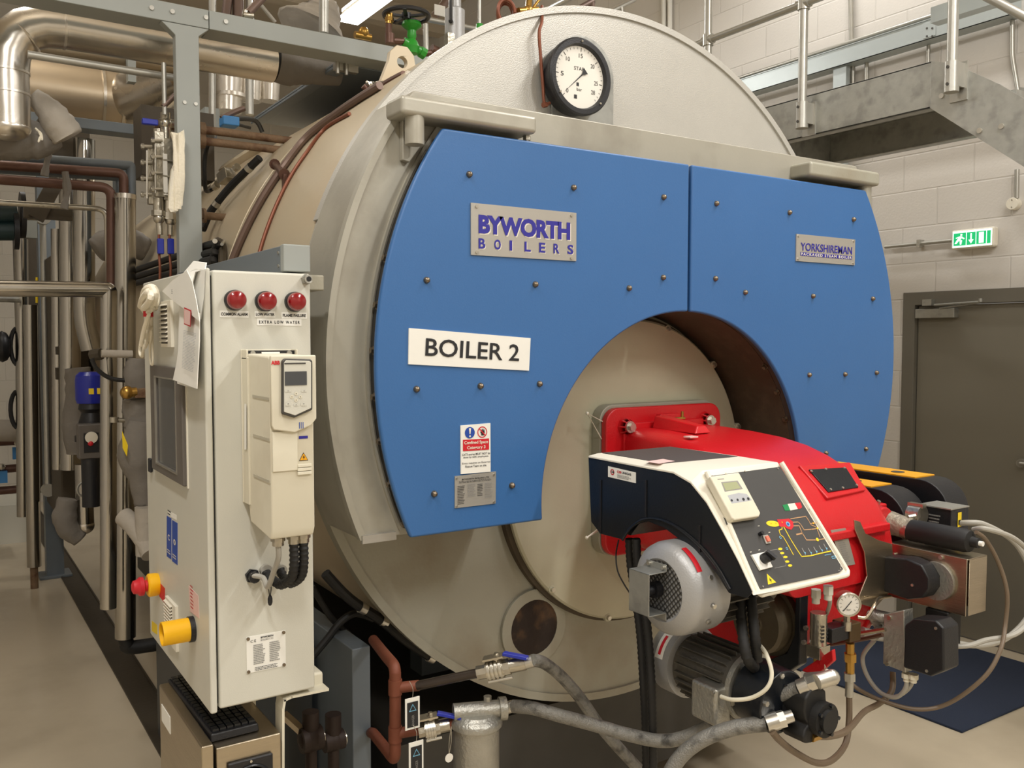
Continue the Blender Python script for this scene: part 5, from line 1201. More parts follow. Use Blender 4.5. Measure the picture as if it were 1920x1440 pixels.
# stainless servo bracket
bx0, bx1, by0, by1, bz0, bz1 = 2.40, 2.50, 1.352, 1.60, 1.025, 1.187
mb = MB().mat('steelb').box((bx0, by0 + .002, bz0), (bx0 + .003, by1, bz1)).box((bx0 + .001, by0, bz1 - .003), (bx1, by1, bz1)).box((bx0 + .012, by0, bz0 - .0), (bx1, by0 + .003, bz1 - .003)).box((bx1 - .003, by0, bz0), (bx1, by1, bz1))
q = [at(u, v, x=bx0) for u, v in ((1601,975),(1612,978),(1622,1000),(1645,1012),(1668,1020),(1700,1100),(1640,1140),(1605,1130),(1625,1080),(1620,1035),(1602,992))]
sb = mb.build('servo_bracket', burner, bevel=.002, label='folded stainless servo bracket')
q = [at(u, v, y=1.566) for u, v in ((1601,975),(1612,978),(1622,1000),(1645,1012),(1672,1020),(1676,1100),(1640,1140),(1605,1130),(1625,1080),(1620,1035),(1602,992))]
MB().mat('steelb').prism([(p.x, p.z) for p in q], 'y', 1.564, 1.568).build('curved_arm', sb, bevel=.001)
for u, v in ((1652,1020),(1765,1045),(1757,1060),(1756,1117),(1677,1040)): p = at(u, v, x=bx0); MB().mat('zinc').cyl(p, p + V((-.006, 0, 0)), .006, n=10).build('bracket_screw', sb)
MB().mat('cast').cyl((bx0 - .012, 1.44, 1.108), (bx0, 1.44, 1.108), .055, n=32).build('servo_plate', sb)
def servo(name, x0, x1, pts, m, label, screws):
    P = [at(u, v, x=x0) for u, v in pts]
    o = MB().mat(m).prism([(p.y, p.z) for p in P], 'x', x0, x1).build(name, burner, bevel=.006, seg=3, label=label)
    for u, v in screws: p = at(u, v, x=x0); MB().mat('zinc').cyl(p, p + V((-.003, 0, 0)), .0042, n=10).build('servo_screw', o)
    return o
servo('servo_motor', 2.335, 2.395, [(1630,1056),(1655,1044),(1700,1048),(1728,1060),(1742,1085),(1742,1105),(1730,1122),(1700,1124),(1640,1104),(1627,1095)], 'black', 'black air damper servo', ((1642,1054),(1641,1107),(1711,1097)))
MB().mat('rubber').box((2.40, 1.405, .905), (2.47, 1.475, 1.022)).build('damper_drive', burner, bevel=.005)
# second servo with bracket
q = [at(u, v, x=2.30) for u, v in ((1657,1152),(1695,1144),(1698,1262),(1655,1245))]
mb = MB().mat('cast').prism([(p.y, p.z) for p in q], 'x', 2.30, 2.345); s2 = mb.build('servo_mount', burner, bevel=.003)
for u, v in ((1668,1158),(1664,1244)): p = at(u, v, x=2.30); MB().mat('nickel').cyl(p, p + V((-.005, 0, 0)), .007, n=12).build('mount_bolt', s2)
servo('servo_motor', 2.285, 2.36, [(1696,1172),(1712,1160),(1755,1164),(1769,1178),(1770,1258),(1745,1269),(1693,1252)], 'black', 'black gas valve servo', ((1755,1178),(1738,1258)))
# oil block: gauge, solenoids, regulator
M['valvebrown'] = pm('bronze_block', (86, 68, 44), .45, .5, .1, 20)
def ybox(name, u0, v0, u1, v1, y0, y1, m, bev=.003, par=None):
    a_ = at(u0, v1, y=y0); b_ = at(u1, v0, y=y0); return MB().mat(m).box((a_.x, y0, a_.z), (b_.x, y1, b_.z)).build(name, par or burner, bevel=bev)
sv = at(1541, 1150, y=1.52); sv2 = at(1541, 1210, y=1.52)
slv = MB().mat('nickel').cyl((sv.x, 1.53, sv.z), (sv.x, 1.53, sv2.z), .0225, n=24).box((sv.x - .022, 1.508, at(1541,1233,y=1.52).z), (sv.x + .022, 1.552, sv2.z)).build('solenoid_valve', burner, bevel=.001, label='nickel solenoid valve with black printing')
mb = MB().mat('ink').lines(V((sv.x - .018, 1.509, sv2.z + .01)), .03, .05, 5, (1,0,0), (0,0,1), fill=.6, ragged=.1); mb.build('solenoid_print', slv)
MB().mat('brass').cyl((sv.x, 1.53, at(1541,1233,y=1.52).z), (sv.x, 1.53, at(1541,1244,y=1.52).z), .013, n=6).build('solenoid_nut', slv)
ybox('solenoid_coil', 1560, 1171, 1594, 1208, 1.505, 1.55, 'black')
ybox('oil_manifold', 1594, 1166, 1615, 1206, 1.50, 1.56, 'valvebrown')
gg = at(1591, 1133, y=1.50); gd = V((-.55, -.83, 0)).normalized()
mb = MB().mat('nickel').lathe([(.0, .03), (.031, .03), (.032, .0), (.034, -.004), (.030, -.006), (.029, -.002), (0, -.002)], gg, -gd, n=32); og = mb.build('oil_pressure_gauge', burner, label='small chrome oil pressure gauge')
ge = V((0,0,1)).cross(gd) * 1; mb = MB(); disc(mb, gg + gd*.0025, .029, 'dial', ge if ge.cross(V((0,0,1))).dot(gd) > 0 else -ge, (0,0,1), .0, 28)
gx = ge if ge.cross(V((0,0,1))).dot(gd) > 0 else -ge
for i in range(11):
    a = math.radians(225 - i*27); c = gg + gd*.003 + gx*math.cos(a)*.023 + V((0,0,1))*math.sin(a)*.023; mb.mat('ink').obox(c, (.006, .0009, .0003), gx*math.cos(a) + V((0,0,1))*math.sin(a), gd)
mb.mat('ink').obox(gg + gd*.004 + (gx*-.5 + V((0,0,-.5)))*.008, (.036, .0022, .0005), gx*-.6 + V((0,0,-.75)), gd).text('bar', gg + gd*.003 - gx*.006 + V((0,0,-.016)), .012, .005, gx, (0,0,1)); mb.build('gauge_face', og)
MB().mat('nickel').cyl(gg - gd*.012 + V((0,0,-.033)), gg - gd*.012 + V((0,0,-.06)), .010, n=6).cyl(gg - gd*.012 + V((0,0,-.05)), gg - gd*.012 + V((0,0,-.075)), .014).build('gauge_stem', og)
MB().mat('steelb').tube([at(1608, 1157, x=2.2), at(1625, 1157, x=2.22), at(1640, 1135, x=2.25), at(1648, 1122, x=2.3), at(1670, 1118, x=2.36)], .005, 10).build('steel_pipe', burner, label='thin bent stainless pipe')
MB().mat('brass').cyl(at(1594, 1206, y=1.51), at(1594, 1262, y=1.51), .012, n=8).cyl(at(1594, 1225, y=1.51), at(1594, 1240, y=1.51), .017, n=6).build('brass_fitting', burner)
MB().mat('galvt').cyl(at(1593, 1262, y=1.51), at(1593, 1276, y=1.51), .016, n=6).cyl(at(1593, 1276, y=1.51), at(1592, 1306, y=1.51), .011).build('hose_tail', burner)
MB().mat('cast').tube([at(1630, 1150, x=2.32), at(1650, 1175, x=2.35), at(1640, 1190, x=2.30), at(1615, 1185, x=2.25)], .016, 10).cyl(at(1625, 1150, x=2.32), at(1690, 1165, x=2.36), .018).build('oil_pipe_elbow', burner)
mb = MB()
for i, pts in enumerate(([(1520,1195),(1560,1192),(1610,1188),(1660,1180)], [(1500,1215),(1560,1208),(1610,1200),(1655,1190)])):
    MB().mat('brownpipe' if i else 'steelb').tube([at(u, v, x=2.22 + i*.02) for u, v in pts], .006, 8).build('oil_pipe', burner)
MB().mat('galvt').tube([at(u, v, x=2.05) for u, v in ((1420,1215),(1450,1232),(1490,1235),(1530,1218),(1545,1205))], .010, 10).build('hose_loop', burner)
for u, v in ((1530,1105),(1553,1098)):
    p = at(u, v, x=1.88); MB().mat('cab').cyl(p, p + V((0, 0, -.022)), .013, n=6).cyl(p + V((0,0,-.022)), p + V((0,0,-.036)), .010, n=14).build('panel_gland', burner)
# ================================================================ things round the burner
# black twin silencer boxes with yellow tops
def damper(x0, x1, y0, y1, z0, z1, r, label):
    t = thing('air_intake_box', ((x0+x1)/2, (y0+y1)/2, z0), label, 'intake box', 'black intake boxes behind the burner')
    P = [(y1, z0), (y1, z1)] + [(y0 + r - r*math.sin(a*PI/16), z1 - r + r*math.cos(a*PI/16)) for a in range(0, 9)] + [(y0, z0)]
    MB().mat('black').prism(P, 'x', x0, x1).build('case', t, bevel=.004)
    MB().mat('orange').box((x0 + .004, y0 + r + .02, z1), (x1 - .004, y1 - .02, z1 + .004)).build('top_strip', t)
    MB().mat('darkrim').lathe([(0, 0), (.022, 0), (.022, .001), (0, .001)], ((x0+x1)/2, y0 + r + .12, z1 + .0045), (0, 0, 1), n=20).build('top_mark', t)
a = at(1575, 893, x=2.60); 
damper(2.54, 2.66, 1.63, 2.12, 0.98, 1.318, .11, 'black intake box with yellow top nearest the red burner')
damper(2.72, 2.84, 1.60, 2.12, 0.98, 1.338, .10, 'black intake box with yellow top farthest from the red burner')
t = thing('gas_pressure_switch', (2.62, 1.52, 1.2), 'small black switch box with a yellow mark above the flame scanner', 'switch')
p0 = at(1727, 980, x=2.60)
MB().mat('black').box((2.565, 1.50, 1.212), (2.645, 1.585, 1.285)).build('case', t, bevel=.003)
MB().mat('galvt').box((2.555, 1.495, 1.2855), (2.655, 1.60, 1.289)).build('lid', t)
mb = MB().mat('yelp').quad(V((2.60, 1.4995, 1.228)), .02, .045); mb.mat('ink').quad(V((2.603, 1.4990, 1.235)), .014, .015, lift=.001); mb.mat('greyink').lines(V((2.5645, 1.57, 1.225)), .04, .04, 4, (0,-1,0), (0,0,1)); mb.build('print', t)
# cables: loops at right
def cable(pts, r, m, label, name='cable', cat='cable', group=None, rib=False, end=None):
    P = [at(u, v, **{k[0]: k[1]}) for u, v, k in pts]
    mb = MB().mat(m)
    if rib: mb.ribbed(P, r, .007, 12, .08)
    else: mb.tube(P, r, 10, sub=8)
    return mb.build(name, label=label, cat=cat, group=group)
X = lambda v: ('x', v); Yy = lambda v: ('y', v)
cable([(1785,983,X(2.62)),(1815,980,X(2.62)),(1850,985,X(2.66)),(1905,1020,X(2.75)),(1935,1085,X(2.8)),(1930,1150,X(2.8)),(1890,1195,X(2.72)),(1840,1210,X(2.6)),(1790,1205,X(2.5)),(1762,1190,X(2.42))], .0085, 'cable', 'upper thick grey cable looping out past the right edge and back to the burner')
cable([(1825,993,X(2.5)),(1850,992,X(2.5)),(1905,1012,X(2.6)),(1945,1060,X(2.7)),(1950,1130,X(2.7)),(1910,1185,X(2.6)),(1850,1200,X(2.5)),(1790,1212,X(2.40)),(1640,1196,X(2.3)),(1575,1180,X(2.2))], .0075, 'cable', 'lower thick grey cable leaving the black flame scanner and looping round to the oil block')
cable([(1830,998,X(2.46)),(1848,1012,X(2.5)),(1872,1055,X(2.55)),(1888,1110,X(2.56)),(1885,1170,X(2.55)),(1875,1220,X(2.5)),(1845,1270,X(2.45)),(1780,1318,X(2.4)),(1720,1330,X(2.35)),(1650,1312,X(2.3)),(1600,1285,X(2.25)),(1594,1262,X(2.25))], .0062, 'browncable', 'brown hose sagging from the flame scanner over the blue mat', 'hose', 'hose')
cable([(1700,1265,X(2.32)),(1698,1290,X(2.32)),(1680,1307,X(2.32)),(1650,1298,X(2.32)),(1625,1265,X(2.32)),(1618,1230,X(2.32)),(1640,1200,X(2.34))], .0065, 'cable', 'grey cable looping under the lower black servo')
cable([(1712,1268,X(2.33)),(1708,1285,X(2.33)),(1694,1300,X(2.33)),(1676,1307,X(2.33))], .0055, 'cable', 'short grey cable beside the loop under the lower servo')
for u, v in ((1700,1262),(1713,1264)):
    p = at(u, v, x=2.32); MB().mat('cream').cyl(p, p + V((0, 0, -.014)), .0135, n=8).cyl(p + V((0,0,-.014)), p + V((0,0,-.024)), .009).build('cable_gland', label='cream gland under the lower black servo' if u < 1705 else 'second cream gland under the lower black servo, farther right', cat='cable gland')
cable([(1592,1300,Yy(1.51)),(1592,1350,Yy(1.50)),(1585,1395,Yy(1.48)),(1560,1425,Yy(1.45)),(1530,1430,Yy(1.43)),(1490,1410,Yy(1.41)),(1462,1388,Yy(1.40)),(1448,1372,Yy(1.40))], .0085, 'browncable', 'brown-grey oil hose hanging in a loop below the pump', 'hose', 'hose')
p = at(1448, 1374, x=1.97); q = at(1462, 1388, x=2.03)
cable([(1528,1380,Yy(1.36)),(1560,1380,Yy(1.37)),(1590,1368,Yy(1.40)),(1620,1335,X(2.2)),(1650,1318,X(2.3)),(1672,1295,X(2.34)),(1674,1260,X(2.36))], .0085, 'browncable', 'brown hose running from the pump bottom up behind the lower servo', 'hose', 'hose')
p = at(1530, 1379, y=1.36); MB().mat('brass').cyl(p + V((-.02, 0, 0)), p + V((.012, 0, 0)), .012, n=6).build('hose_fitting', label='brass hose fitting at the bottom of the black pump', cat='fitting')
cable([(1626,1062,X(2.33)),(1595,1072,X(2.3)),(1577,1090,X(2.28)),(1572,1115,X(2.25)),(1570,1150,X(2.2))], .0068, 'cable', 'upper grey cable from the black servo down to the small gauge')
cable([(1626,1078,X(2.33)),(1600,1088,X(2.3)),(1586,1105,X(2.28)),(1580,1120,X(2.25))], .0062, 'cable', 'lower grey cable from the black servo down to the small gauge')
cable([(1553,1110,X(1.9)),(1556,1130,X(1.95)),(1550,1150,X(2.05)),(1542,1160,X(2.11))], .0055, 'cable', 'thin grey cable from a panel gland to the solenoid')
cable([(1352,1306,Yy(1.50)),(1375,1312,Yy(1.46)),(1410,1308,Yy(1.42)),(1438,1290,Yy(1.39)),(1447,1262,Yy(1.39)),(1436,1225,Yy(1.42)),(1420,1205,Yy(1.5))], .005, 'cream', 'thin white cable looping from the pump motor box')
for pts, lb, r, m in (([(1180,1010,Yy(1.85)),(1183,1060,Yy(1.85)),(1192,1120,Yy(1.84)),(1201,1190,Yy(1.82)),(1207,1280,Yy(1.8)),(1211,1360,Yy(1.8)),(1213,1460,Yy(1.8))], 'left one of two ribbed black conduits hanging from the control box', .012, 'rubber'),
                      ([(1193,1010,Yy(1.80)),(1196,1060,Yy(1.80)),(1208,1130,Yy(1.79)),(1216,1200,Yy(1.77)),(1221,1280,Yy(1.75)),(1224,1360,Yy(1.75)),(1225,1460,Yy(1.75))], 'right one of two ribbed black conduits hanging from the control box', .0115, 'rubber')):
    cable(pts, r, m, lb, 'ribbed_conduit', 'conduit', 'ribbed conduits below the control box', True)
cable([(1160,1012,Yy(1.9)),(1155,1040,Yy(1.9)),(1158,1070,Yy(1.88)),(1170,1095,Yy(1.86)),(1185,1118,Yy(1.84))], .0022, 'rubber', 'thin black wire bowed beside the ribbed conduits', 'wire', 'wire')
for pts, lb in (([(1388,1120,X(1.68)),(1390,1160,X(1.66)),(1394,1200,X(1.64)),(1402,1236,X(1.64)),(1415,1252,X(1.68))], 'left ribbed black conduit dropping behind the pump motor'), ([(1408,1118,X(1.70)),(1412,1160,X(1.68)),(1416,1200,X(1.67)),(1420,1240,X(1.68))], 'right ribbed black conduit dropping behind the pump motor')):
    cable(pts, .013, 'rubber', lb, 'ribbed_conduit', 'conduit', 'ribbed conduits behind the pump motor', True)
for i, dx in enumerate((0, 6)):
    cable([(1238 + dx,1192,Yy(1.95)),(1247 + dx,1225,Yy(1.9)),(1258 + dx,1250,Yy(1.85)),(1272 + dx,1268,Yy(1.8))], .004, 'copper' if i else 'cable', 'thin %s pipe curving behind the pump motor cowl' % ('brown' if i else 'grey'), 'thin_pipe', 'pipe')
# white wire loops at the flange
for k, (a, b, c) in enumerate((((1128,823),(1101,775),(1133,792)), ((1130,985),(1100,1008),(1122,995)))):
    P = [at(*a, y=2.36), at(*b, y=2.33), at(*c, y=2.36)]; MB().mat('white').tube(P, .0022, 6, smooth=False).sphere(P[1], .006, 8).build('wire_clip', label='%s white wire clip on the left of the red flange' % ('upper', 'lower')[k], cat='clip')
# --------------------------------------------------------- oil line in front of the boiler
def tagging(p, label, w, h, m):
    t = thing('pipe_tag', p + V((0, 0, -h)), label, 'tag')
    MB().mat('paper').box((p.x - w/2, p.y - .001, p.z - h), (p.x + w/2, p.y + .001, p.z)).build('card', t)
    mb = MB().mat(m).quad(V((p.x - w*.38, p.y - .0012, p.z - h*.93)), w*.76, h*.80); mb.mat('paper')
    c = V((p.x, p.y - .0024, p.z - h*.32)); mb.mat('cyanp').add([c + V((a*w*.26, 0, b*w*.26)) for a, b in ((-1,-.8),(1,-.8),(0,1))], [(0,1,2)]); mb.mat(m).add([c + V((a*w*.19, -.0005, b*w*.19)) for a, b in ((-1,-.75),(1,-.75),(0,.95))], [(0,1,2)])
    mb.mat('greyink').text('DANGER', V((p.x + w*.08, p.y - .0024, p.z - h*.88)), h*.34, w*.16, (0,0,1), (-1,0,0)); mb.build('print', t)
    MB().mat('zinc').tube([p + V((0, 0, -.006)), p + V((.004, .004, .02)), p + V((-.002, .012, .04))], .0009, 6).build('wire', t)
OY = 2.12
def O(u, v, dy=0): return at(u, v, y=OY + dy)
ox = thing('oil_supply_pipe', O(740, 1400), 'red oxide painted oil pipe rising under the boiler front', 'pipe')
rr_ = .0155
MB().mat('oxide').tube(bend([O(700,1200,.35), O(722,1228,.12), O(741,1250), O(741,1290)], .06), rr_, 14, smooth=False).tube([O(741,1260), O(741,1405)], rr_, 14, smooth=False).tube([O(741,1290), O(786,1285,-.03)], rr_*.92, 14, smooth=False).tube([O(741,1376), O(786,1368,-.03)], rr_*.92, 14, smooth=False).tube(bend([O(741,1370), O(741,1426), O(700,1375,.25), O(690,1372,.5)], .03), rr_, 14, smooth=False).build('pipe_run', ox)
for v in (1288, 1376): MB().mat('oxide').cyl(O(741, v-14), O(741, v+14), .0185, n=18).build('tee', ox)
# upper branch: dark pipe, ball valve, hose A
a, b = O(782, 1286, -.03), O(895, 1262, -.14)
MB().mat(pm('oily_dark_pipe', (58, 50, 44), .2, .4, .1, 10)).cyl(a, b, .0125).build('dark_pipe', label='glossy dark pipe from the red oxide tee to the upper ball valve', cat='pipe')
def ballvalve(a, b, label, hu, hv, tag=None):
    t = thing('ball_valve', (a + b) / 2 - V((0, 0, .05)), label, 'valve'); d = (b - a).normalized(); L = (b - a).length
    MB().mat('nickel').cyl(a, a + d*L*.25, .019, n=8).cyl(a + d*L*.2, a + d*L*.55, .024, n=16).cyl(a + d*L*.52, a + d*L*.68, .022, n=8).cyl(a + d*L*.68, b, .0185, n=20).build('body', t)
    for k in (.26, .34, .42, .5): c = a + d*L*k; MB().mat('zinc').cyl(c - d*.003, c + d*.003, .028, n=20).build('flange_ring', t)
    for s_ in (-1, 1):
        c = a + d*L*.15 + V((0, s_*.02, -.022)); MB().mat('zinc').cyl(c, c + d*L*.5, .004, n=8).build('tie_bolt', t)
    c = a + d*L*.4; MB().mat('nickel').cyl(c, c + V((0, 0, .038)), .011).obox(c + V((-.01, 0, .034)), (.055, .035, .005), d, V((0,0,1))).cyl(c + V((0,0,.036)), c + V((0,0,.044)), .007, n=6).build('stem', t)
    MB().mat('blueact').obox(c + d*.045 + V((0, -.012, .030)), (.066, .026, .009), d + V((0, -.25, -.35)), V((0, .2, 1))).build('lever', t, bevel=.002, label='blue lever')
    return t
ballvalve(b, O(985, 1243, -.22), 'nickel ball valve with blue lever on the upper oil branch', 0, 0)
h0 = O(985, 1243, -.22); h1 = O(1000, 1239, -.235)
MB().mat('zinc').cyl(h0, h1, .0165, n=20).build('hose_ferrule', label='crimped ferrule between upper ball valve and braided hose', cat='ferrule')
cable([(998,1238,Yy(1.885)),(1020,1243,Yy(1.89)),(1052,1268,Yy(1.90)),(1085,1305,Yy(1.91)),(1120,1355,Yy(1.91)),(1160,1402,Yy(1.90)),(1210,1455,Yy(1.88))], .0165, 'hose', 'braided grey hose dropping diagonally from the upper ball valve', 'braided_hose', 'hose')
# lower branch: ball valve, filter, hose B
a, b = O(784, 1371, -.03), O(842, 1358, -.06)
ballvalve(a, b, 'nickel ball valve with blue lever beside the oil filter', 0, 0)
fl = thing('oil_filter', O(890, 1440, -.09), 'grey cast oil filter pot below the boiler front', 'filter')
fc_ = O(893, 1352, -.09)
MB().mat('oxide').cyl(b, O(852, 1356, -.07), .014).build('nipple', fl)
MB().mat('cast').lathe([(.0, .0), (.05, .0), (.056, -.006), (.066, -.012), (.071, -.02), (.071, -.032), (.064, -.034)], V((fc_.x, fc_.y, fc_.z + .024)), (0, 0, 1), n=36).build('head', fl)
MB().mat('cast').lathe([(.0, -.30), (.055, -.30), (.062, -.28), (.0625, -.0)], V((fc_.x, fc_.y, fc_.z - .008)), (0, 0, 1), n=36).build('bowl', fl)
n0, n1 = O(850, 1355, -.07), O(945, 1328, -.16)
n0 = V((n0.x, fc_.y + .02, fc_.z + .03)); n1 = at(945, 1328, y=fc_.y - .03)
MB().mat('cast').cyl(n0, n1, .024, n=20).cyl(n1 - (n1-n0).normalized()*.014, n1 + (n1-n0).normalized()*.006, .031, n=20).cyl(V((fc_.x+.03, fc_.y-.01, fc_.z+.05)), V((fc_.x+.03, fc_.y-.01, fc_.z+.066)), .011, n=8).build('port', fl)
for s_ in (-1, 1): MB().mat('nickel').cyl((fc_.x + s_*.035 - .01, fc_.y - .042, fc_.z + .006), (fc_.x + s_*.035 - .01, fc_.y - .046, fc_.z + .006), .007, n=8).build('head_screw', fl)
f1 = at(962, 1324, y=fc_.y - .045)
MB().mat('zinc').cyl(n1, f1, .0165, n=20).build('hose_ferrule', label='crimped ferrule between the oil filter and its braided hose', cat='ferrule')
hB = [f1, at(1000, 1328, y=1.93), at(1050, 1342, y=1.88), at(1110, 1358, y=1.84), at(1180, 1378, y=1.78), at(1240, 1389, y=1.72), at(1290, 1380, y=1.66), at(1360, 1346, y=1.57), at(1440, 1312, y=1.46), at(1498, 1291, y=1.39)]
MB().mat('hose').tube(hB, .0178, 14, sub=8).build('braided_hose', label='upper braided grey hose running from the oil filter to the pump elbow', cat='hose')
e0, e1, e2 = at(1498, 1291, y=1.39), at(1530, 1279, y=1.36), at(1560, 1270, y=1.35)
MB().mat('zinc').cyl(e0, e0.lerp(e1, .55), .021, n=20).cyl(e0.lerp(e1, .5), e1, .019, n=6).cyl(e1, e2, .019, n=16).sphere(e2, .0195, 14).cyl(e2, e2 + V((-.02, .06, -.02)), .016).build('hose_elbow', label='crimped steel elbow joining the upper braided hose to the pump', cat='fitting')
hC = [at(1245, 1470, y=1.58), at(1275, 1420, y=1.56), at(1320, 1385, y=1.52), at(1380, 1364, y=1.47), at(1436, 1357, y=1.42)]
MB().mat('hose').tube(hC, .0185, 14, sub=8).build('braided_hose', label='lower braided grey hose curving up to the black pump', cat='hose')
e0, e1 = hC[-1], at(1486, 1342, y=1.385)
MB().mat('zinc').cyl(e0, e0.lerp(e1, .45), .022, n=20).cyl(e0.lerp(e1, .4), e0.lerp(e1, .7), .021, n=6).cyl(e0.lerp(e1, .6), e1, .015).build('hose_ferrule', label='crimped steel ferrule joining the lower braided hose to the pump', cat='fitting')
tagging(at(773, 1308, y=2.06), 'black and white danger tag hanging from the upper oil branch', .042, .084, 'ink')
tagging(at(780, 1390, y=2.04), 'black and white danger tag hanging from the lower oil branch', .042, .092, 'ink')
for (u, v, yy, lb, top) in ((842, 1421, 1.98, 'round white tag hanging in front of the oil filter', (846, 1362)), (1550, 1262, 1.49, 'round white tag hanging under the solenoid valve', (1546, 1246))):
    p = at(u, v, y=yy); t = thing('round_tag', p - V((0, 0, .012)), lb, 'tag'); q = at(*top, y=yy)
    MB().mat('dial').cyl(p + V((0, -.001, 0)), p + V((0, .001, 0)), .0115, n=20).build('disc', t)
    MB().mat('zinc').tube([p + V((0, 0, .010)), (p + q)/2 + V((.003, 0, 0)), q], .0008, 6).tube([p + V((0, 0, .010)), (p + q)/2 + V((-.003, 0, 0)), q], .0008, 6).build('chain', t)
# frame post and a dark box added for the shade under the boiler
MB().mat('bluegrey').box((1.04, 2.47, 0.0), (1.10, 3.3, .865)).build('support_post', label='blue-grey steel support standing under the boiler front', cat='support', bevel=.004)
MB().mat('darkrim').box((1.25, 2.60, .1), (2.9, 7.0, .46)).build('dark_underfill', label='dark box added to fill the shaded space under the boiler', cat='base')
# ================================================================ walkway, stair and things on the right wall
wk = thing('walkway_landing', (4.0, 3.5, 2.8), 'galvanised steel walkway landing with a dark underside high on the right', 'walkway')
WXA, WXB, WY0, WZ0, WZ1 = 3.66, 4.39, 2.28, 2.80, 3.0
mb = MB().mat('galv').box((WXA, WY0, WZ0), (WXA + .008, 6.4, WZ1)).box((WXA, WY0, WZ0), (WXA + .06, 6.4, WZ0 + .008)).box((WXA, WY0, WZ1 - .008), (WXA + .06, 6.4, WZ1))
mb.build('side_channel', wk, bevel=.002)
mb = MB().mat('galv').box((WXB - .008, WY0 + .1, WZ0), (WXB, 6.4, WZ1)).box((WXB - .06, WY0 + .1, WZ0), (WXB, 6.4, WZ0 + .008)); mb.build('side_channel', wk, bevel=.002)
mb = MB().mat('galv').box((WXA + .01, 3.34, WZ0), (WXB - .01, 3.348, WZ1 - .03)); mb.build('cross_channel', wk)
MB().mat('galv').box((WXA + .012, WY0 + .03, WZ1 - .03), (WXB - .012, 6.4, WZ1 - .022)).build('deck_plate', wk)
st = thing('stair_flight', (4.0, 1.6, 2.0), 'galvanised stair running down from the landing at the right edge', 'stair')
e0 = at(1920, 323, x=WXA); slope = .80
def stringer(x):
    L = 1.9; y1 = WY0 - L; P = [(WY0 + .0, WZ0), (WY0, WZ1), (WY0 - .10, WZ1 - .035), (WY0 - .30, WZ1 - .17), (WY0 - .5, WZ1 - .33), (y1, WZ1 - .33 - (L - .5)*slope), (y1, WZ1 - .33 - (L - .5)*slope - .26), (WY0 - .45, WZ0 - .45*slope*.98)]
    MB().mat('galv').prism(P, 'x', x, x + .008).build('stringer', st)
stringer(WXA); stringer(WXB - .008)
for i in range(8):
    y = WY0 - .24 - i*.215; z = WZ1 - .20 - i*.19
    MB().mat('galv').box((WXA + .01, y - .12, z - .03), (WXB - .01, y + .12, z)).build('tread', st)
for u, v in ((1837,245),(1878,237)): p = at(u, v, x=WXA); MB().mat('zinc').cyl(p, p + V((-.006, 0, 0)), .011, n=12).build('tread_bolt', st)
p = at(1766, 180, x=WXA); MB().mat('zinc').cyl(p, p + V((-.006, 0, 0)), .011, n=12).build('tread_bolt', st)
hr = thing('handrail', (3.61, 3.0, 2.82), 'galvanised tube handrail with upright posts on the landing edge', 'handrail')
RX = WXA - .055
def post(u, v0, name='post'):
    b = at(u, v0, x=RX); o = MB().mat('galvt').cyl((b.x, b.y, 2.84), (b.x, b.y, 4.05), .0215, n=18).build(name, hr)
    mb = MB().mat('galvt').cyl((b.x, b.y, 2.83), (b.x, b.y, 2.955), .030, n=18).box((WXA - .008, b.y - .04, 2.80), (WXA, b.y + .035, 2.96)).box((b.x, b.y - .03, 2.85), (WXA - .004, b.y - .02, 2.95)).box((b.x, b.y + .015, 2.85), (WXA - .004, b.y + .025, 2.95))
    mb.mat('darkrim').cyl((b.x - .028, b.y, 2.86), (b.x - .034, b.y, 2.86), .007, n=8).cyl((b.x - .028, b.y, 2.93), (b.x - .034, b.y, 2.93), .007, n=8); mb.build('base_bracket', o)
    return b
pA = post(1783, 200); pB = post(1504, 205); pC = post(1327, 150); 
zm = at(1504, 8, x=RX).z
MB().mat('galvt').cyl((RX, pA.y - .02, zm), (RX, 6.4, zm), .0185, n=16).build('mid_rail', hr)
MB().mat('galvt').cyl((RX, pA.y - .02, 4.05), (RX, 6.4, 4.05), .0215, n=16).build('top_rail', hr)
for p in (pB, pC, pA): MB().mat('galvt').cyl((RX, p.y, zm - .03), (RX, p.y, zm + .03), .029, n=18).cyl((RX, p.y - .035, zm), (RX, p.y + .035, zm), .026, n=18).build('rail_clamp', hr)
r0 = at(1862, 0, x=WXA + .0); r1 = at(1925, 33, x=WXA)
MB().mat('galvt').cyl(V((RX, pA.y - .02, 4.05)), V((RX, pA.y - 1.9, 4.05 - 1.9*.62)), .0215, n=16).cyl(r0 + (r0 - r1)*2, r1 + (r1-r0)*5, .0185, n=14).build('stair_handrail', hr)
# cable tray on the wall
ct = thing('cable_tray', (WX - .1, 4.0, 3.6), 'long light grey galvanised cable tray running along the right wall', 'cable tray')
k = WX / 5.3
def W(u, v, off=0): return at(u, v, x=WX - off)
tx = WX - .12; T0 = at(1400, 173, x=tx); T1 = at(1907, 27, x=tx); zt_b = (T0.z + T1.z)/2; hgt = at(1650, 68, x=tx).z - at(1650, 102, x=tx).z
M['tray'] = pm('pale_tray_zinc', (176, 184, 184), .4, .35, .03, 10)
MB().mat('tray').box((tx, T1.y - .02, zt_b), (tx + .004, 8.5, zt_b + hgt)).box((tx, T1.y - .02, zt_b), (WX - .012, 8.5, zt_b + .004)).box((tx - .006, T1.y - .02, zt_b + hgt), (tx + .004, 8.5, zt_b + hgt + .005)).build('tray_side', ct)
MB().mat('galvt').cyl((tx + .03, T1.y - .4, zt_b + hgt + .03), (tx + .03, 8.5, zt_b + hgt + .03), .013).build('conduit_run', ct)
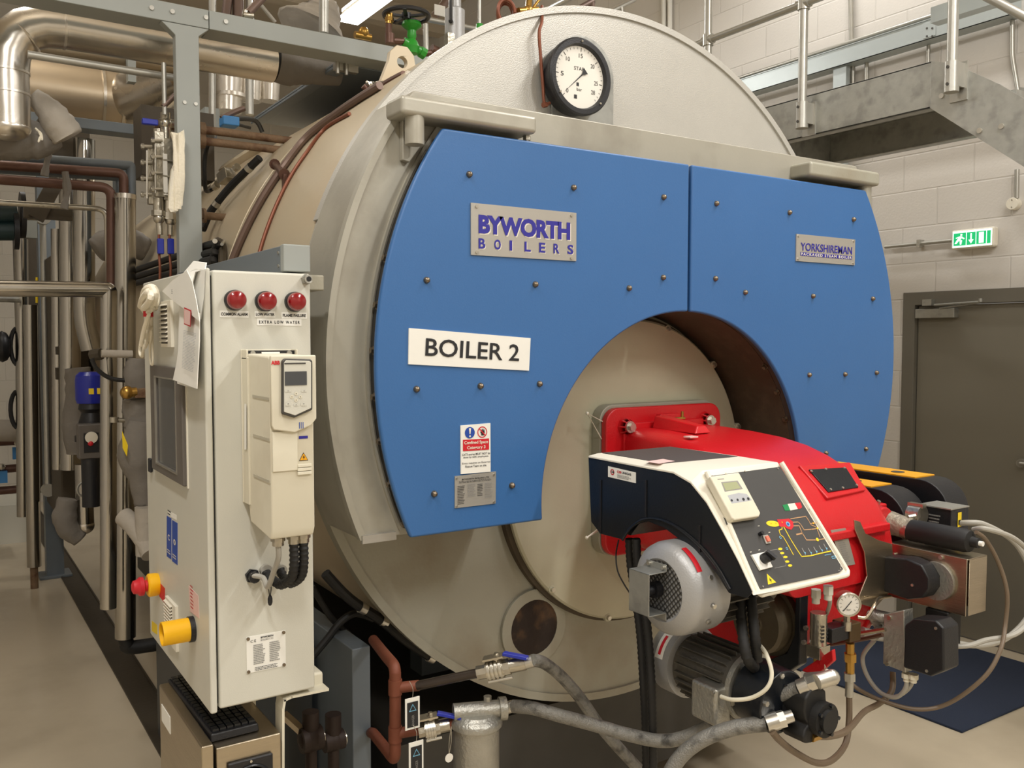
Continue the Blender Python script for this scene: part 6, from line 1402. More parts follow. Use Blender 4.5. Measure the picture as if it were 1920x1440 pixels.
q = at(1743, 58, x=tx); MB().mat('tray').box((tx - .003, q.y - .04, zt_b + .01), (tx, q.y + .04, zt_b + hgt - .01)).build('joint_plate', ct, bevel=.001)
for du in (1738, 1748):
    for vv in (53, 68): p = at(du, vv, x=tx - .003); MB().mat('darkrim').cyl(p, p + V((-.003, 0, 0)), .006, n=8).build('joint_bolt', ct)
q = at(1570, 160, x=tx); MB().mat('tray').box((tx + .02, q.y - .05, 2.6), (tx + .06, q.y + .05, zt_b)).build('support_strut', ct, bevel=.002)
# second tray piece at the top right corner
MB().mat('tray').box((4.35, 1.6, 3.42), (4.42, 2.72, 3.50)).build('cable_tray', label='short end of pale cable tray at the top right corner', cat='cable tray')
def wallconduit(pts, r, label, m='galvt', off=.03, group=None):
    return MB().mat(m).tube(bend([W(u, v, off) for u, v in pts], .04), r, 12, smooth=False).build('wall_conduit', label=label, cat='conduit', group=group)
wallconduit([(1594,-60),(1597,85)], .016, 'vertical conduit on the white wall above the cable tray')
wallconduit([(1599,125),(1599,250)], .016, 'vertical conduit on the white wall below the cable tray, beside the strut')
wallconduit([(1625,115),(1626,240)], .013, 'thinner vertical conduit on the white wall below the cable tray')
wallconduit([(1741,85),(1740,135)], .011, 'short vertical conduit stub dropping from the cable tray')
wallconduit([(1898,38),(1898,105),(1910,178),(1912,260)], .013, 'cranked conduit dropping from the cable tray at the right edge')
wallconduit([(1907,318),(1906,372)], .013, 'vertical conduit above the round wall box')
wallconduit([(1660,463),(1786,451)], .012, 'horizontal conduit running to the exit sign')
p = W(1730, 457, .0); MB().mat('galvt').box((WX - .05, p.y - .01, p.z - .022), (WX - .001, p.y + .01, p.z + .022)).build('conduit_saddle', label='small saddle clip on the horizontal conduit by the exit sign', cat='clip')
p = W(1905, 383, .0)
t = thing('wall_box', (WX, p.y, p.z), 'round white wall box at the end of a vertical conduit', 'junction box')
MB().mat('white').cyl((WX, p.y, p.z), (WX - .045, p.y, p.z), .034, n=28).build('box', t, bevel=.003)
for s_ in (-1, 1): MB().mat('zinc').cyl((WX - .045, p.y, p.z + s_*.02), (WX - .047, p.y, p.z + s_*.02), .004, n=8).build('screw', t)
# exit sign, slightly tilted
P = [W(u, v, .045) for u, v in ((1784,468),(1865,461),(1865,426),(1783,432))]
c = sum(P, V())/4; ey = (P[1] - P[0]).normalized(); ey = V((0, ey.y, ey.z)).normalized(); w = (P[1]-P[0]).length; h = (P[3]-P[0]).length; uz = V((1,0,0)).cross(ey) * 1
uz = uz if uz.z > 0 else -uz
t = thing('exit_sign', c - V((0, 0, h/2)), 'glowing green and white running-man exit sign on the right wall above the door', 'exit sign')
MB().mat('white').obox(c + V((.02, 0, 0)), (w, .05, h), ey, uz).build('housing', t, bevel=.012, seg=3)
o = c - ey*w*.43 - uz*h*.36; fx = V((-.008, 0, 0))
Q = lambda a, b, l: o + ey*(a*w*.86) + uz*(b*h*.72) + V((-.006 - l, 0, 0))
def rq(mb, a0, b0, a1, b1, l, m): return mb.mat(m).add([Q(a0,b0,l), Q(a1,b0,l), Q(a1,b1,l), Q(a0,b1,l)], [(0,1,2,3)])
mb = MB(); rq(mb, -.03, -.08, 1.03, 1.08, 0, 'exitwhite')
for a0, a1 in ((.0,.34),(.36,.60),(.62,.88),(.90,1.0)): rq(mb, a0, .05, a1, .95, .001, 'exitlit')
mb.mat('exitwhite').add([Q(a, b, .002) for a, b in ((.46,.85),(.50,.85),(.50,.42),(.55,.42),(.48,.14),(.41,.42),(.46,.42))], [tuple(range(7))])
rq(mb, .69, .12, .82, .88, .002, 'exitwhite')
mb.mat('exitwhite')
for pts in (((.19,.88),(.24,.88),(.24,.76),(.19,.76)), ((.10,.50),(.20,.74),(.25,.66),(.17,.40)), ((.17,.45),(.24,.42),(.22,.12),(.18,.12)), ((.10,.48),(.16,.42),(.08,.18),(.03,.20)), ((.22,.68),(.31,.55),(.29,.48),(.20,.60)), ((.06,.62),(.18,.72),(.16,.64),(.07,.56))):
    mb.add([Q(a, b, .002) for a, b in pts], [(0,1,2,3)])
mb.build('lit_panel', t)
# ================================================================ pipework on the left, behind the cabinet
def pipe(name, pts, r, m, label, y=None, x=None, cat='pipe', bendr=.1, bands=0, cap=False, group=None, n=24):
    P = [at(u, v, y=y) if y is not None else at(u, v, x=x) for u, v in pts]
    if m == 'steel': m = 'steelv'
    if m in ('steelv',) or bands or cap:
        t = thing(name, P[-1], label, cat, group)
        MB().mat(m).tube(bend(P, bendr), r, n, smooth=False).build('cladding', t, ang=30)
        if cap: MB().mat('steel').cyl(P[0] + (P[0]-P[1]).normalized()*.001, P[0] - (P[0]-P[1]).normalized()*.02, r*1.05, n=n).build('end_band', t)
        for k in range(bands):
            q = P[0].lerp(P[1], (k+1)/(bands+1)); d = (P[1]-P[0]).normalized(); MB().mat('steel').cyl(q - d*.008, q + d*.008, r*1.03, n=n).build('joint_band', t)
        return t
    return MB().mat(m).tube(bend(P, bendr), r, n if n != 24 else 14, smooth=False).build(name, label=label, cat=cat, group=group)
# large clad pipe below the beam with elbow
y = 3.86
t = thing('clad_pipe', at(10, 235, y=y), 'large shiny clad steam pipe with an elbow at the top left corner', 'pipe')
P = [at(512, 119, y=y), at(8, 40, y=y), at(8, 240, y=y)]; z = (at(300, 84, y=y).z + P[0].z)/2; P[0].z = z; P[1] = V((P[1].x, y, z)); P[2].x = P[1].x
MB().mat('steel').tube(bend(P, .20, 5), .079, 32, smooth=False).build('cladding', t, ang=20)
for a, b in ((P[1] + V((.20, 0, 0)), V((1,0,0))), (P[1] + V((0, 0, -.20)), V((0,0,1))), (P[1] + V((0, 0, -.28)), V((0,0,1)))): MB().mat('steel').cyl(a - b*.004, a + b*.004, .082, n=32).build('joint_band', t)
q = P[1] + V((.059, 0, -.059)) ; MB().mat('steel').lathe([(.079, -.004), (.083, 0), (.079, .004)], q, (1, 0, 1), n=32).build('elbow_band', t)
MB().mat('steel').sphere(P[2], .081, 24, (1, 1, .55)).build('end_cap', t)
MB().mat('rubber').cyl(V((P[0].x, y, z)), V((P[0].x + .012, y, z)), .072, n=24).build('pipe_gap', t)
jk = at(560, 125, y=3.84)
MB().mat('fabric').tube([V((P[0].x + .013, y, z)), V((P[0].x + .08, y, z - .005)), V((P[0].x + .15, y, z + .0)), V((P[0].x + .30, y - .0, z + .01))], [.076, .078, .070, .066, .06, .058], 20, sub=5).build('insulation_jacket', label='dark grey insulation jacket at the end of the large clad pipe', cat='insulation jacket')
pipe('clad_pipe', [(50,83),(245,112),(330,124)], .05, 'steelb', 'dull steel pipe under the large clad pipe', y=4.6)
pipe('rail_pipe', [(52,102),(335,147)], .0145, 'galvt', 'thin galvanised rail pipe crossing in front of the beige duct', y=3.72)
# beige duct and bright bend
t = thing('duct', at(60, 225, y=6.0), 'large beige-reflecting round duct with flange rings at upper left', 'duct')
a, b = at(-120, 150, y=6.0), at(228, 186, y=6.0); b.z = a.z = (a.z + b.z)/2
M['ductm'] = pm('warm_duct_cladding', (196, 180, 156), .30, .8, .06, 2.5, .05, 8, None, 0, 3, None, .05)
MB().mat('ductm').cyl(a, b, .20, n=40).build('cladding', t)
for u in (187, 222): q = at(u, 185, y=6.0); q.z = a.z; MB().mat('steel').cyl(q - V((.008,0,0)), q + V((.008,0,0)), .215, n=40).build('flange_ring', t)
MB().mat('steel').cyl(b, at(345, 145, y=5.4), .17, .10, n=40, cap=False).build('bright_bend', t)
MB().mat('frame').box((at(240, 128, y=4.5).x, 4.5, at(240, 152, y=4.5).z), (at(255, 128, y=4.5).x, 4.55, at(240, 100, y=4.5).z + .5)).build('hanger_strap', label='pale vertical hanger strap crossing the rail pipe', cat='hanger')
# beams
def beam(u0, u1, vt, vb, y, dep, m, label):
    a = at(u0, vt, y=y); b = at(u1, vb, y=y); z1 = a.z; z0 = at(u0, vb, y=y).z
    return MB().mat(m).box((a.x, y, z0), (b.x, y + dep, z1)).build('steel_beam', label=label, cat='beam', bevel=.003)
a = at(290, 246, y=5.2); b = at(133, 218, y=5.2)
MB().mat('bluegrey').box((-1.0, 5.2, a.z - .03), (1.4, 5.32, (b.z + at(290,238,y=5.2).z)/2 + .0)).build('steel_beam', label='blue-grey horizontal beam under the beige duct', cat='beam', bevel=.004)
MB().mat('darksteel').box((-1.0, 5.5, at(200, 300, y=5.5).z), (.78, 5.7, at(200, 250, y=5.5).z)).build('steel_beam', label='dark lower beam in shadow under the blue-grey beam', cat='beam')
# L-shaped frames and brown pipes
def Lrun(pts, r, m, label, y, cat='pipe', br=.05): return pipe('bent_pipe', pts, r, m, label, y=y, cat=cat, bendr=br)
Lrun([(-60,289),(245,311),(246,372)], .022, 'bluegrey', 'topmost blue-grey square rail turning down beside the tall clad pipe', 4.5, 'rail', .005)
Lrun([(-60,306),(232,325),(232,352),(232,362)], .021, 'brownpipe', 'upper brown pipe turning down into the tall clad pipe', 4.42)
Lrun([(-60,316),(223,334),(223,420)], .014, 'bluegrey', 'thin blue-grey rail between the two brown pipes', 4.46, 'rail', .005)
Lrun([(-60,332),(209,352),(209,640)], .022, 'brownpipe', 'lower brown pipe turning down left of the tall clad pipe', 4.40)
Lrun([(-60,376),(200,392),(205,560)], .013, 'nickel', 'thin bright pipe turning down behind the brown pipe', 4.5)
for u, v0, v1, yy in ((122,322,392,4.3),(85,255,330,4.28)):
    a = at(u, v0, y=yy); b = at(u, v1, y=yy); MB().mat('fabric').tube([a, (a+b)/2 + V((.008,0,0)), b + V((-.004, 0, 0))], [.014,.018,.012,.016], 8).build('fabric_strap', label='grey fabric strap tied round the %s pipes' % ('brown' if u > 100 else 'upper left'), cat='strap')
a = at(105, 340, y=4.9); b = at(70, 405, y=4.9); MB().mat('darksteel').obox((a+b)/2, ((a-b).length*1.15, .05, .07), a-b).box((at(45,398,y=4.9).x, 4.9, at(60,408,y=4.9).z), (at(135,395,y=4.9).x, 4.95, at(60,385,y=4.9).z)).build('cross_brace', label='dark diagonal brace and cross bar behind the brown pipes', cat='brace')
# tall clad pipes
TP = pipe('tall_clad_pipe', [(235,365),(235,1195)], .0445, 'steel', 'tall polished clad pipe nearest the cabinet', y=4.32, cap=True, bands=0)
a = at(235, 1205, y=4.32); MB().mat('rubber').tube([a + V((0,0,.06)), a + V((.005,0,.0)), a + V((.06,0,-.03)), a + V((.5,0,-.03))], .032, 16).build('pipe_foot', TP)
t = pipe('clad_pipe', [(-70,540),(204,543),(203,1140)], .0335, 'steel', 'polished clad pipe crossing from the left edge and turning down', y=4.15, bendr=.012)
pipe('tall_clad_pipe', [(130,262),(131,520),(133,880)], .058, 'steel', 'wide polished riser behind the blue motor, left one', y=5.9)
pipe('tall_clad_pipe', [(158,262),(158,600),(172,655)], .055, 'steel', 'wide polished riser above the blue motor ending in an elbow', y=5.4, bendr=.15)
pipe('tall_clad_pipe', [(107,430),(110,880)], .035, 'steel', 'narrow polished riser beside the dark column', y=6.1)
pipe('tall_clad_pipe', [(40,448),(44,968)], .046, 'steel', 'polished riser at the far left, left of a pair', y=7.6)
TQ = pipe('tall_clad_pipe', [(57,572),(64,1062)], .047, 'steel', 'polished riser at the far left, right of a pair with open top', y=7.2)
a = at(64, 1068, y=7.2); MB().mat('rust').cyl(a + V((0, 0, .06)), V((a.x, a.y, 0)), .026).build('pipe_foot', TQ)
# dark column with thin pipe
MB().mat('bluegrey').box((.69, 7.45, 0), (.81, 7.57, 3.0)).box((.64, 7.40, 0), (.86, 7.62, .02)).build('steel_column', label='dark blue-grey steel column standing on the floor at far left', cat='column', bevel=.004)
t = thing('drain_pipe', at(88, 918, y=6.9), 'thin green-grey vertical pipe with round ends in front of the dark column', 'pipe')
a = at(80, 408, y=6.9); b = at(90, 918, y=6.9); MB().mat('galvt').cyl(a, b, .02).build('pipe', t); MB().mat('galvt').cyl(a + V((0,-.05,0)), a + V((0,.02,0)), .05, n=20).cyl(b + V((0,-.04,0)), b + V((0,.02,0)), .045, n=20).build('end_disc', t)
MB().mat('galvt').cyl(b, at(112, 918, y=6.9), .016).build('side_branch', t)
# blue motor on pump
t = thing('feed_pump', at(168, 880, y=5.1), 'vertical pump with a blue motor between the polished pipes', 'pump')
c = at(169, 727, y=5.1)
M['bluemotor'] = pm('cobalt_motor_paint', (28, 40, 150), .3, 0, .05, 10)
MB().mat('bluemotor').lathe([(0, .085), (.05, .082), (.068, .065), (.072, .04), (.072, -.06), (.065, -.08), (0, -.08)], c, (0, 0, 1), n=32).build('motor', t)
mb = MB()
for k in (-.005, .035): mb.mat('yelp').box((c.x + k - .012, c.y - .074, c.z - .03), (c.x + k + .012, c.y - .066, c.z - .0))
mb.build('label', t)
MB().mat('black').lathe([(.055, 0), (.06, -.03), (.045, -.05), (.06, -.10), (.06, -.16), (.08, -.17), (.08, -.2), (0, -.2)], c + V((0, 0, -.08)), (0, 0, 1), n=24).build('pump_body', t)
q = at(171, 828, y=4.98); MB().mat('winframe').box((q.x - .06, q.y, q.z - .09), (q.x + .055, q.y + .08, q.z + .09)).build('control_case', t, bevel=.008)
mb = MB().mat('black').box((q.x - .035, q.y - .006, q.z - .055), (q.x + .035, q.y - .001, q.z + .045)); mb.mat('white').lathe([(0, .0), (.03, .0), (.03, .01), (0, .012)], (q.x, q.y - .006, q.z + .022), (0, -1, 0), n=16); mb.mat('redp').sphere((q.x - .004, q.y - .01, q.z - .008), .014, 10); mb.build('display', t)
MB().mat('black').cyl(q + V((0, .04, -.09)), q + V((0, .04, -.34)), .045).build('column', t)
def blob(name, pts, radii, m, label, x=None, y=None, cat='insulation jacket', n=16, squash=None):
    P = [at(u, v, **({'x': x} if x is not None else {'y': y})) for u, v in pts]; C = catmull(P, 5); k = len(C)
    rr = []
    for i in range(k):
        f = i/(k-1)*(len(radii)-1); j = min(int(f), len(radii)-2); rr.append((radii[j]*(1-(f-j)) + radii[j+1]*(f-j)) * (1 + random.uniform(-.04, .04)))
    mb = MB().mat(m); t0 = (C[1]-C[0]).normalized(); a = t0.orthogonal().normalized(); vs = []
    for i, p in enumerate(C):
        t = (C[min(i+1,k-1)] - C[max(i-1,0)]).normalized(); a = (a - t*a.dot(t)).normalized(); b = t.cross(a)
        for q in range(n):
            w_ = rr[i]*(1 + random.uniform(-.07, .07)); vs.append(p + (a*math.cos(2*PI*q/n) + b*math.sin(2*PI*q/n))*w_)
    fs = [(i*n+q, i*n+(q+1) % n, (i+1)*n+(q+1) % n, (i+1)*n+q) for i in range(k-1) for q in range(n)] + [tuple(range(n-1,-1,-1)), tuple(range((k-1)*n, k*n))]
    return mb.add(vs, fs).build(name, label=label, cat=cat, ang=80)
blob('insulation_jacket', [(60,178),(90,205),(112,235),(128,258)], [.03,.05,.065,.06], 'lfabric', 'pale grey fabric jacket hanging right of the large elbow', y=3.95)
blob('insulation_jacket', [(-30,262),(30,262),(70,262),(108,255)], [.075,.08,.07,.045], 'fabric', 'dark grey fabric jacket tied with string at the left edge', y=4.0)
blob('insulation_jacket', [(72,222),(90,235),(100,255)], [.05,.07,.05], 'fabric', 'rounded grey fabric jacket between the pale one and the string', y=4.12)
P = [at(u, v, y=3.90) for u, v in ((66,240),(72,246),(76,256),(72,266),(75,257),(79,262),(77,250),(68,243))]; MB().mat('cloth').tube(P, .0035, 6).build('string', label='cream string knot on the dark fabric jacket', cat='string')
blob('insulation_jacket', [(258,672),(256,700),(262,738)], [.035,.055,.05], 'fabric', 'upper grey fabric valve jacket beside the cabinet', y=4.0)
blob('insulation_jacket', [(256,748),(258,770),(262,800)], [.055,.062,.06], 'fabric', 'middle grey fabric valve jacket beside the cabinet', y=4.0)
blob('insulation_jacket', [(262,790),(256,850),(268,900),(272,948)], [.045,.075,.055,.042], 'fabric', 'large lower grey fabric jacket with yellow tag beside the cabinet', y=3.95)
P = [at(u, v, y=3.86) for u, v in ((229,808),(240,835),(238,856),(230,840))]; MB().mat('yelp').add(P + [p + V((0,.003,0)) for p in P], [(0,1,2,3),(4,5,6,7),(0,1,5,4),(1,2,6,5),(2,3,7,6),(3,0,4,7)]).build('yellow_tag', label='bright yellow tag on the lower grey jacket', cat='tag')
blob('insulation_jacket', [(145,690),(150,740),(146,800),(148,850)], [.07,.075,.08,.06], 'fabric', 'grey fabric jacket behind the blue motor', y=5.5)
blob('insulation_jacket', [(128,935),(122,965),(128,990),(150,1010)], [.05,.06,.06,.045], 'fabric', 'curved grey fabric jacket low down near the floor', y=5.3)
pipe('clad_pipe', [(157,870),(160,985)], .045, 'steel', 'short polished vertical pipe under the pump with a rounded end', y=5.3)
P = [at(160, 985, y=5.3)]; MB().mat('steel').sphere(P[0], .047, 20).build('pipe_end', label='rounded polished end of the short vertical pipe', cat='pipe cap')
pts = [at(157 + 12*math.cos(a), 918 + 13*math.sin(a), y=5.15) for a in [i*2*PI/16 for i in range(17)]]; MB().mat('galvt').tube(pts, .006, 8, smooth=False).build('wire_ring', label='loop of grey cable hanging on the short vertical pipe', cat='cable loop')
# elbow near cabinet bottom
t = thing('clad_elbow', at(262, 1040, y=3.9), 'pale clad pipe elbow emerging low beside the cabinet', 'pipe')
MB().mat('lfabric').tube([at(232, 968, y=4.0), at(250, 985, y=3.95), at(272, 1015, y=3.9), at(284, 1040, y=3.85)], .040, 18).cyl(at(274, 950, y=3.9), at(276, 1040, y=3.9), .045, n=20).build('cladding', t)
# stub, handles, cables
MB().mat('lfabric').cyl(at(190, 663, y=4.0), at(248, 664, y=4.0), .016).build('pipe_stub', label='short pale horizontal pipe stub between the clad pipes', cat='pipe')
MB().mat('darksteel').cyl(at(172, 666, y=4.05), at(190, 664, y=4.02), .024, n=8).build('pipe_nut', label='dark hexagonal coupling on the pale pipe stub', cat='coupling')
MB().mat('rubber').tube([at(u, v, y=4.0) for u, v in ((172,672),(180,690),(200,706),(220,712),(240,713))], .009, 8).build('black_cable', label='black cable sagging from the coupling to the upper jacket', cat='cable')
t = thing('brass_valve', at(250, 748, y=3.92), 'bronze coloured valve with brown lever beside the cabinet', 'valve')
MB().mat('brass').cyl(at(228, 737, y=3.92), at(256, 735, y=3.92), .02, n=12).sphere(at(238, 736, y=3.92), .028, 12).build('body', t); MB().mat('rust').obox(at(264, 737, y=3.92), (.05, .03, .04)).build('lever', t, bevel=.004)
MB().mat('nickel').cyl(at(214, 787, y=4.0), at(242, 789, y=4.0), .010).cyl(at(214, 782, y=4.0), at(214, 792, y=4.0), .018).build('test_cock', label='small nickel test cock on the clad pipe', cat='valve')
# teal flanges at far left
t = thing('flanged_valve', at(20, 445, y=6.4), 'dark teal flanged valve with black rings at the left edge', 'valve')
for v in (402, 433):
    MB().mat('darkgreen').cyl(at(-20, v, y=6.4), at(32, v, y=6.4), .06, n=24).build('body', t)
for u, v0, v1 in ((42,382,425),(30,415,450)): 
    a = at(u, (v0+v1)/2, y=6.4); MB().mat('black').cyl(a - V((.014,0,0)), a + V((.014,0,0)), (v1-v0)/2/1667*7.0*1.6, n=28).build('flange_ring', t)
MB().mat('frame').box((at(45,440,y=6.8).x, 6.8, at(45,445,y=6.8).z), (at(70,440,y=6.8).x, 6.85, at(45,412,y=6.8).z)).build('cover_plate', label='small grey plate between the teal valve and dark column', cat='plate')
MB().mat('nickel').cyl(at(48, 407, y=6.6), at(75, 408, y=6.6), .02).build('stub_pipe', label='bright stub pipe at the top of the dark column', cat='pipe')
for k, v in enumerate((650, 768)):
    c = at(24 if k == 0 else 38, v, y=7.6)
    c.x = at(34, v, y=7.6).x; ring = [c + V((math.cos(a)*.05, 0, math.sin(a)*.14)) for a in [i*2*PI/20 for i in range(21)]]
    MB().mat('black').tube(ring, .016, 8, smooth=False).build('handwheel', label='%s black handwheel edge-on at the far left' % ('upper', 'lower')[k], cat='handwheel')
c = at(4, 650, y=7.6); MB().mat('black').sphere(c, .09, 12, (.7, 1, 1.3)).build('pump_head', label='black pump head cut by the left edge', cat='pump')
# far bench and plinth at the left edge
MB().mat('cab').box((-.6, 8.9, 0), (.70, 9.6, .34)).build('wall_plinth', label='pale concrete plinth far away at the left edge', cat='plinth')
MB().mat('lfabric').cyl(at(-60, 806, y=8.4), at(42, 808, y=8.4), .09, n=20).build('lagged_pipe', label='pale lagged horizontal pipe at the left edge above the plinth', cat='pipe')
t = thing('pipe_rack', at(20, 932, y=8.7), 'brown pipe rack with small blue valves on the far plinth', 'rack')
for v in (832, 884, 925): a = at(-60, v, y=8.7); b = at(44, v, y=8.7); MB().mat('brownpipe').cyl(a, V((b.x, b.y, a.z)), .035).build('rail', t)
for u, v in ((4,895),(34,850)):
    q = at(u, v, y=8.6); MB().mat('ltblue').box((q.x-.04, q.y, q.z-.05), (q.x+.04, q.y+.05, q.z+.05)).build('valve_box', t); MB().mat('zinc').sphere(q + V((0, 0, .09)), .03, 8).build('valve_cap', t)
MB().mat('galv').tube([at(36,560,y=7.2), at(-60,556,y=7.2)], .03, 10, smooth=False).build('dark_rail', label='dark thin rail under the crossing clad pipe at far left', cat='rail')
MB().mat('darksteel').box((at(106,645,y=6).x, 6, at(100,665,y=6).z), (at(138,645,y=6).x, 6.1, at(100,650,y=6).z)).build('pipe_shelf', label='upper dark bracket shelf behind the dark column', cat='bracket')
MB().mat('darksteel').box((at(106,700,y=6).x, 6, at(100,712,y=6).z), (at(128,700,y=6).x, 6.1, at(100,690,y=6).z)).build('pipe_shelf', label='lower dark bracket shelf behind the dark column', cat='bracket')
MB().mat('yelp').cyl(at(69, 520, y=6.9), at(69, 568, y=6.9), .008).build('yellow_strip', label='thin yellow strip beside the dark column', cat='strip')
# grey enclosure behind the gauge glass
a = at(246, 320, y=5.0); b = at(292, 470, y=5.0)
MB().mat('bluegrey').box((a.x, 5.0, b.z - .1), (.86, 5.3, a.z)).build('steel_enclosure', label='blue-grey steel box behind the gauge glass', cat='enclosure', bevel=.006)
MB().mat('darksteel').box((.68, 6.3, .62), (.86, 7.2, 2.35)).box((.60, 8.1, .55), (.86, 8.5, 2.7)).build('dark_backing', label='dark boxes added to darken the gaps behind the polished pipes', cat='case', bevel=.01)  # plain boxes added so the background between the risers stays dark
blob('insulation_jacket', [(180,470),(205,458),(240,455),(275,470)], [.06,.075,.08,.06], 'fabric', 'grey lagged pipe passing behind the tall clad pipe', y=5.0)
# water level gauge
LY = 3.66
lg = thing('level_gauge', at(315, 430, y=LY), 'nickel water level gauge glass with bolted plates left of the grey column', 'level gauge')
def Lg(u, v, dy=0): return at(u, v, y=LY + dy)
def lbox(u0, v0, u1, v1, y0, y1, m, name, bev=.002): 
    a = Lg(u0, v1); b = Lg(u1, v0); return MB().mat(m).box((a.x, y0, a.z), (b.x, y1, b.z)).build(name, lg, bevel=bev)
for (u0, u1, yy, v0, v1) in ((279, 287, LY - .0, 278, 382), (289, 305, LY - .03, 250, 370), (306, 322, LY - .02, 262, 376)):
    lbox(u0, v0, u1, v1, yy, yy + .03, 'nickel', 'gauge_plate')
MB().mat('dial').box((Lg(296,0).x, LY - .034, Lg(296,367).z), (Lg(304,0).x, LY - .031, Lg(296,290).z)).build('gauge_window', lg)
for i, v in enumerate((268, 298, 328, 358)):
    for u, yy in ((290, LY - .04), (274, LY - .01)):
        p = Lg(u, v + (8 if u < 280 else 0)); p.y = yy; MB().mat('zinc').cyl(p + V((-.022, 0, 0)), p + V((.02, 0, .003)), .006, n=8).cyl(p + V((-.020, 0, 0)), p + V((-.010, 0, 0)), .011, n=6).build('clamp_bolt', lg)
for u, v0, v1 in ((275.5, 282, 372), (291.5, 270, 362)): MB().mat('zinc').cyl(Lg(u, v0, -.04), Lg(u, v1, -.04), .004).build('tie_rod', lg)
for v in (300, 330, 362): a = Lg(306, v, -.03); MB().mat('nickel').obox(a + V((.022, 0, 0)), (.045, .01, .006)).build('rib', lg)
mb = MB().mat('nickel').cyl(Lg(297,372), Lg(297,395), .020, n=12).cyl(Lg(316,376), Lg(316,400), .018, n=12).cyl(Lg(297,395), Lg(297,405), .026, n=6).cyl(Lg(318,400), Lg(318,412), .026, n=6)
mb.sphere(Lg(298,410), .022, 12).sphere(Lg(320,414), .022, 12).cyl(Lg(298,412), Lg(300,440), .012).cyl(Lg(320,414), Lg(320,442), .013).cyl(Lg(320,412), Lg(334,405), .010)
mb.build('lower_cocks', lg)
mb = MB().mat('nickel').cyl(Lg(311,212), Lg(311,262), .020, n=12).cyl(Lg(300,230), Lg(330,232), .016).sphere(Lg(311,232), .026, 12).cyl(Lg(296,242), Lg(297,262), .018).cyl(Lg(290,252), Lg(300,252), .008); mb.build('upper_cock', lg)
MB().mat('blueact').obox(Lg(281, 229, -.03), (.058, .024, .022)).build('lever', lg, bevel=.004, label='dark blue lever')
for u in (301, 320): a = Lg(u, 462, -.02); MB().mat('blueact').box((a.x - .012, a.y - .01, a.z - .03), (a.x + .012, a.y + .01, a.z + .03)).build('drain_lever', lg, bevel=.004)
MB().mat('redp').sphere(Lg(333, 240, -.04), .011, 10).build('red_knob', lg)
for k, u in enumerate((298, 318)):
    MB().mat('copper').tube([Lg(u, 440, -.01), Lg(u + .5, 480, -.01), Lg(u + 2, 512, -.01), V((Lg(u + 2, 520).x, LY + .05, Lg(u,600).z))], .005, 8).build('drain_tube', label='%s thin copper drain tube below the gauge glass' % ('left', 'right')[k], cat='tube')
MB().mat('galvt').cyl(at(307, 118, y=3.62), at(309, 215, y=3.62), .009).build('riser_tube', label='thin galvanised tube rising above the gauge glass', cat='tube')
MB().mat('conduit').cyl(at(306, 200, y=3.62), at(335, 172, y=3.62), .010).build('diagonal_tube', label='short diagonal tube beside the grey column at gauge top', cat='tube')
# cloth sleeve over the gauge
cl = [(321,247),(334,250),(345,243),(347,262),(344,300),(343,340),(342,385),(333,396),(320,398),(316,390),(318,350),(322,318),(330,300),(329,275)]
P = [at(u, v, y=3.50 + .02*math.sin(i*1.9)) for i, (u, v) in enumerate(cl)]; n = len(P)
mb = MB().mat('cloth').add(P + [p + V((0, .02, 0)) for p in P], [tuple(range(n)), tuple(range(2*n-1, n-1, -1))] + [(i, (i+1) % n, (i+1) % n + n, i + n) for i in range(n)])
for a, b, r in (((326,252),(330,395),.009),((337,250),(335,392),.011),((342,248),(339,385),.008)): mb.tube([at(*a, y=3.5), at((a[0]+b[0])/2+2, (a[1]+b[1])/2, y=3.49), at(*b, y=3.5)], [r*.7, r, r*1.2, r*.9], 8)
mb.build('cloth_sleeve', label='cream cloth sleeve hanging beside the grey column', cat='cloth')
# silver funnels and fittings right of the column
t = thing('flue_stub', at(435, 215, y=6.2), 'bright silver flue pipes right of the grey column', 'flue')
for u0, v0, v1, r in ((427, 100, 210, .115), (470, 110, 190, .09), (505, 130, 190, .08)): MB().mat('steel').cyl(at(u0, v0, y=6.2), at(u0, v1, y=6.2), r, r*.8, n=32).build('flue_pipe', t)
q = at(432, 181, y=6.2); MB().mat('steel').cyl(q - V((0,0,.012)), q + V((0,0,.012)), .115, n=32).build('joint_band', t)
for k, (u, v0, v1, r) in enumerate(((398, -20, 255, .018), (468, 20, 215, .022))):
    MB().mat('galvt').cyl(at(u, v0, y=4.9), at(u, v1, y=4.9), r).build('standpipe', label='galvanised standpipe in front of the bright flue, %s of two' % ('left', 'right')[k], cat='pipe')
q = at(430, 230, y=4.5); MB().mat('ltblue').box((q.x - .04, 4.46, q.z - .02), (q.x + .04, 4.54, q.z + .025)).build('valve_actuator', label='light blue actuator box above the rusty level pipes', cat='actuator', bevel=.006)
MB().mat('conduit').tube([at(415,222,y=4.5), at(440,210,y=4.5), at(458,203,y=4.5)], .014, 10).build('short_conduit', label='short brown conduit above the light blue actuator', cat='conduit')
MB().mat('darkrim').tube([at(440,222,y=4.6), at(478,226,y=4.6), at(492,248,y=4.6)], .012, 8).tube([at(440,232,y=4.6), at(470,240,y=4.6)], .008, 8).build('cable_loom', label='dark cable loom right of the light blue actuator', cat='cable')
MB().mat('frame').box((at(384,200,y=5.1).x, 5.1, at(384,240,y=5.1).z), (at(412,200,y=5.1).x, 5.3, at(384,200,y=5.1).z)).build('grey_box', label='pale grey box behind the grey column beside the flue', cat='box')
MB().mat('darksteel').box((.90, 4.7, 2.61), (1.25, 4.9, 2.95)).build('dark_casing', label='dark casing in shadow above the shell behind the level pipes', cat='casing')
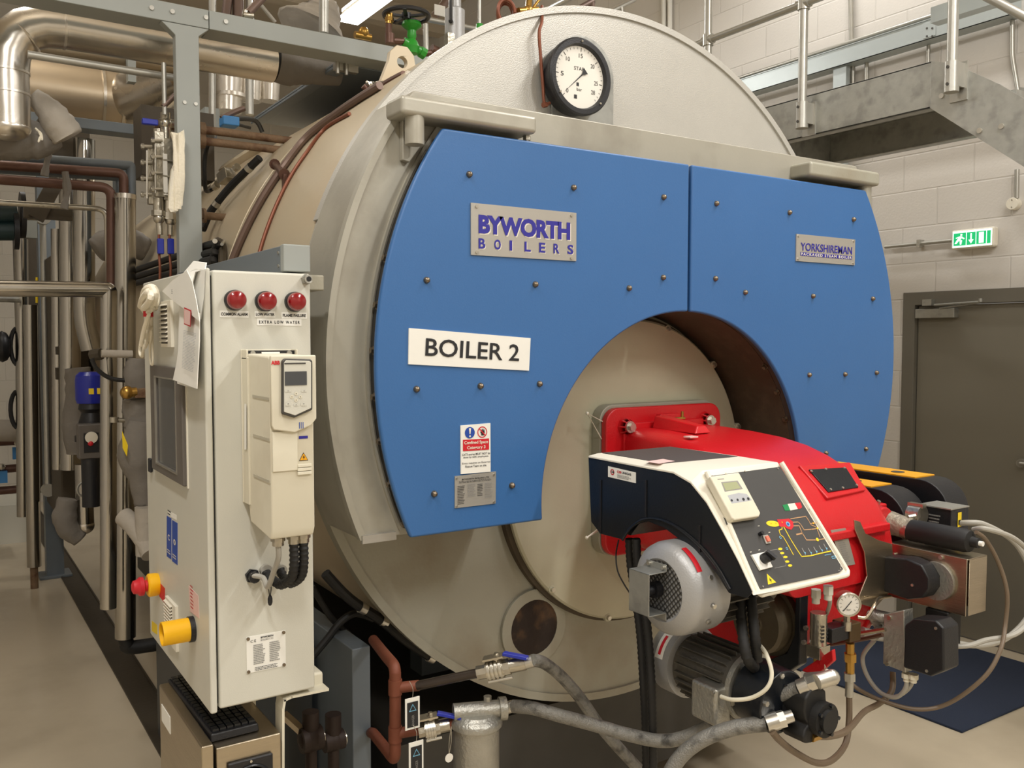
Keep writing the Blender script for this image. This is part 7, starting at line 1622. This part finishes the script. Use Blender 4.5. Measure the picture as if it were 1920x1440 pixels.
MB().mat('shell').lathe([(.12, 0), (.13, .02), (.13, .05), (.10, .06), (0, .06)], on_shell(470, 296, 1.22) + V((0, .1, -.02)), (-.6, 0, .8), n=24).build('manhole_cover', label='round pale cover on top of the shell beside the black cable', cat='cover')
# things above the beam
MB().mat('galvt').cyl(at(607, -30, y=3.62), at(607, 62, y=3.62), .020).build('guard_post', label='galvanised post standing on the pale beam left of the lamp', cat='post')
t = thing('guard_brace', at(463, 28, y=3.62), 'diagonal dark tube with clamp on top of the pale beam', 'brace')
MB().mat('conduit').cyl(at(466, 24, y=3.62), at(500, -12, y=3.62), .016).build('tube', t); MB().mat('nickel').cyl(at(456, 28, y=3.62), at(474, 30, y=3.62), .014).cyl(at(459, 29, y=3.62), at(461, 20, y=3.62), .012).build('clamp', t)
for k, (u, r, mm) in enumerate(((399, .016, 'galvt'), (420, .025, 'conduit'), (446, .03, 'conduit'), (467, .018, 'galvt'))): MB().mat(mm).cyl(at(u + (12 if k == 1 else 0), -40, y=5.0), at(u, 60, y=5.0), r).build('riser', label=('leftmost', 'second', 'third', 'rightmost')[k] + ' of four risers showing above the pale beam', cat='pipe')
MB().mat('galvt').cyl(at(488, 8, y=5.6), at(516, 42, y=5.6), .012).build('diagonal_rod', label='bright diagonal rod above the pale beam', cat='rod')
blob('insulation_jacket', [(585,60),(595,38),(600,18),(598,4)], [.20,.12,.10,.07], 'lfabric', 'pale fabric jacket bulging above the beam left of the lamp', y=4.6)
q = at(682, 68, y=4.4); MB().mat('brass').cyl(q + V((-.05,0,0)), q + V((.04,0,0)), .018).sphere(q + V((.0,0,.02)), .03, 10).build('small_valve', label='small pinkish brass valve on the pale beam under the lamp', cat='valve')
MB().mat('conduit').cyl(at(815, 30, y=4.6), at(850, -15, y=4.6), .022).build('sloping_rail', label='dark sloping rail behind the silver safety valve', cat='rail')
MB().mat('galvt').cyl(at(800, 36, y=4.2), at(930, 62, y=4.2), .014).cyl(at(798, 45, y=4.2), at(799, 95, y=4.2), .014).build('guard_rail', label='galvanised guard rail behind the safety valve', cat='handrail')
MB().mat('paper').box((at(815,30,y=4.5).x, 4.5, at(815,27,y=4.5).z), (at(835,30,y=4.5).x, 4.505, at(835,12,y=4.5).z)).build('hanging_label', label='white card on the sloping rail', cat='label')
MB().mat('conduit').cyl(at(1075, 22, y=4.6), at(1112, 2, y=4.6), .02).cyl(at(1109, 5, y=4.6), at(1109, 30, y=4.6), .022).build('rear_rail', label='grey rail with post peeking over the dome', cat='handrail')
MB().mat('galvt').cyl(at(1130, 30, y=5.2), at(1190, 0, y=5.2), .014).cyl(at(1165, 14, y=5.2), at(1167, 45, y=5.2), .016).build('rear_rail', label='thinner rail peeking over the dome, farther right', cat='handrail')
for k, u in enumerate((1245, 1256)): MB().mat('paper').cyl(at(u, -40, x=WX - .03), at(u, 90, x=WX - .03), .02).build('white_conduit', label='%s of two white vertical conduits on the wall above the dome' % ('left', 'right')[k], cat='conduit')
# ================================================================ bottom left: stainless printer case, keyboard, traps
a = at(395, 1405, y=2.05); b = at(527, 1375, y=2.05)
zt = (a.z + b.z)/2; bk = at(340, 1285, z=zt)
sb = thing('stainless_case', (.60, 2.3, .2), 'brown-tinted stainless steel case with a fan grille below the cabinet', 'case')
yb_ = 2.50
MB().mat('steelb').box((a.x + .012, 2.05, .15), (b.x, yb_, zt)).build('body', sb, bevel=.004)
MB().mat('steelb').box((a.x - .022, 2.045, .16), (a.x + .006, yb_ - .01, zt + .014)).build('door', sb, bevel=.004)
MB().mat('paper').box((a.x - .0235, 2.36, zt - .075), (a.x - .022, 2.46, zt - .03)).build('door_label', sb)
gx0, gx1 = at(425, 1425, y=2.05).x, at(510, 1410, y=2.05).x; gz1 = at(508, 1409, y=2.05).z
g = MB().mat('black').box((gx0, 2.040, gz1 - .13), (gx1, 2.05, gz1)).build('fan_grille', sb, bevel=.006)
mb = MB().mat('satin'); c = V(((gx0+gx1)/2, 2.038, gz1 - .065))
for r in (.015, .025, .035, .045): mb.lathe([(r, 0), (r + .003, -.002), (r + .006, 0)], c, (0, 1, 0), n=32)
mb.build('grille_ring', g)
for s_ in (-1, 1): MB().mat('zinc').cyl((c.x, 2.040, gz1 - .006 if s_ > 0 else gz1 - .124), (c.x, 2.037, gz1 - .006 if s_ > 0 else gz1 - .124), .003, n=8).build('grille_screw', g)
MB().mat('cream').box((b.x + .004, 2.3, zt - .25), (b.x + .016, 2.32, .94)).box((.60, 2.3, .928), (b.x + .016, 2.32, .94)).build('rear_bracket', label='second pale flat bracket behind the stainless case', cat='bracket')
# keyboard on top, set at an angle
kb_ = thing('keyboard', (.60, 2.25, zt), 'black computer keyboard lying on the stainless case', 'keyboard')
kc = [at(u, v, z=zt + .012) for u, v in ((395,1383),(487,1362),(478,1335),(345,1290))]
K0, K1 = at(395, 1385, z=zt + .012), at(487, 1362, z=zt + .012)
ex = V((K1.x - K0.x, K1.y - K0.y, 0)).normalized(); ey = V((-ex.y, ex.x, 0)); w = (K1 - K0).length; L = .42
o = V((K0.x, K0.y, zt))
def kpt(a, b, h): return o + ex*a*w + ey*b*L + V((0, 0, h))
MB().mat('black').hexa([kpt(0,0,.001), kpt(1,0,.001), kpt(1,1,.001), kpt(0,1,.001), kpt(.02,.01,.02), kpt(.98,.01,.02), kpt(.98,.99,.02), kpt(.02,.99,.02)]).build('base', kb_, bevel=.004)
mb = MB().mat('satin')
for i in range(6):
    for j in range(18): mb.obox(kpt(.13 + i*.148, .05 + j*.053, .023), (w*.12, L*.044, .007), ex, V((0,0,1)))
mb.build('keys', kb_)
# dark pipe unions under the shelf
for k, (u, v, y_) in enumerate(((583, 1385, 2.42), (625, 1388, 2.46))):
    c = at(u, v, y=y_); t = thing('pipe_union', V((c.x, c.y, .3)), '%s dark brown cast pipe union standing in shadow right of the stainless case' % ('left', 'right')[k], 'pipe union')
    M.setdefault('darkcast', pm('dark_brown_casting', (48, 36, 30), .6, .3, .12, 20))
    MB().mat('darkcast').cyl(c + V((-.03, 0, 0)), c + V((.03, 0, 0)), .036 - k*.006, n=16).sphere(c, .038 - k*.006, 16).cyl(c, c + V((0, 0, .08)), .024, n=12).build('union', t)
    MB().mat('darkcast').cyl(c, V((c.x, c.y, .25)), .017).build('downpipe', t)
    MB().mat('nickel').cyl(c + V((.032, 0, 0)), c + V((.036, 0, 0)), .022, n=20).build('seal_ring', t)
a = at(532, 1340, y=2.5); b = at(565, 1370, y=2.42)
MB().mat('steelb').obox((a+b)/2, ((b-a).length, .02, .018), b-a).build('angle_bar', label='short bright angle bar leading to the left dark union', cat='bar')
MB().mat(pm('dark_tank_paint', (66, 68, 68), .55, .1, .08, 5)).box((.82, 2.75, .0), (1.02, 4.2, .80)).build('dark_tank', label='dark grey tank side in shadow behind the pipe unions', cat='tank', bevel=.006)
MB().mat('lower').cyl((.75, 2.75, .0), (.75, 2.75, .50), .055, n=28).build('pale_drum', label='pale cylinder behind the stainless case', cat='cylinder')
# black cables under the boiler left
for k, pts in enumerate(([(585,1232),(612,1200),(640,1165),(668,1150),(700,1160)], [(585,1100),(615,1150),(640,1178),(655,1190)], [(610,1075),(640,1108),(668,1132),(715,1163),(760,1200),(808,1232)])):
    P = [at(u, v, y=(2.62, 2.66, 2.55)[k]) for u, v in pts]; t = thing('black_hose', P[0], ('lowest', 'crossing', 'upper')[k] + ' of three black hoses tangled under the boiler shell', 'hose', 'black hoses under the shell')
    MB().mat('rubber').tube(P, (.012, .010, .016)[k], 10).build('hose', t)
    if k == 2:
        for f in ((675,1138),(715,1162),(803,1230)): c = at(*f, y=2.55); MB().mat('zinc').cyl(c, c + V((.02, 0, -.012)), .018, n=14).build('ferrule', t)
